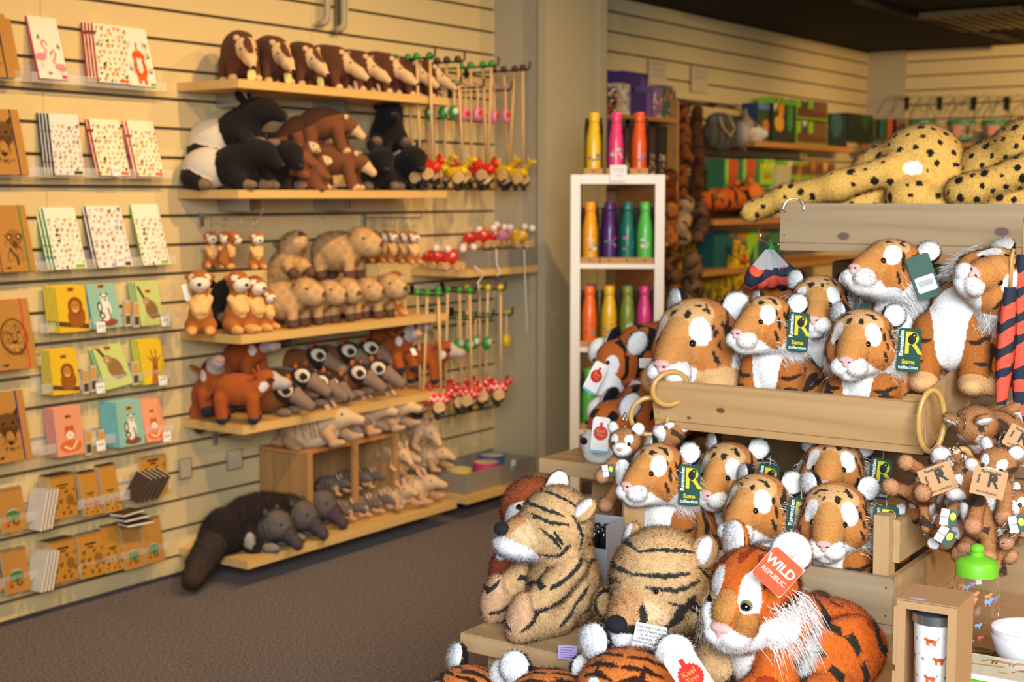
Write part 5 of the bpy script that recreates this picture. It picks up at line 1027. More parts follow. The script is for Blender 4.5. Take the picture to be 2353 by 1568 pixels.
# giant anteater lying in front, tail hanging off the left end
def GIA(g, ex):
    K = '2a211d'; D = '3d322b'; W = 'b5a899'
    g.e((0, 0, .10), (.17, .075, .085), K); g.e((-.15, 0, .08), (.09, .07, .08), K); g.e((.15, 0, .085), (.08, .06, .07), D); g.c((-.2, 0, .06), (-.28, -.02, .0), .055, .045, D); g.c((-.28, -.02, .0), (-.33, -.03, -.045), .045, .035, '4a3626')
    for x in (-.10, .04): g.c((x, -.055, .06), (x+.02, -.07, .02), .035, .028, K); g.patch((x-.01, -.075, .05), (.02, .02, .03), W); g.e((x+.03, -.075, .012), (.03, .022, .014), 'a59c92')
    g.patch((.1, -.05, .03), (.03, .03, .02), W)
    ex['eyes'] = []
toy('gia', GIA, 'soft_toy_anteater', 'soft toy giant anteater', 'large shaggy black giant anteater lying on the lowest shelf, tail over its left end', 590, 3.60, S5, 0, 1.0, None, res=100, fur=30000, flen=.014)
def GIH(g, ex):
    D = '4c453f'; E = '6d625a'
    g.e((-.03, 0, .06), (.06, .05, .055), D); g.e((.03, 0, .075), (.045, .042, .045), E); g.c((.05, 0, .065), (.10, 0, .02), .028, .015, '55494a')
    for q in (-1, 1): g.e((.03, q*.045, .014), (.03, .018, .014), '8f8478')
    ex['eyes'] = [(.062, q*.033, .085) for q in (-1, 1)]; ex['bits'] = lambda: [('ear', lump([((0, 0, 0), (.007, .012, .012), D)], 16), [TR(.01, q*.036, .118) for q in (-1, 1)])]
for px, Y, s, lab in ((618, 3.53, 1.15, 'grey shaggy anteater head to the front, left of three on the lowest shelf'), (678, 3.56, 1.15, 'grey shaggy anteater in the middle of three on the lowest shelf'), (722, 3.62, 1.2, 'grey shaggy anteater with a green tag, by the crate post')):
    t = toy('gih', GIH, 'soft_toy_anteater', 'soft toy anteater', lab, px, Y, S5, 286, s, 'grey shaggy anteaters on the lowest shelf', res=60, fur=9000, flen=.010)
    if px == 722: card(.03, .055, .0006, GREEN, 'swing_tag', t, TR(.02, .06, .10, 90, 0, 110) @ TR(0, 0, 0, 0, 0, -30), .004)
# grey tray on the short bottom shelf
def tray(lab, x0, x1, y0, y1, z, h, mt):
    t = thing('storage_tray', lab, 'tray', ((x0+x1)/2, (y0+y1)/2, z)); a, b = (x1-x0)/2, (y1-y0)/2
    m = MB(); m.box(-a, a, -b, b, 0, .004); m.box(-a, a, -b, -b+.005, .0041, h); m.box(-a, a, b-.005, b, .0041, h); m.box(-a, -a+.005, -b+.0051, b-.0051, .0041, h); m.box(a-.005, a, -b+.0051, b-.0051, .0041, h); m.link('tray_body', [mt], t); return t
GT_ = mat('grey_fibreboard', '8f8674', .7)
t = tray('shallow grey tray on the short bottom shelf, with coloured tambourines', 4.66, 5.17, 3.50, 3.76, S5, .085, GT_); card(.032, .042, .0006, CREAMC, 'price_card', t, TR(.09, -.133, .075, 90, 0, 0), .001); MB().box(-.014, .014, -.017, -.009, .0007, .001).link('green_bar', [GREEN], t, M=TR(.09, -.1345, .075, 90, 0, 0))
for k, (px, Y, c, lab) in enumerate(((1055, 3.60, 'd9c42a', 'yellow tambourine in the grey tray, at the left'), (1118, 3.60, 'd0457a', 'pink tambourine in the grey tray, in front of the blue one'), (1130, 3.68, '3a6a9c', 'blue and yellow tambourine at the back of the grey tray'))):
    p = atx(px, Y, S5+.045); t = thing('tambourine', lab, 'tambourine', p); m = MB(); m.lathe([(.052, 0), (.056, 0), (.056, .04), (.052, .04), (.052, 0)], 32); m.link('rim', [mat('lacquer_'+('yellow', 'pink', 'blue')[k], c, .3)], t); m = MB(); m.lathe([(.0001, .036), (.052, .036), (.052, .038), (.0001, .038)], 32); m.link('skin', [mat('drum_skin', 'd8cfae', .5)], t)
# little signs and an empty hook on the slats left of the crate
for px, py, lab, w_, h_ in ((425, 1076, 'empty clear sign holder on the wall beside the notebook rack', .055, .07), (538, 1056, 'clear sign holder on the wall above the giant anteater', .075, .07)):
    p = on(px, py, Y=3.78); t = thing('sign_holder', lab, 'sign holder', p); MB().box(-w_/2, w_/2, -.002, .0, -h_/2, h_/2).link('plate', [mat('milky_acrylic', 'c9b896', .3)], t); m = MB()
    m.tube([(-w_/2, -.003, -h_/2), (w_/2, -.003, -h_/2), (w_/2, -.003, h_/2), (-w_/2, -.003, h_/2)], .0014, 4, closed=True); m.link('edge', [mat('dark_acrylic_edge', '6a5038', .3)], t)
p = on(494, 1003, Y=3.79); t = thing('wall_hook', 'empty steel display hook under the fourth shelf', 'hook', p); MB().box(-.008, .008, -.006, .008, -.03, .03).link('plate', [METAL], t); m = MB(); m.tube([(0, -.006, .0), (.0, -.18, .0), (0, -.2, .02)], .003, 6); m.link('prong', [METAL], t)
# ================================================================ hooks with wooden push toys, rattles and keyrings
STICK = mat('beech_stick', 'd9b27a', .5); BLKM = mat('black_powder_coat', '1d1a18', .4); WHEEL = mat('beech_wheel', 'd8ae74', .5, var=(60, 'c89a5e')); YW = mat('yellow_lacquer', 'e3b81e', .35, var=(110, 'c58a12'))
RDL = mat('red_lacquer', 'd5321f', .3); GNL = mat('green_lacquer', '2f8c35', .3); BRL = mat('brown_lacquer', '4a2a20', .35); PKL = mat('pink_lacquer', 'd9839c', .3); RUB = mat('black_rubber', '201c1b', .6); YEL2 = mat('yellow_egg', 'e0bc22', .3); WSP = mat('white_spot_print', 'ead9cf', .5)
def prong(lab, X, z, y1=3.46, n=None):
    t = thing('display_hook', lab, 'display hook', (X, 3.8, z)); m = MB(); m.box(-.012, .012, -.006, .004, -.02, .02); m.link('plate', [BLKM], t); L = 3.8-y1
    m = MB(); m.tube([(0, -.006, 0), (0, -L+.01, 0), (0, -L, .006), (0, -L-.002, .035)], .004, 6); m.tube([(0, -.006, .0), (0, -L*.5, .0)], .0042, 6); m.link('prong', [BLKM], t); return t
_pt = {}
def _ms(k, f):
    if k not in _pt: _pt[k] = f()
    return _pt[k]
def push_toy(lab, group, X, Y, z, L, kind, knob, seed=0):
    """a knob and stick hanging from a hook with a wheeled animal at the lower end"""
    g = random.Random(seed); t = thing('push_toy', lab, 'push-along toy', (X+g.uniform(-.01, .01), Y, z), R(g.uniform(-12, 12)), group, rot=(R(g.uniform(-1.5, 1.5)), R(g.uniform(-3, 3)), R(-70+g.uniform(-25, 25))))
    link('stick', _ms(('st', L), lambda: (lambda m: m.tube([(0, 0, .01), (0, 0, -L)], .0058, 8) and m.mesh('stick', [STICK], smooth=True))(MB())), t)
    link('knob', _ms('kn'+knob.name, lambda: (lambda m: m.ball((0, 0, 0), .0155, n=12) and m.mesh('knob', [knob], smooth=True))(MB())), t, M=TR(0, 0, .018))
    B = TR(0, 0, -L)
    def body():
        if kind == 'giraffe':
            r_ = Rig(.006); c = 'e6b91f'; r_.c((0, 0, -.01), (-.05, 0, -.012), .020, .022, c); r_.c((.0, 0, 0), (.035, 0, .03), .012, .010, c); r_.e((.045, 0, .035), (.020, .011, .011), c); r_.c((.03, .0, .04), (.024, 0, .055), .004, .004, c)
            r_.fn(lambda P, C: np.where((np.sin(P[:, 0]*330)*np.sin(P[:, 1]*300+1)*np.sin(P[:, 2]*310) > .35)[:, None], lin('7a4a10'), C)); return r_.build('body', 40, mats=GLOSSP)
        r_ = Rig(.006); c = 'd7301f'; r_.c((.01, 0, -.008), (-.045, 0, -.006), .024, .020, c); r_.e((.035, 0, .018), (.016, .014, .016), c); r_.c((-.05, 0, 0), (-.075, 0, .028), .012, .006, c); r_.e((.028, 0, .035), (.010, .004, .010), 'a01c14'); r_.c((.05, 0, .016), (.064, 0, .012), .005, .002, 'e0a22a')
        if kind == 'ladybird': r_.fn(lambda P, C: np.where((np.sin(P[:, 0]*260)*np.sin(P[:, 1]*280+1)*np.sin(P[:, 2]*240+.6) > .35)[:, None], lin('ead9cf'), C))
        return r_.build('body', 40, mats=GLOSSP)
    link('body', _ms(kind, body), t, M=B)
    wm = _ms('wh', lambda: (lambda m: m.lathe([(.0001, -.005), (.023, -.005), (.0245, -.003), (.0245, .003), (.023, .005), (.0001, .005)], 20) and m.mesh('wheel', [WHEEL]))(MB())); fm = _ms('ft', lambda: (lambda m: m.ball((0, 0, -.014), (.006, .004, .018), n=8) and m.ball((.006, 0, -.032), (.014, .009, .006), n=8) and m.mesh('foot', [RUB], smooth=True))(MB()))
    for q in (-1, 1):
        link('wheel', wm, t, M=B @ TR(-.012, q*.030, -.036, 90, 0, 0))
        for k in (0, 1): link('foot', fm, t, M=B @ TR(-.012+.022*(k*2-1), q*.036, -.052, 0, 40*(k*2-1)+20, 0))
    link('axle', _ms('ax', lambda: (lambda m: m.tube([(0, -.036, 0), (0, .036, 0)], .004, 6) and m.mesh('axle', [STICK]))(MB())), t, M=B @ TR(-.012, 0, -.036)); return t
def rattle(lab, group, X, Y, z, m1, seed=0, drop=.0, ln=.085):
    g = random.Random(seed); t = thing('rattle', lab, 'toy rattle', (X, Y, z), group=group, rot=(R(g.uniform(-4, 4)), R(g.uniform(-3, 3)), R(g.uniform(-40, 10))))
    m = MB(); m.lathe([(.0001, -.004), (.018, -.003), (.019, 0), (.018, .003), (.0001, .004)], 16); m.link('disc', [m1], t, M=TR(0, 0, .012)); m = MB(); m.tube([(0, 0, .008), (0, 0, -ln)], .005, 6); m.link('handle', [STICK], t)
    m = MB(); m.ball((0, 0, -ln-.028), (.021, .018, .030), n=14); m.link('head', [m1], t, smooth=True)
    if m1 is not YEL2: m = MB(); m.ball((0, 0, 0), (.003, .013, .013), n=10); m.link('spot', [mat('pale_print', 'd9cfc0', .4) if m1 is GNL else RDL], t, M=TR(.0, -.017, -ln-.022, 0, 0, 90))
    return t
zt = on(1145, 158, Y=3.48).z
K4 = ('front', 'second', 'third', 'back')
for i, (px, kind, kn, lb) in enumerate(((990, 'bird', GNL, 'first hook from the left'), (1058, 'giraffe', BRL, 'second hook'), (1136, 'bird', GNL, 'third hook'), (1208, 'giraffe', BRL, 'rightmost hook'))):
    X = atx(px, 3.48, zt).x; prong('black hook with wooden push toys, upper row, '+('leftmost', 'second from left', 'second from right', 'rightmost')[i], X, zt+.01)
    for j in range(4): push_toy(('red bird' if kind == 'bird' else 'yellow giraffe')+' push toy, '+K4[j]+' one on the upper row, '+lb, 'push toys on the upper hooks', X, 3.49+.055*j, zt, .405+.012*((i+j) % 2), kind, kn, i*7+j)
zr = on(1160, 205, Y=3.50).z
for i, (px, m1, lb) in enumerate(((1045, GNL, 'green'), (1098, PKL, 'pink'), (1162, PKL, 'pink'))):
    X = atx(px, 3.50, zr).x; prong('black hook of '+lb+' rattles below the upper push toy hooks, '+('left', 'middle', 'right')[i], X, zr-.004, 3.47)
    for j in range(3): rattle(lb+' rattle, '+K4[j]+' one on the '+('left', 'middle', 'right')[i]+' upper rattle hook', 'rattles on the upper hooks', X, 3.50+.06*j, zr, m1, i*5+j)
zl = on(1150, 672, Y=3.48).z
for i, (px, kn, lb) in enumerate(((1012, GNL, 'left'), (1085, GNL, 'middle'), (1152, YEL2, 'right'))):
    X = atx(px, 3.48, zl).x; prong('black hook with red push toys, lower row, '+lb, X, zl+.01)
    for j in range(4): push_toy('red ladybird push toy, '+K4[j]+' one on the lower row, '+lb+' hook', 'push toys on the lower hooks', X, 3.49+.055*j, zl, .40+.01*(j % 2), 'ladybird', kn, 40+i*7+j)
zq = on(1165, 722, Y=3.50).z
for i, (px, m1, lb) in enumerate(((1080, GNL, 'green'), (1120, GNL, 'green'), (1164, YEL2, 'yellow'))):
    X = atx(px, 3.50, zq).x; prong('black hook of '+lb+' rattles on the lower row, '+('left', 'middle', 'right')[i], X, zq-.004, 3.47)
    for j in range(2 if i < 2 else 1): rattle(lb+' rattle, '+K4[j]+' one on the '+('left', 'middle', 'right')[i]+' lower rattle hook', 'rattles on the lower hooks', X, 3.50+.06*j, zq, m1, i*5+j)
# keyring meerkats
def meer_ring(lab, px, Y, z, head, s=.62, tilt=(0, 0)):
    me, ex = _sp['meer']; p = atx(px, Y, z); t = thing('keyring_meerkat', lab, 'keyring soft toy', (p.x, Y, z), group='keyring meerkats on steel hooks', rot=(R(tilt[0]), R(tilt[1]), R(head))); t.scale = (s, s, s); link('body', me, t, M=TR(0, 0, -.27))
    for v in ex['eyes']: link('eye', eye_mesh(.004), t, M=TR(v[0], v[1], v[2]-.27))
    for nm, ml, Ms in ex['bits']:
        for M in Ms: link(nm, ml, t, M=TR(0, 0, -.27) @ M)
    m = MB(); m.tube([(0, 0, -.075), (0, 0, -.05)], .0016, 5); m.link('chain', [METAL], t); link('split_ring', _ms('spr', lambda: (lambda m: m.tube(ring_pts((0, 0, -.025), .024, Vector((1, 0, 0)), UZ), .002, 6, closed=True) and m.mesh('split_ring', [METAL], smooth=True))(MB())), t); return t
for px0, px1, py, lab, its in ((462, 606, 497, 'steel hook with keyring meerkats above the meerkat shelf', ((485, 3.72, 235), (515, 3.66, 240), (548, 3.6, 300), (586, 3.53, 250))), (836, 962, 500, 'steel hook with keyring meerkats left of the ladybird shelf', ((858, 3.74, 240), (882, 3.69, 250), (902, 3.64, 240), (928, 3.58, 245), (948, 3.52, 245)))):
    w0 = on(px0, py, Y=3.79); t = thing('wall_hook', lab, 'hook', w0); MB().box(-.008, .008, -.006, .008, -.035, .012).link('plate', [METAL], t); m = MB(); m.tube([(0, -.006, 0), (.0, -.29, .0), (0, -.31, .03)], .003, 6); m.link('prong', [METAL], t)
    for k, (px, Y, hd) in enumerate(its): meer_ring(('first', 'second', 'third', 'fourth', 'fifth')[k]+' keyring meerkat from the left on the '+('left' if px0 < 500 else 'right')+' steel hook', px, Y, w0.z-.003, hd, tilt=(0, 20 if px == 548 else 0), s=.66)
    if px0 > 800:
        pass
# ladybird pull toys on the short shelf, tray with more
SR = 1.0355
t = tray('grey tray on the short shelf beside the ladybird pull toys', 4.83, 5.19, 3.51, 3.74, SR, .075, GT_)
m = MB(); 
for k, (px, Y, Z, c, lb) in enumerate(((992, 3.70, 0, 'r', 'back left'), (1015, 3.62, 0, 'r', 'front left'), (1048, 3.68, 0, 'r', 'middle'), (1045, 3.56, 0, 'r', 'front'), (1078, 3.64, .0, 'r', 'right front'), (1088, 3.72, .07, 'r', 'back right, beside the tray'), (1118, 3.62, .08, 'r', 'in the tray, left'), (1142, 3.66, .08, 'r', 'in the tray, middle'), (1162, 3.60, .08, 'p', 'in the tray'), (1128, 3.72, .09, 'y', 'in the tray, back left'), (1190, 3.64, .08, 'y', 'in the tray, right'), (1205, 3.56, .075, 'y', 'in the tray, far right'))):
    p = atx(px, Y, SR+Z); cl = {'r': 'red', 'p': 'pink', 'y': 'yellow'}[c]
    t = thing('pull_toy', cl+' pull-along insect toy on the short shelf, '+lb, 'pull-along toy', (p.x, Y, SR+.001+Z), R(250+13*(k % 4)), 'pull-along insect toys on the short shelf'); t.scale = (1.25,)*3
    m = MB(); m.ball((0, 0, .042), (.034, .022, .022), n=14); m.link('body', [{'r': RDL, 'p': PKL, 'y': YW}[c]], t, M=TR(0, 0, 0, 0, -25, 0), smooth=True); m = MB(); m.ball((0, 0, 0), .013, n=12); m.link('head', [WSP], t, M=TR(.028, 0, .068), smooth=True)
    for q in (-1, 1):
        for xx in (-.02, .018): link('wheel', wm_ := _ms('pw', lambda: (lambda m: m.lathe([(.0001, -.004), (.0125, -.004), (.0125, .004), (.0001, .004)], 16) and m.mesh('wheel', [WHEEL]))(MB())), t, M=TR(xx, q*.022, .0126, 90, 0, 0))
        link('spot', _ms('sp', lambda: (lambda m: m.ball((0, 0, 0), (.006, .0015, .006), n=8) and m.mesh('spot', [WSP]))(MB())), t, M=TR(.0, q*.021, .05))
ROPE = mat('white_cord', 'd8cfc4', .9)
for pts, lab in ((((1204, 575), (1206, 622), (1208, 690), (1211, 740), (1209, 768)), 'long white pull cord hanging down from the short shelf'), (((1090, 612), (1112, 630), (1098, 650), (1101, 672)), 'knotted white pull cord at the front of the short shelf'), (((1140, 572), (1141, 605), (1149, 628), (1142, 634)), 'white pull cord over the edge of the tray on the short shelf')):
    m = MB(); m.tube([on(x, y, Y=3.485-.003*i) for i, (x, y) in enumerate(pts)], .0032, 6); tag(m.link('toy_rope', [ROPE], smooth=True), lab, 'cord')

# ================================================================ white open shelf unit with bottles
WL = mat('white_laminate', 'ece4d8', .4); UTOP = 1.424; uw = .373; ud = .33; UR = R(31); UO = Vector((4.8+uw*math.sin(UR), 3.075-uw*math.cos(UR), 0)); UM = Matrix.Translation(UO) @ Matrix.Rotation(UR, 4, 'Z')
def unit_at(px, lx, z):
    """place in the unit seen at photo column px, lx behind its front"""
    def f(ly): q = (UM @ Vector((lx, ly, z)))-Vector((0, 0, CZ)); return 1176.5+3268*q.dot(RT)/q.dot(FW)
    a, b = 0., uw
    for _ in range(24):
        c = (a+b)/2
        if f(c) > px: a = c
        else: b = c
    return a
t = thing('shelf_unit', 'tall white open shelf unit full of coloured drinks bottles', 'shelf unit', UO, UR)
MB().box(0, ud, 0, .038, 0, UTOP).link('side_panel', [WL], t, bevel=.0015); MB().box(0, ud, uw-.038, uw, 0, UTOP).link('side_panel', [WL], t, bevel=.0015); MB().box(0, ud, .0385, uw-.0385, UTOP-.038, UTOP).link('top_panel', [WL], t, bevel=.0015)
FL = [UTOP]
for k in range(1, 4): z = UTOP-.019-k*.3365; FL.append(z); MB().box(.001, ud, .0385, uw-.0385, z-.018, z).link('shelf_board', [WL], t)
MB().box(0, ud, .0385, uw-.0385, .02, .06).link('bottom_panel', [WL], t); FL.append(.06)
BOT = [(.0001, .0), (.030, .0), (.0335, .004), (.0340, .02), (.0342, .12), (.032, .145), (.026, .175), (.0205, .198), (.0195, .206)]; CAPP = [(.0195, .2065), (.0205, .207), (.0215, .212), (.0215, .240), (.0185, .2455), (.0001, .2455)]
KB_ = mat('kraft_box', 'b58a56', .8); DKB = mat('dark_box_back', '3a2c22', .8)
_bt = {}
def bottle(lab, Y, X, z, c, g=None, deco=('3a9a4a', 'd05a8a', '3a7a8a'), box=True, boxlab=None):
    mt = mat('coated_steel_'+c, c, .32, coat=.2, metal=.0)
    if c not in _bt:
        m = MB(); m.lathe(BOT, 28); b = autosmooth(m.mesh('bottle_body', [mt]), 50); m = MB(); m.lathe(CAPP, 28); _bt[c] = (b, autosmooth(m.mesh('cap', [mt]), 50))
    W_ = UM @ Vector((X, Y, z)); t = thing('drinks_bottle', lab, 'bottle', W_, UR, group=g); link('bottle_body', _bt[c][0], t); link('cap', _bt[c][1], t)
    rr = random.Random(hash(lab) % 999 if False else len(lab)*7); 
    for k in range(6): m = MB(); s_ = rr.uniform(.005, .011); a = R(rr.uniform(150, 225)); m.ball((0, 0, 0), (.0006, s_, s_*.8), n=8); m.link('animal_print', [mat('deco_'+deco[k % 3], deco[k % 3], .5)], t, M=TR(.0340*math.cos(a), .0340*math.sin(a), .075+rr.uniform(-.018, .03), 0, 0, math.degrees(a)))
    if box:
        tb = thing('bottle_box', boxlab or 'kraft card box holding the '+lab, 'box', W_, UR, group=g and 'open card boxes round the bottles'); h_ = .04
        m = MB(); m.box(-.041, -.0395, -.0365, .0365, .0, h_*.62); m.link('front_flap', [KB_], tb); m = MB(); m.box(-.0394, .041, -.0369, -.0357, 0, .2); m.box(-.0394, .041, .0357, .0369, 0, .2); m.box(.0396, .041, -.0356, .0356, 0, .225); m.link('sleeve', [DKB], tb)
        text('R', .014, KPR, tb, TR(-.0415, 0, .013, 90, 0, -90), .0003, 'logo_letter')
    return t
rows = [(0, ((1364, 'e8b820', 'yellow'), (1415, 'e8407c', 'pink'), (1468, 'e0561c', 'orange'))),
        (1, ((1356, 'e9a21c', 'amber'), (1400, '4a2468', 'purple'), (1441, '1a6a5e', 'dark green'), (1485, '55c04a', 'light green'))),
        (2, ((1353, 'ee6a1e', 'orange'), (1399, 'e2b41c', 'yellow'), (1441, '7a8c2a', 'olive'), (1484, 'd43a80', 'pink'))),
        (3, ((1354, '57c048', 'light green'), (1400, 'd8b420', 'yellow'), (1443, '1c6e62', 'dark green'), (1486, 'e6941c', 'amber')))]
rn = ('on top of the white unit', 'in the top cell of the white unit', 'in the second cell of the white unit', 'in the third cell of the white unit')
back = ('2e6a5c', 'a32860', '5c2a6c', 'c97a1c')
for r_, its in rows:
    for k, (px, c, cn) in enumerate(its):
        z = FL[r_]+.0005; X = .055; Y = unit_at(px, X, z)
        if r_: Y = min(max(Y, .076), uw-.076)
        if r_ == 3 and k: X = .16
        bottle(cn+' drinks bottle '+rn[r_], Y, X, z, c, None, (('3a9a4a', 'd05a8a', '3a7a8a'), ('c9c7c0', '8a9a90', 'd8d0c8'), ('3a9a4a', 'c8443a', '6a8ac0'))[(r_+k) % 3], boxlab='kraft box of the '+cn+' bottle '+rn[r_])
        if r_: bottle('bottle behind the '+cn+' one '+rn[r_], Y-.005, X+.105, z, back[(k+r_) % 4], None, box=False)
t = thing('price_card', 'white price card at the front edge on top of the bottle shelf unit', 'price card', UM @ Vector((-.006, unit_at(1421, 0, 1.42), 1.43))); c = card(.066, .062, .001, CREAMC, 'card', t, TR(0, 0, 0, 90, 0, -90+31), .004)
for k, s_ in enumerate(('Metal water bottle', 'various designs', '£15.00')): text(s_, .0068 if k < 2 else .0105, mat('grey_ink', '6a6460', .6) if k < 2 else REDP, c, TR(0, .017-.011*k-(.006 if k == 2 else 0), .0014), .0001)
# ================================================================ notebooks on the clear wall shelves
KR = 'b9874a'
def spine(w_, h_, d, cov, pages, m): pass
PAGES = mat('white_page_block', 'e6ddcc', .8)
_nb = {}
KE = 'b5823f'; INK = '4a3118'
def A(*o): return list(o)
def d_flamingo():
    P = 'e58aa0'; Q = 'd9667f'
    def fl(x, y, f): return [('e', x-.16*f, y, .20, .12, 8*f, P), ('l', [(x-.04*f, y+.05), (x+.06*f, y+.18), (x-.02*f, y+.30), (x-.07*f, y+.42), (x+.0*f, y+.50), (x+.08*f, y+.46)], .034, P), ('e', x+.07*f, y+.46, .05, .035, -30*f, P), ('l', [(x+.11*f, y+.44), (x+.12*f, y+.36)], .018, '3a2a2a'), ('l', [(x-.12*f, y-.05), (x-.14*f, y-.35)], .008, Q), ('l', [(x-.2*f, y-.05), (x-.18*f, y-.33)], .008, Q)]
    lf = lambda x, y, a: [('l', [(x, y), (x+.11*math.cos(R(a+d)), y+.11*math.sin(R(a+d)))], .009, '4f6b4a') for d in (-60, -40, -20, 0, 20, 40, 60)]
    return A(*fl(.36, .66, 1), *fl(.66, .36, -1), *lf(.18, 1.25, 0), *lf(.82, .98, 20), *lf(.4, .12, 90), ('r', .80, .03, .98, .13, 'd83a5c'))
def d_pattern(cols, lab, seed):
    return blobs(60, cols, seed, 1.42, .045)+[('r', .66, .02, .96, .11, lab)]
def d_tiger():
    o = 'd9601c'; L = lambda x, y, a: [('l', [(x, y), (x+.2*math.cos(R(a+d)), y+.2*math.sin(R(a+d)))], .012, '56744c') for d in (-50, -25, 0, 25, 50)]
    return L(.1, 1.35, -50)+L(.9, 1.3, 200)+L(.92, .9, 150)+L(.08, .5, 20)+L(.9, .4, 120)+[('e', .5, .55, .25, .38, 0, o), ('e', .5, .92, .24, .20, 0, o), ('l', [(.5, 1.05), (.48, 1.2), (.52, 1.34)], .035, o), ('e', .5, .62, .1, .22, 0, 'f0e6da'), ('e', .5, .82, .11, .07, 0, 'f3ece2'), ('l', [(.38, .4), (.38, .12)], .06, o), ('l', [(.6, .4), (.6, .1)], .06, o), ('e', .44, .95, .02, .02, 0, '2a1c14'), ('e', .57, .95, .02, .02, 0, '2a1c14'), ('e', .5, .86, .03, .02, 0, '7a3a2a')]+[('l', [(.34+.3*(k % 2), .35+.08*k), (.42+.2*(k % 2), .33+.08*k)], .01, '33221a') for k in range(9)]+[('r', .76, .03, .97, .12, '6fae3c')]
def d_face(kind):
    o = []; rr = random.Random(kind)
    if kind == 1:   # wolf
        o += [('p', [(.15, 1.25), (.28, .85), (.45, 1.0)], INK), ('p', [(.82, 1.25), (.72, .85), (.55, 1.0)], INK), ('e', .5, .85, .32, .26, 0, '6a4820'), ('p', [(.25, .8), (.75, .8), (.5, .22)], '523614'), ('e', .5, .5, .12, .2, 0, KE), ('e', .37, .88, .05, .03, 20, '241409'), ('e', .63, .88, .05, .03, -20, '241409'), ('e', .5, .42, .07, .05, 0, '1c1008')]
    elif kind == 2: # lemur
        o += [('e', .5, .9, .24, .22, 0, '9a6a2e'), ('e', .36, .92, .09, .09, 0, INK), ('e', .64, .92, .09, .09, 0, INK), ('e', .36, .92, .045, .05, 0, 'e0a548'), ('e', .64, .92, .045, .05, 0, 'e0a548'), ('e', .5, .70, .09, .09, 0, '5a3c1c'), ('l', [(.35, .58), (.5, .35), (.5, .2)], .035, '5a3a1a')]
    elif kind == 3: # lion
        o += [('e', .5, .72, .36, .42, 0, '6e4a1e'), ('e', .5, .74, .30, .36, 0, 'b07e3c'), ('e', .5, .5, .15, .12, 0, 'c0904c'), ('e', .37, .82, .05, .025, 10, INK), ('e', .63, .82, .05, .025, -10, INK), ('e', .5, .6, .07, .04, 0, INK), ('l', [(.43, .8), (.44, .6)], .01, INK), ('l', [(.58, .8), (.57, .6)], .01, INK)]
    for k in range(80): x = rr.uniform(.2, .8); y = rr.uniform(.3, 1.05); o.append(('l', [(x, y), (x+rr.uniform(-.06, .06), y-rr.uniform(.03, .1))], .007, rr.choice([INK, '6e4a1e'])))
    return o+[('l', [(.1, .1), (.26, .12)], .012, INK), ('e', .2, .1, .05, .03, 0, INK)]
def d_animal(bgk):
    W = 'ece6dc'; K = '2b2622'
    top = [('r', .38, 1.12, .62, 1.25, 'c98a3a'), ('l', [(.41, 1.18), (.59, 1.19)], .018, K), ('l', [(.46, 1.15), (.46, 1.22)], .01, K), ('l', [(.54, 1.15), (.54, 1.22)], .01, K)]
    if bgk == 'lion': return [('l', [(.0, .25), (1, .12)], .07, '5e4128'), ('e', .62, .42, .30, .32, 0, '9a5a20'), ('e', .6, .72, .25, .25, 0, '8a4e1c'), ('e', .6, .70, .15, .17, 0, 'c08238'), ('e', .6, .60, .09, .07, 0, 'd9b070'), ('e', .6, .64, .03, .02, 0, K), ('e', .54, .74, .02, .015, 0, K), ('e', .67, .74, .02, .015, 0, K)]+top
    if bgk == 'lemur': return [('e', .55, .16, .32, .12, 0, '8a4a34'), ('e', .52, .5, .20, .30, -10, W), ('e', .34, .6, .09, .16, 0, K), ('e', .34, .6, .04, .10, 0, W), ('e', .38, .36, .10, .10, 0, K), ('e', .38, .36, .05, .05, 0, W), ('e', .54, .86, .12, .11, 0, W), ('e', .50, .88, .035, .035, 0, K), ('e', .60, .88, .035, .035, 0, K), ('e', .56, .80, .035, .03, 0, K), ('e', .44, .96, .03, .04, 0, K), ('e', .65, .96, .03, .04, 0, K), ('l', [(.62, .55), (.66, .3)], .03, '7a7470')]+top
    if bgk == 'sloth': return [('l', [(.1, 1.35), (.35, .85)], .05, '5c3a22'), ('e', .55, .55, .26, .34, 15, '8a6a44'), ('e', .38, .85, .15, .14, 0, '9a7a50'), ('e', .36, .86, .09, .08, 0, 'c9a87a'), ('e', .31, .87, .025, .02, 0, K), ('e', .41, .87, .025, .02, 0, K), ('e', .75, .35, .14, .09, -30, '8a6a44')]+top
    if bgk == 'giraffe': return [('l', [(.45, .0), (.58, .55)], .13, 'b87832'), ('e', .6, .72, .13, .2, 0, 'a8682a'), ('e', .6, .56, .08, .08, 0, '8a5626'), ('l', [(.52, .9), (.5, 1.14)], .025, '8a5426'), ('l', [(.68, .9), (.7, 1.14)], .025, '8a5426'), ('p', [(.48, .85), (.25, 1.0), (.45, .75)], 'a8682a'), ('p', [(.72, .85), (.95, 1.0), (.75, .75)], 'a8682a')]+[('e', .45+.05*(k % 3), .08+.09*k, .03, .03, 0, '6a3c18') for k in range(6)]
    o = 'd8702c'; return [('e', .52, .28, .4, .2, 0, o), ('e', .52, .7, .2, .2, 0, o), ('e', .52, .62, .14, .13, 0, 'f2e2d0'), ('e', .42, .88, .05, .05, 0, o), ('e', .63, .88, .05, .05, 0, o), ('e', .45, .74, .025, .02, 0, K), ('e', .59, .74, .025, .02, 0, K), ('e', .52, .62, .035, .025, 0, 'c0564a'), ('l', [(.3, .28), (.5, .18)], .03, 'f0d8b8'), ('l', [(.75, .4), (.6, .2)], .03, 'f0d8b8')]+[('l', [(.36+.05*k, .86), (.38+.045*k, .78)], .008, K) for k in range(7)]+top
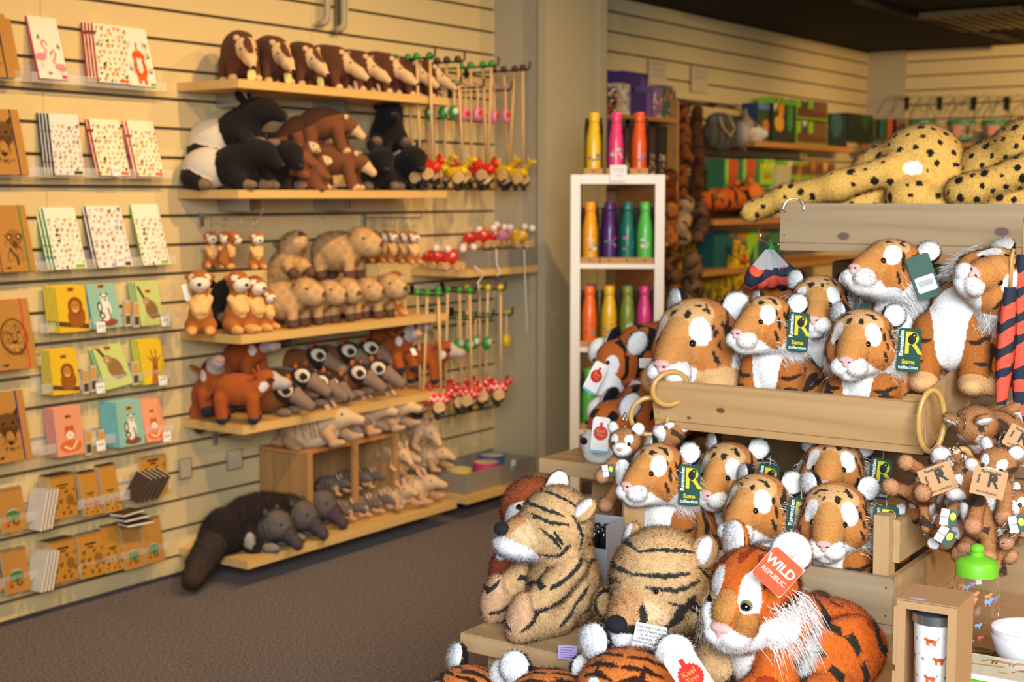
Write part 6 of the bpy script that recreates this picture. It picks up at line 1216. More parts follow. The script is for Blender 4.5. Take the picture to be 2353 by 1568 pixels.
def d_tree(): return [('e', .5, .66, .22, .12, 0, 'c9bfb0'), ('e', .5, .55, .28, .19, 0, '3f7a3c'), ('e', .38, .45, .18, .12, 0, '4f8a3c'), ('l', [(.5, .5), (.5, .25)], .04, '5a3a24'), ('l', [(.25, .25), (.28, .4)], .05, 'c8552c'), ('l', [(.6, .22), (.68, .3)], .05, '7a4a2c'), ('e', .25, .24, .07, .07, 0, 'b03a24')]
def d_safari(): return [('l', [(.3, 1.08), (.7, 1.08)], .03, '2e1c0c'), ('l', [(.4, .98), (.6, .98)], .025, '2e1c0c')]+blobs(14, ['6a4820', '7a5528', '5a3a18'], 8, .95, .07)+[('e', .75, .55, .17, .19, 0, '8a6028')]
DES = {'flamingo': ('eee6d6', d_flamingo), 'jungle': ('efe6cc', lambda: d_pattern(['c98a2c', 'c8602c', '7f9a6a', '3a3a34', 'b9a06a'], 'd9603a', 3)), 'tiger': ('eee8da', d_tiger), 'animals': ('eae4da', lambda: d_pattern(['9a9aa6', 'b07a4a', 'c6a486', 'b4a6c4', '6a5a50'], '4a4642', 4)), 'africa': ('eee9d8', lambda: d_pattern(['c8803c', 'cfc6b0', 'a59a90', '38322e', 'd9a8a0'], '78b83c', 6)),
       'wolf': (KE, lambda: d_face(1)), 'lemurface': (KE, lambda: d_face(2)), 'lionface': (KE, lambda: d_face(3)), 'lion': ('e2b92c', lambda: d_animal('lion')), 'lemur': ('8fbcae', lambda: d_animal('lemur')), 'sloth': ('bccb7c', lambda: d_animal('sloth')), 'giraffe': ('e4c02e', lambda: d_animal('giraffe')), 'pinktiger': ('e39a78', lambda: d_animal('tiger')), 'tree': (KE, d_tree), 'safari': ('b98332', d_safari)}
_cv = {}
def notebook(lab, px, py, px2, py2, Y, kind, sp='b0402c', group=None, thick=.009, lean=14, yaw=0, band=None, spiral=False, tilt=0, bgc=None, dY=0, name='notebook'):
    """front cover between photo corners: px,py = bottom left, px2,py2 = top right"""
    a = on(px, py, Y=Y); b = on(px2, py, Y=Y); c = on(px, py2, Y=Y); w_ = round((b-a).length, 3); h_ = round((c.z-a.z)/math.cos(R(lean)), 3); key = (kind, w_, h_)
    if key not in _cv: bg, f = DES[kind]; _cv[key] = picture('cover_print', w_, h_, bg, f(), 64)
    t = thing(name, lab, 'notebook', ((a.x+b.x)/2, Y+dY, a.z), group=group, rot=(R(90-lean), R(tilt), R(yaw))); m = MB()
    m.box(-w_/2+.001, w_/2-.001, .0005, h_-.001, -thick+.0007, -.0007); m.link('page_block', [PAGES], t); sm = mat('cover_'+sp, sp, .6); m = MB(); m.box(-w_/2, w_/2, 0, h_, -.0006, -.0001); m.box(-w_/2, w_/2, 0, h_, -thick, -thick+.0006); m.box(-w_/2-.0008, -w_/2+.001, 0, h_, -thick, 0); m.link('cover', [sm], t); link('cover_print', _cv[key], t)
    if band: m = MB(); x = w_*.28; m.box(x, x+.005, -.0006, h_+.0006, -thick-.0006, .0007); m.link('elastic_band', [mat('elastic_'+band, band, .6)], t)
    if spiral:
        m = MB(); n = 14
        for k in range(n): m.tube(ring_pts((-w_/2+w_*(k+.5)/n, h_, -thick/2), .006, Vector((0, 1, 0)), Vector((0, 0, 1)), n=8), .0009, 4, closed=True)
        m.link('spiral_binding', [RUB], t)
    return t
def acrylic(lab, px0, px1, py, d=.055, lip=.028, Y1=3.8):
    a = on(px0, py, Y=Y1-d); b = on(px1, py, Y=Y1-d); L = b.x-a.x; t = thing('clear_shelf', lab, 'clear shelf', (a.x, Y1, a.z)); m = MB(); m.box(0, L, -d, 0, -.003, 0); m.link('ledge', [CLEAR], t); m = MB(); m.box(0, L, -d-.003, -d, -.003, lip); m.link('lip', [CLEAR], t); m = MB(); m.box(0, L, -.004, -.001, .0005, .05); m.link('back_plate', [CLEAR], t); m = MB(); m.box(0, L, -d-.0036, -d-.003, -.0035, -.0005); m.link('ledge_edge', [CLEAR2], t); return t
YB = 3.74
for i, (x0, x1, y, lab) in enumerate(((72, 382, 186, 'clear shelf with the flamingo notebook, top right of the notebook display'), (75, 395, 405, 'clear shelf with navy, red and pink spined notebooks'), (85, 405, 622, 'clear shelf with green and grey spined patterned notebooks'), (92, 392, 765, 'clear shelf with yellow lion and blue lemur notepads'), (95, 390, 905, 'clear shelf with yellow lion, sloth and giraffe notepads'), (85, 400, 1047, 'clear shelf with pink tiger and blue lemur notepads'), (78, 395, 1192, 'clear shelf with safari spiral pads and a tumbled stack'), (78, 385, 1345, 'lowest clear shelf with safari and tree spiral pads'))): acrylic(lab, x0, x1, y)
for i, (x1, y, lab) in enumerate(((48, 176, 'clear shelf at the top left edge with kraft books'), (75, 404, 'clear shelf at the left edge under the upper wolf notebook'), (90, 630, 'clear shelf at the left edge under the lemur notebook'), (95, 858, 'clear shelf at the left edge under the lion notebook'), (90, 1072, 'clear shelf at the left edge under the lower wolf notebook'), (112, 1230, 'clear shelf at the left edge with upper tree pads'), (105, 1372, 'clear shelf at the left edge with lower tree pads'))): acrylic(lab, -80, x1, y)
GN = lambda s_: 'notebooks behind the '+s_
def stack(n, lab, px, py, px2, py2, kind, sp, group, step=.012, dx=9, order=None, **k):
    for j in range(n-1, -1, -1): notebook((lab if j == 0 else lab+', number '+str(j+1)+' from the front of its stack') if n > 1 else lab, px-dx*j, py, px2-dx*j, py2, YB+.006*j if not k.get('flat') else YB, kind, sp, group, **{q: v for q, v in k.items() if q != 'flat'})
# each book of a stack stands a little further left and deeper than the one in front
W5 = ('front', 'second', 'third', 'fourth', 'fifth', 'sixth', 'seventh', 'hindmost')
def fan(n, lab, px, py, px2, py2, kind, sp, dx=9, **k):
    th = (.0085 if n < 5 else .0068) if n > 1 else .009
    if n > 3: k['lean'] = min(k.get('lean', 14), 7)
    for j in range(n): d = (dx-5)*.45*j; notebook(W5[j]+' of the '+lab if n > 1 else lab, px-d-5*j*th/.0085, py-.5*j, px2-d-5*j*th/.0085, py2-.5*j, (3.735 if n < 5 else 3.728)+(th+.0008)*j, kind, sp, 'stack of '+lab if n > 1 else None, thick=th, **k)
fan(1, 'notebook with two pink flamingos on its cover, top row', 92, 179, 158, 33, 'flamingo', 'd9466a', lean=16)
fan(4, 'red spined jungle pattern notebooks in the top row', 227, 188, 300, 52, 'jungle', 'c8453f', dx=11, lean=16)
fan(1, 'notebook with an orange tiger among green leaves', 302, 196, 362, 58, 'tiger', '9fb59a', lean=16)
fan(4, 'navy spined animal pattern notebooks', 126, 402, 194, 260, 'animals', '33465c', dx=11, lean=16)
fan(2, 'red spined jungle pattern notebooks in the second row', 231, 403, 300, 272, 'jungle', 'b8362c', dx=10, lean=16); fan(2, 'pink spined jungle pattern notebooks in the second row', 318, 405, 378, 275, 'jungle', 'd9606a', dx=11, lean=16)
fan(3, 'green spined animal notebooks in the third row', 128, 620, 200, 478, 'africa', '2f9a5c', dx=13, lean=16); fan(2, 'grey spined animal pattern notebooks in the third row', 226, 616, 306, 474, 'animals', '5a585c', dx=12, lean=16); fan(1, 'lime spined animal notebook at the right of the third row', 330, 610, 392, 470, 'africa', '8fb83a', lean=16)
fan(5, 'yellow lion notepads in the upper notepad row', 138, 766, 206, 660, 'lion', 'd6cf54', dx=10, lean=12); fan(2, 'blue lemur notepads in the upper notepad row', 216, 757, 282, 655, 'lemur', '6aa9ac', dx=10, lean=14); fan(3, 'green sloth notepads in the upper notepad row', 326, 750, 378, 650, 'sloth', '9fc08a', dx=9, lean=12)
fan(4, 'yellow lion notepads in the middle notepad row', 124, 910, 184, 806, 'lion', 'cdc95a', dx=8, lean=12); fan(2, 'tilted sloth notepads in the middle notepad row', 245, 893, 308, 800, 'sloth', '6fb890', dx=9, lean=20, tilt=-6); fan(3, 'yellow giraffe notepads in the middle notepad row', 333, 885, 385, 784, 'giraffe', 'b9cf5c', dx=9, lean=12)
fan(4, 'pink tiger notepads in the lower notepad row, left', 134, 1052, 196, 940, 'pinktiger', 'd99a98', dx=7, lean=14); fan(7, 'blue lemur notepads in the lower notepad row', 276, 1030, 334, 926, 'lemur', '6fc0cc', dx=9, lean=10); fan(1, 'pink tiger notepad in the lower notepad row, right', 338, 1018, 384, 918, 'pinktiger', 'd97a5c', lean=14)
SPC = 'cdbb98'
fan(5, 'safari spiral pads, upper row, left', 123, 1196, 180, 1100, 'safari', SPC, dx=8, lean=12, spiral=True); fan(2, 'safari spiral pads, upper row, middle', 198, 1188, 236, 1092, 'safari', SPC, dx=6, lean=14, spiral=True); fan(2, 'safari spiral pads, upper row, right', 245, 1180, 282, 1076, 'safari', SPC, dx=6, lean=14, spiral=True)
fan(5, 'safari spiral pads, lower row, left', 124, 1344, 182, 1250, 'safari', SPC, dx=8, lean=10, spiral=True); fan(2, 'safari spiral pads, lower row, second', 190, 1332, 246, 1236, 'safari', SPC, dx=4, lean=10, spiral=True); fan(1, 'safari spiral pad, lower row, third', 248, 1318, 288, 1216, 'safari', SPC, lean=12, spiral=True)
fan(1, 'tree spiral pad, lower row, left of the pair at its right end', 291, 1312, 334, 1216, 'tree', SPC, lean=10, spiral=True); fan(1, 'tree spiral pad at the right end of the lower row', 337, 1298, 380, 1200, 'tree', SPC, lean=10, spiral=True)
fan(1, 'spiral pad standing open behind the tumbled pads', 330, 1145, 388, 1058, 'safari', SPC, lean=6, spiral=True)
for k in range(5): 
    p = on(318+11*k, 1118-2*k, Y=3.72); t = thing('notebook', ('first', 'second', 'third', 'fourth', 'fifth')[k]+' of the tumbled white edged pads leaning right, from the left', 'notebook', p, group='tumbled pads on the upper spiral pad shelf', rot=(R(80), R(0), R(-62)), ); t.rotation_euler = (Matrix.Rotation(R(-62), 3, 'Z') @ Matrix.Rotation(R(90), 3, 'X') @ Matrix.Rotation(R(-30), 3, 'Z')).to_euler(); MB().box(-.028, .028, -.05, .045, -.003, .003).link('page_block', [PAGES], t); MB().box(-.0285, .0285, -.0505, .0455, .0031, .0042).link('cover', [mat('cover_dark', '4a3520', .7)], t)
for k in range(3): p = on(292+10*k, 1178+12*k, Y=3.73); t = thing('notebook', ('top', 'middle', 'bottom')[k]+' one of the pads lying flat on the lower spiral pads', 'notebook', p, R(10-9*k), 'pads lying flat on the lower spiral pads'); MB().box(-.05, .05, -.03, .03, -.003, .003).link('page_block', [PAGES], t); MB().box(-.0505, .0505, -.0305, .0305, .0031, .0042).link('cover', [mat('cover_dark', '4a3520', .7)], t)
# left edge column
notebook('kraft notebook at the top left corner, dark elastic band', -60, 172, 36, 18, 3.73, 'wolf', KE, lean=14, band='2a2238'); notebook('kraft notebook behind the one at the top left corner', -50, 168, 48, 30, 3.742, 'wolf', KE, lean=14, band='2a2238')
notebook('kraft notebook with a wolf head and navy band, upper one', -30, 400, 68, 246, 3.73, 'wolf', KE, lean=14, band='262244'); notebook('kraft notebook with a lemur face and green band', 8, 626, 84, 472, 3.73, 'lemurface', KE, lean=14, band='2f7a44'); notebook('kraft notebook at the left edge beside the lemur face one', -88, 628, 4, 472, 3.73, 'lemurface', KE, lean=14, band='2f7a44')
notebook('kraft notebook with a lion face, red spiral edge and red band', 0, 853, 88, 692, 3.73, 'lionface', 'd8281c', lean=12, band='d8281c'); notebook('kraft notebook with a wolf head and blue band, lower one', -10, 1068, 76, 908, 3.73, 'wolf', KE, lean=12, band='2c2a7c')
m = MB(); a = on(2, 853, Y=3.70)
notebook('spiral pad with a green tree, upper left, at the picture edge', 8, 1228, 64, 1132, 3.735, 'tree', SPC, lean=12, spiral=True); notebook('spiral pad with a green tree, lower left, at the picture edge', 16, 1368, 72, 1272, 3.735, 'tree', SPC, lean=10, spiral=True)
notebook('cropped spiral pad at the left edge, upper row', -62, 1232, 4, 1140, 3.74, 'tree', SPC, lean=12, spiral=True); notebook('cropped spiral pad at the left edge, lower row', -54, 1374, 6, 1280, 3.74, 'tree', SPC, lean=12, spiral=True)
for r0, (px, py, ln) in enumerate(((76, 1218, 90), (78, 1358, 84))):
    for k in range(4): p = on(px+8*k, py-2*k, Y=3.745); t = thing('notebook', ('first', 'second', 'third', 'fourth')[k]+' pad from the left standing edge-on right of the '+('upper', 'lower')[r0]+' tree pad', 'notebook', p, group='edge-on pads beside the '+('upper', 'lower')[r0]+' tree pad'); t.rotation_euler = (Matrix.Rotation(R(14), 3, 'Y') @ Matrix.Rotation(R(90), 3, 'X')).to_euler(); h_ = .125; MB().box(-.0025, .0025, 0, h_, -.04, .04).link('page_block', [PAGES], t); MB().box(.0026, .0036, 0, h_, -.0405, .0405).link('cover', [mat('cover_'+KE, KE, .6)], t)
# little packs of pencils between the pads, and price cards
for px, py, h_, lab in ((292, 750, .085, 'clear pack of animal pencils left of the green sloth pads'), (312, 752, .085, 'clear pack of animal pencils touching the green sloth pads'), (196, 905, .08, 'clear pack of pencils beside the middle lion pads, left'), (214, 900, .085, 'clear pack of pencils beside the middle lion pads, right'), (310, 885, .08, 'clear pack of pencils beside the giraffe pads'), (202, 1046, .085, 'clear pack of pencils beside the pink tiger pads'), (232, 1040, .075, 'clear pack of pencils behind the lowest price card')):
    p = on(px, py, Y=3.74); t = thing('pencil_pack', lab, 'pencil pack', p); MB().box(-.012, .012, -.006, .006, 0, h_).link('pack', [mat('milky_sleeve', 'cfc0a0', .25)], t); MB().box(-.009, .009, -.0072, -.0062, .008, h_*.42).link('lower_label', [mat('pack_label_a', '4a4640' if px < 320 and py < 800 else '86b49a', .5)], t); MB().box(-.009, .009, -.0072, -.0062, h_*.5, h_*.92).link('upper_label', [mat('pack_label_b', 'd99a4a', .5)], t)
for px, py, s_, lab in ((268, 393, '£3.50', 'price card on the second row of notebooks'), (277, 600, '£3.50', 'price card on the third row of notebooks'), (232, 752, '£5.99', 'price card under the blue lemur pads in the upper notepad row'), (380, 738, '£1.49', 'price card at the right end of the upper notepad row'), (231, 892, '£5.99', 'price card left of the tilted sloth pads'), (374, 874, '£1.99', 'price card under the giraffe pads'), (232, 1024, '£5.99', 'price card left of the stack of blue lemur pads'), (384, 1004, '£3.99', 'price card at the right end of the lower notepad row')):
    t = thing('price_card', lab, 'price card', on(px, py, Y=3.728)); c = card(.036, .034, .0008, CREAMC, 'card', t, TR(0, 0, 0, 82, 0, 0), .002); text(s_, .0105, KPR, c, TR(0, .002, .0012), .0001); m = MB(); m.box(-.0, .016, -.015, -.0125, .0009, .0013); m.link('colour_flash', [mat('sky_blue_print', '6fb4cf', .5)], c, M=TR(0, 0, 0, 0, 0, 20))
# ================================================================ middle wall: rack, hanging goods, toy boxes
OAK2 = wood('rack_wood', 'c08646', 'ad7436', 0, rough=.5)
def span(x0, y0, x1, y1, Y): a = on(x0, y1, Y=Y); b = on(x1, y1, Y=Y); c = on((x0+x1)/2, y0, Y=Y); return a.x, b.x, a.z*.5+b.z*.5, c.z
RY = 3.45
a0_, a1_, zb, _ = span(1384, 300, 1556, 266, RY); _, _, z2, _ = span(1384, 300, 1556, 402, RY); _, _, z3, _ = span(1384, 300, 1556, 560, RY)
xr = on(1558, 360, Y=RY).x
t = thing('shelf_rack', 'orange brown wooden rack behind the bottle unit', 'shelf rack', (5.80, 3.8, 0))
for z in (zb, z2, z3, .75, .3): MB().box(0, xr-5.80-.0205, RY-3.8, -.003, z-.02, z).link('shelf_board', [OAK2], t)
MB().box(xr-5.80-.02, xr-5.80, RY-3.8-.004, -.003, 0, zb+.09).link('side_panel', [OAK2], t)
def goods(name, lab, cat, x0, y0, x1, y1, Y, d, side, ops, bg, group=None, res=26, z=None):
    X0, X1, z0, z1 = span(x0, y0, x1, y1, Y); z0 = z if z is not None else z0; w_ = X1-X0; h_ = z1-z0; t = thing(name, lab, cat, ((X0+X1)/2, Y, z0), group=group)
    MB().box(-w_/2, w_/2, .0006, d, 0, h_).link('carton', [mat('card_'+side, side, .5)], t); link('front_print', picture('front_print', w_, h_, bg, ops, res), t, rot=(R(90), 0, 0)); return t
MIXO = lambda s_, cs, n=26: blobs(n, cs, s_, 1.3, .08)
cs1 = ['d9742c', 'e9ddc8', '2f6a58', 'c8443c', 'f0e6d0']; cs2 = ['e4d8c4', '8a6a4a', 'd9c9a8', 'c0562c', '6a4a38']
goods('gift_box', 'dark patterned gift box at the left of the top rack shelf', 'box', 1388, 198, 1418, 262, 3.50, .12, '2c3a36', MIXO(1, cs1), '26322e', None, z=zb+.0005)
goods('gift_box', 'white and orange patterned gift box, second on the top rack shelf', 'box', 1420, 192, 1447, 262, 3.50, .12, 'c9b89a', MIXO(2, cs1), 'c9b89a', None, z=zb+.0005)
goods('gift_box', 'purple gift box standing tallest on the top rack shelf', 'box', 1432, 166, 1487, 262, 3.62, .14, '4a3470', [('e', .8, .6, .12, .3, 0, '6a4a8c')], '46326c', None, z=zb+.0005)
goods('gift_box', 'smaller purple gift box in front on the top rack shelf', 'box', 1452, 212, 1497, 262, 3.49, .10, '4a3470', [('r', .75, 0, 1, 1.4, '7a5a9c')], '46326c', None, z=zb+.0005)
goods('gift_box', 'purple and white patterned box at the right of the top rack shelf', 'box', 1500, 200, 1522, 262, 3.49, .10, '7a5a8c', MIXO(3, cs1), '8a6a94', None, z=zb+.0005)
goods('gift_box', 'red and green patterned box at the right end of the top rack shelf', 'box', 1524, 198, 1552, 262, 3.49, .10, '3a5a48', MIXO(4, cs1), '45604e', None, z=zb+.0005)
rr = random.Random(9)
for k, (x0, x1, y0) in enumerate(((1388, 1404, 300), (1406, 1424, 285), (1428, 1446, 295), (1450, 1470, 282), (1474, 1490, 300), (1493, 1512, 285), (1514, 1532, 290), (1534, 1552, 300))):
    goods('gift_box', ('first', 'second', 'third', 'fourth', 'fifth', 'sixth', 'seventh', 'eighth')[k]+' dark patterned mug box from the left on the second rack shelf', 'box', x0, y0, x1, 399, 3.50+.02*(k % 2), .09, '3a2e28', MIXO(10+k, cs2), ('2f2823', '3a4a40', '54382c')[k % 3], 'mug boxes on the second rack shelf', z=z2+.0005)
BRF = ['7a4220', 'a8642c', '3c2416', 'c08a4a', '5a3420']
def furry(name, lab, cat, px, py0, py1, Y, r_, c, seed, group=None, st=None, wob=.015):
    a = on(px, py0, Y=Y); b = on(px, py1, Y=Y); L = a.z-b.z; g = Rig(.012); rr = random.Random(seed); n = max(3, int(L/.06)); p = Vector((0, 0, 0))
    for k in range(n): q = Vector((rr.uniform(-wob, wob), rr.uniform(-wob, wob), -L*(k+1)/n)); g.c(p, q, r_*rr.uniform(.85, 1.15), r_*rr.uniform(.85, 1.15), c); p = q
    g.fn(stripes_fn(90, .35, (.2, .3, 1), 1.0, seed, dark=st or '3a2012')); t = thing(name, lab, cat, a, group=group); link('body', g.build('body', 60, fur=9000, flen=.016, seed=seed), t); m = MB(); m.tube([(0, 0, 0), (0, 0, .03), (0, .0, .045)], .002, 5); m.link('hanging_loop', [BLKM], t); return t
gt = 'animal tails hanging right of the wooden rack'
furry('toy_tail', 'long brown furry tail hanging right of the wooden rack, left one', 'toy tail', 1571, 250, 475, 3.50, .032, '8a4c20', 1); furry('toy_tail', 'long dark brown furry tail hanging beside the grey bag, right one', 'toy tail', 1602, 255, 505, 3.52, .034, '5a3418', 2)
m = MB(); a = on(1558, 232, Y=3.6); b = on(1700, 252, Y=3.6); m.tube([a, b], .005, 6); 
for x in (1571, 1602, 1650): q = on(x, 240, Y=3.6); m.tube([q, (q.x, 3.79, q.z+.01)], .004, 5); m.tube([(q.x, 3.6, q.z), (q.x, 3.5, q.z-.02), (q.x, 3.49, q.z)], .003, 5)
tag(m.link('hanging_rail', [BLKM]), 'black rail with hooks carrying the tails and the grey bag', 'rail')
# grey bag
X0, X1, z0, z1 = span(1618, 262, 1690, 342, 3.55); t = thing('shoulder_bag', 'dark grey drawstring bag hanging beside the wolf head', 'bag', ((X0+X1)/2, 3.55, z0)); g = Rig(.03); w_ = X1-X0; h_ = z1-z0; g.e((0, 0, h_*.42), (w_*.5, .05, h_*.5), '45423f'); g.e((0, 0, h_*.8), (w_*.38, .04, h_*.25), '4d4a46'); g.fn(lambda L, C: C*(1+.3*np.sin(L[:, 0]*90+np.sin(L[:, 2]*20))[:, None])); link('body', g.build('body', 40, mats=VEL), t)
m = MB(); m.tube([(-w_*.2, -.03, h_*.9), (-w_*.22, -.055, h_*.6), (-.0, -.06, h_*.35), (w_*.15, -.055, h_*.6), (w_*.1, -.03, h_*.95)], .006, 6); m.link('cord', [mat('beige_cord', 'a89468', .9)], t)
# wolf head
p = on(1712, 295, Y=3.50); t = thing('wolf_head_bag', 'fluffy grey wolf head hanging beside the grey bag, muzzle to the right', 'toy wolf head', p, R(-50)); g = Rig(.02); g.e((0, 0, 0), (.055, .062, .06), 'a08f78'); g.e((-.02, 0, -.03), (.05, .075, .075), 'b8a88e'); g.c((.04, 0, -.01), (.105, 0, -.03), .036, .024, 'd9cfc0'); g.c((.03, 0, -.05), (.08, 0, -.055), .03, .02, 'cfc4b4'); g.c((-.01, 0, -.08), (0, 0, -.115), .03, .012, 'b08a5a')
for q in (-1, 1): g.c((-.005, q*.035, .045), (-.01, q*.045, .10), .02, .006, '94836c'); g.patch((.05, q*.035, .015), (.02, .012, .01), '2a2019'); g.patch((.04, q*.05, -.02), (.03, .03, .025), 'dccfbd')
link('body', g.build('body', 56, fur=9000, flen=.014), t); m = MB(); m.ball((0, 0, 0), (.012, .014, .011), n=12); m.link('nose', [BLK], t, M=TR(.13, 0, -.026), smooth=True)
for q in (-1, 1): link('eye', eye_mesh(.007, '8a6a2a'), t, M=TR(.058, q*.034, .014))
m = MB(); m.tube([(0, 0, .05), (0, .0, .11)], .003, 5); m.link('hanging_loop', [BLKM], t)
# toy shelves further right
def shelf2(lab, px0, px1, py, Y0=3.42): a = on(px0, py, Y=Y0); b = on(px1, py, Y=Y0); t = thing('wall_shelf', lab, 'shelf', (a.x, 3.8, a.z)); MB().box(0, b.x-a.x, Y0-3.8, -.002, -.03, 0).link('board', [OAK2], t); return a.z
LG = '8fc62c'; DK = '1e2c1e'
za = shelf2('wooden shelf of toy boxes on the middle wall, upper', 1735, 1962, 323); zc = shelf2('wooden shelf of toy boxes on the middle wall, lower', 1640, 1990, 505); zd = shelf2('wooden shelf low on the middle wall behind the giraffes', 1600, 1990, 625)
gd = lambda *a_, **k: goods('toy_box', *a_, **k)
gd('tall toy set box with a blue sky picture on the upper toy shelf', 'box', 1740, 238, 1772, 322, 3.50, .1, '2a3a5c', [('r', 0, 1.0, 1, 1.6, '5a80b0'), ('e', .6, .5, .25, .2, 0, 'c8762c')], '3a4a28', z=za+.001)
gd('toy set box with an orange giraffe picture on the upper toy shelf', 'box', 1774, 240, 1828, 322, 3.48, .1, DK, [('l', [(.35, .3), (.4, 1.2)], .1, 'e08a24'), ('e', .3, .35, .2, .14, 0, 'e0a030'), ('e', .75, .5, .12, .3, 0, '3f8a3a'), ('e', .12, .7, .08, .15, 0, 'cfc8bc')], '223420', z=za+.001)
gd('bright green windowed box of toy animals, upper of two stacked', 'box', 1776, 228, 1876, 262, 3.66, .1, LG, [('r', .05+.11*k, .02, .1+.11*k, .3, DK) for k in range(5)]+blobs(8, cs2, 4, .34, .05), LG, z=za+.24)
for k, (x0, y0, x1, y1, lab) in enumerate(((1830, 232, 1902, 276, 'bright green and brown box of toy pandas, upper one'), (1830, 280, 1902, 322, 'bright green and brown box of toy pandas, lower one'))):
    p_ = span(x0, y0, x1, y1, 3.49); gd(lab, 'box', x0, y0, x1, y1, 3.49, .1, LG, [('r', .0, .0, 1, .13, '6a4028'), ('r', .12, .15, .38, .6, '4a4440'), ('e', .25, .35, .08, .12, 0, 'e8e0d4'), ('r', .5, .12, 1, .6, '7a5434')]+[('e', .56+.1*j, .36+.08*(j % 2), .05, .06, 0, 'cbb89a') for j in range(5)], LG, z=za+.001 if k else None)
gd('dark toy set box with a blue top strip on the upper toy shelf', 'box', 1905, 262, 1946, 324, 3.48, .1, '1e3038', [('r', 0, 1.1, 1, 1.6, '3a62a8'), ('e', .4, .5, .3, .3, 0, '2f5a5c')], '1e2c30', z=za+.001)
gd('dark green toy set box at the right end of the upper toy shelf', 'box', 1948, 262, 2004, 326, 3.49, .1, '1a241a', [('e', .4, .6, .15, .1, 0, 'b88a28'), ('e', .7, .4, .2, .2, 0, '24441f')], '1a261a')
for k, (x0, y0, x1, y1, c, lab) in enumerate(((1662, 366, 1700, 442, '3a7a4c', 'green toy box with a red animal, left of two on the middle wall'), (1702, 366, 1742, 442, '34744a', 'green toy box with a red animal, right of two on the middle wall'), (1746, 366, 1780, 425, LG, 'lime and yellow toy box beside the red animal boxes'), (1782, 380, 1815, 500, 'c0b48c', 'pale spine of a toy box between the lime boxes'), (1800, 372, 1920, 412, LG, 'wide lime windowed box of toy farm animals'), (1750, 430, 1812, 500, '1d4a48', 'dark teal toy box with a yellow stripe, lower left'), (1818, 420, 1990, 500, '22423a', 'dark teal boxes behind the cheetah, lower right'), (1640, 530, 1800, 620, '1c5a5a', 'row of teal boxes behind the yellow giraffes'))):
    pic = [('e', .55, .75, .3, .4, 10, 'c2502c'), ('e', .5, .3, .25, .18, 0, 'a8442c'), ('e', .2, .6, .1, .4, 0, '8ac04a')] if k < 2 else [('r', 0, 0, 1, .12, '6a4028'), ('r', .1, .14, .14, .4, DK), ('r', .18, .14, .22, .4, DK), ('r', .45, .1, 1, .4, '8a5a30')]+blobs(8, ['d9a060', 'b9763c', 'e0d0b0'], 5, .35, .05) if k == 4 else [('r', 0, .45, 1, .6, 'd9c42c'), ('e', .5, .25, .3, .1, 0, 'b87a2c')]+blobs(9, [LG, '3f7a3c', c], 6+k, .8, .08)
    gd(lab, 'box', x0, y0, x1, y1, 3.50+.01*(k % 3), .1, c, pic, c, z=(zc+.001 if y1 == 500 else zd+.001 if y1 == 620 else None))
shelf2('thin wooden shelf under the lime toy boxes on the middle wall', 1650, 1960, 443, 3.47)
# orange tiger lying on the shelf
t = thing('soft_toy_tiger', 'blurred orange tiger lying on the lower toy shelf of the middle wall', 'soft toy tiger', on(1690, 500, Y=3.46)+Vector((0, .03, .012)), R(-20)); g = Rig(.02); g.c((-.20, 0, .08), (.02, 0, .09), .06, .065, 'c8601c'); g.e((.12, -.02, .10), (.085, .075, .085), 'e07a28'); g.e((.19, -.03, .05), (.045, .05, .04), 'f0d8c0'); g.fn(stripes_fn(110, .3, (1, .2, .2), .8, 2, cond=lambda L: L[:, 0] < .08, dark='3a1a0c'))
for q in (-1, 1): g.e((.08, q*.055, .18), (.02, .03, .03), 'd9762c')
link('body', g.build('body', 60, fur=9000, flen=.012), t)
# masks and animals hanging between the unit and the crates
for k, (px, y0, y1, r_, c, lab, st) in enumerate(((1543, 475, 560, .03, 'd98a3a', 'orange finger puppet bundle hanging beside the white unit', '8a3a1c'), (1575, 470, 545, .042, 'c9a272', 'sandy animal mask with dark eye hollows hanging on the middle wall', '4a3020'), (1608, 480, 545, .032, '8a6444', 'brown patterned pouch hanging right of the sandy mask', '4a2438'), (1548, 585, 660, .035, '8a5a34', 'brown monkey toy hanging beside the white unit, upper', '4a2c18'), (1550, 665, 750, .036, '9a6a3a', 'brown monkey toy hanging beside the white unit, lower', '5a3418'), (1590, 600, 665, .045, '8f6a48', 'tawny animal toy hanging below the yellow giraffes, left', '4a3020'), (1572, 690, 780, .036, 'a87a44', 'tawny animal toy hanging left of the big tiger', '6a4420'), (1540, 405, 470, .03, '8a4418', 'rusty furry toy hanging under the wooden rack', '5a2a10'))):
    furry('hanging_toy', lab, 'hanging toy', px, y0, y1, 3.44+.02*(k % 2), r_, c, 5+k, None, st, wob=.03)
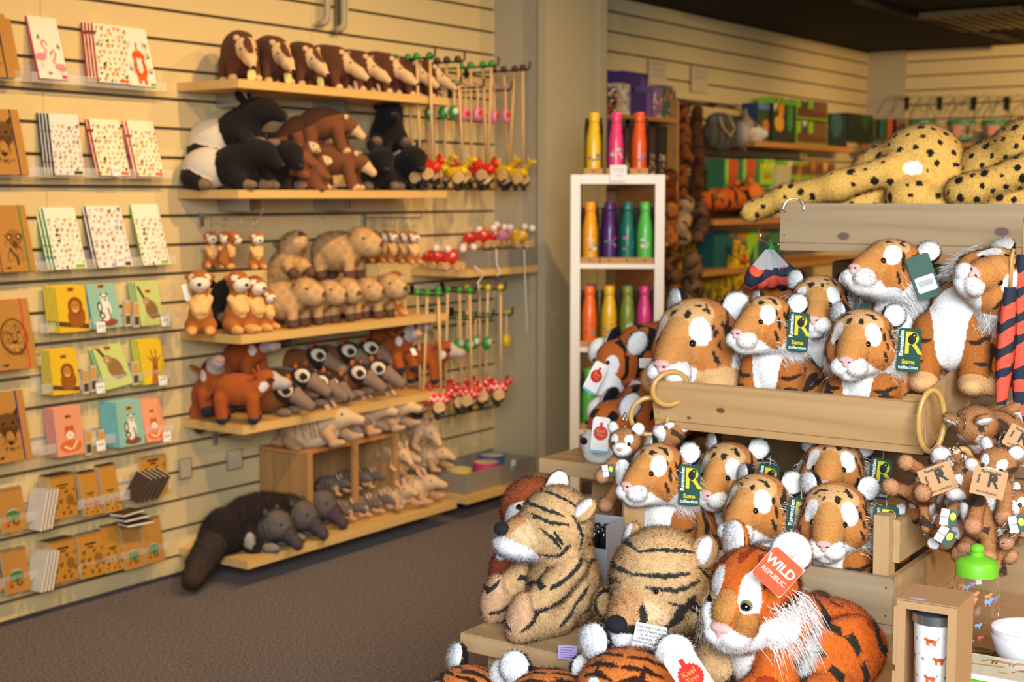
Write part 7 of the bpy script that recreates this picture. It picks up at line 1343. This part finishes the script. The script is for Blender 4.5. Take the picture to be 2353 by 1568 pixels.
# bundle of yellow giraffes
gg_ = 'yellow giraffe grabbers hanging in a row on the middle wall'
def giraffe_mesh():
    g = Rig(.008); c = 'dcb01c'; g.c((0, 0, 0), (.0, 0, -.10), .013, .016, c); g.e((.018, 0, .008), (.028, .014, .014), c); g.c((.0, 0, -.10), (-.03, 0, -.13), .026, .03, c)
    for x in (-.05, -.0): g.c((x, 0, -.13), (x, 0, -.20), .011, .010, c)
    g.c((0, .006, .01), (0, .008, .03), .004, .004, c); g.fn(lambda L, C: np.where((np.sin(L[:, 0]*190)*np.sin(L[:, 1]*210+1)*np.sin(L[:, 2]*170) > .3)[:, None], lin('8a6414'), C)); return g.build('body', 50, mats=VEL)
gm = giraffe_mesh()
for k in range(12):
    px = 1572+13*k; Y = 3.70-.025*k if k < 9 else 3.46; p = on(px, 562+(5*k if k < 9 else 12*(k-9)), Y=Y); t = thing('hanging_giraffe', ('first', 'second', 'third', 'fourth', 'fifth', 'sixth', 'seventh', 'eighth', 'ninth', 'tenth', 'eleventh', 'twelfth')[k]+' yellow giraffe from the left in the hanging row', 'hanging toy', p, R(-30+17*(k % 4)), gg_); t.scale = (1.1+.05*(k % 3),)*3; link('body', gm, t); m = MB(); m.tube([(0, 0, .0), (0, 0, .06)], .0018, 5); m.link('hanging_loop', [BLKM], t)
p = on(1710, 600, Y=3.44); m = MB(); m.ball((0, 0, 0), (.04, .02, .016), n=10); tag(m.link('hanging_bird', [RDL], None, p, smooth=True), 'small red orange toy between the giraffes and the small umbrellas', 'hanging toy')
# paper notices
for k, (x0, y0, x1, y1, lab) in enumerate(((1489, 138, 1532, 196, 'white paper notice with a small emblem above the purple boxes'), (1587, 153, 1626, 213, 'white paper notice with a red line, right of the other notice'))):
    X0, X1, z0, z1 = span(x0, y0, x1, y1, 3.79); w_ = X1-X0; t = thing('paper_notice', lab, 'notice', ((X0+X1)/2, 3.786, z0)); link('sheet', picture('sheet', w_, z1-z0, 'cdbb98', [('e', .5, 1.05 if k == 0 else 1.2, .08, .12, 0, '3a3630')]+[('l', [(.2, .72-.16*j), (.8, .72-.16*j)], .012, '9a8c74') for j in range(4)]+([('l', [(.15, .82), (.85, .82)], .05, 'c0584a')] if k else []), 40), t, rot=(R(90), 0, 0))
# back wall: hanging buckets with green lids
for k, (px, py) in enumerate(((2118, 318), (2208, 318), (2288, 318), (2352, 318))):
    X = 9.55; p = on(px, py, X=X); q = on(px, 285, X=X); t = thing('bucket', ('leftmost', 'second', 'third', 'rightmost')[k]+' green lidded bucket of toy animals hanging on the back wall'+('' if k else ', partly behind the cheetah'), 'bucket', p, group=None); h_ = max(.02, q.z-p.z)
    m = MB(); m.lathe([(.0001, 0), (.075, 0), (.09, h_), (.0001, h_)], 24); m.link('tub', [mat('clear_tub_animals', '4a3c30', .25, var=(28, 'c9b49a'))], t); m = MB(); m.lathe([(.0001, h_+.028), (.08, h_+.026), (.098, h_+.016), (.098, h_), (.0001, h_)], 24); m.link('lid', [mat('green_lid', '2f8a58', .35)], t); m = MB(); m.lathe([(.0765, -.012), (.0765, .006), (.0001, .006)], 24); m.link('base_ring', [mat('green_lid', '', 0)], t)
    m = MB(); m.tube([(0, -.09, h_+.01)]+[(0, -.09*math.cos(a/6*math.pi), h_+.02+.11*math.sin(a/6*math.pi)) for a in range(1, 6)]+[(0, .09, h_+.01)], .0025, 5); m.link('wire_handle', [BLKM], t); m = MB(); m.ball((0, 0, 0), (.004, .03, .05), n=10); m.link('label', [mat('pink_label', 'd8907c', .3)], t, M=TR(-.084, 0, h_*.55))
for k, px in enumerate((2080, 2156, 2234, 2310)):
    p = on(px+4, 232, X=9.84); t = thing('wire_display_hook', ('leftmost', 'second', 'third', 'rightmost')[k]+' wire hook with drooping arms on the back wall', 'display hook', p, group='wire hooks on the back wall'); MB().box(-.006, .004, -.015, .015, -.06, .03).link('plate', [BLKM], t)
    for q, nm in enumerate((-.16, -.08, .0, .08)): m = MB(); m.tube([(-.006, 0, 0), (-.1, nm*.6, .03), (-.2, nm, .01), (-.3, nm*1.3, -.10)], .0022, 5); m.link('wire_arm', [BLKM], t)
for k, (px, c) in enumerate(((2012, '5a4a3a'), (2030, '2f6a48'), (2050, 'c8603c'), (2066, '8a6a4a'))): p = on(px, 318, X=9.6); MB().box(-.03, .03, -.035, .035, 0, .13).link('carton', [mat('card_'+c, c, .5)], thing('toy_box', ('leftmost', 'second', 'third', 'rightmost')[k]+' small toy pack at the left end of the back wall above the cheetah', 'box', p))
sb = on(2010, 322, X=9.45); t = thing('wall_shelf', 'dark shelf along the back wall under the small toy packs', 'shelf', (9.45, sb.y+.1, sb.z-.03)); MB().box(0, .39, -2.4, 0, -.03, -.002).link('board', [OAK2], t)
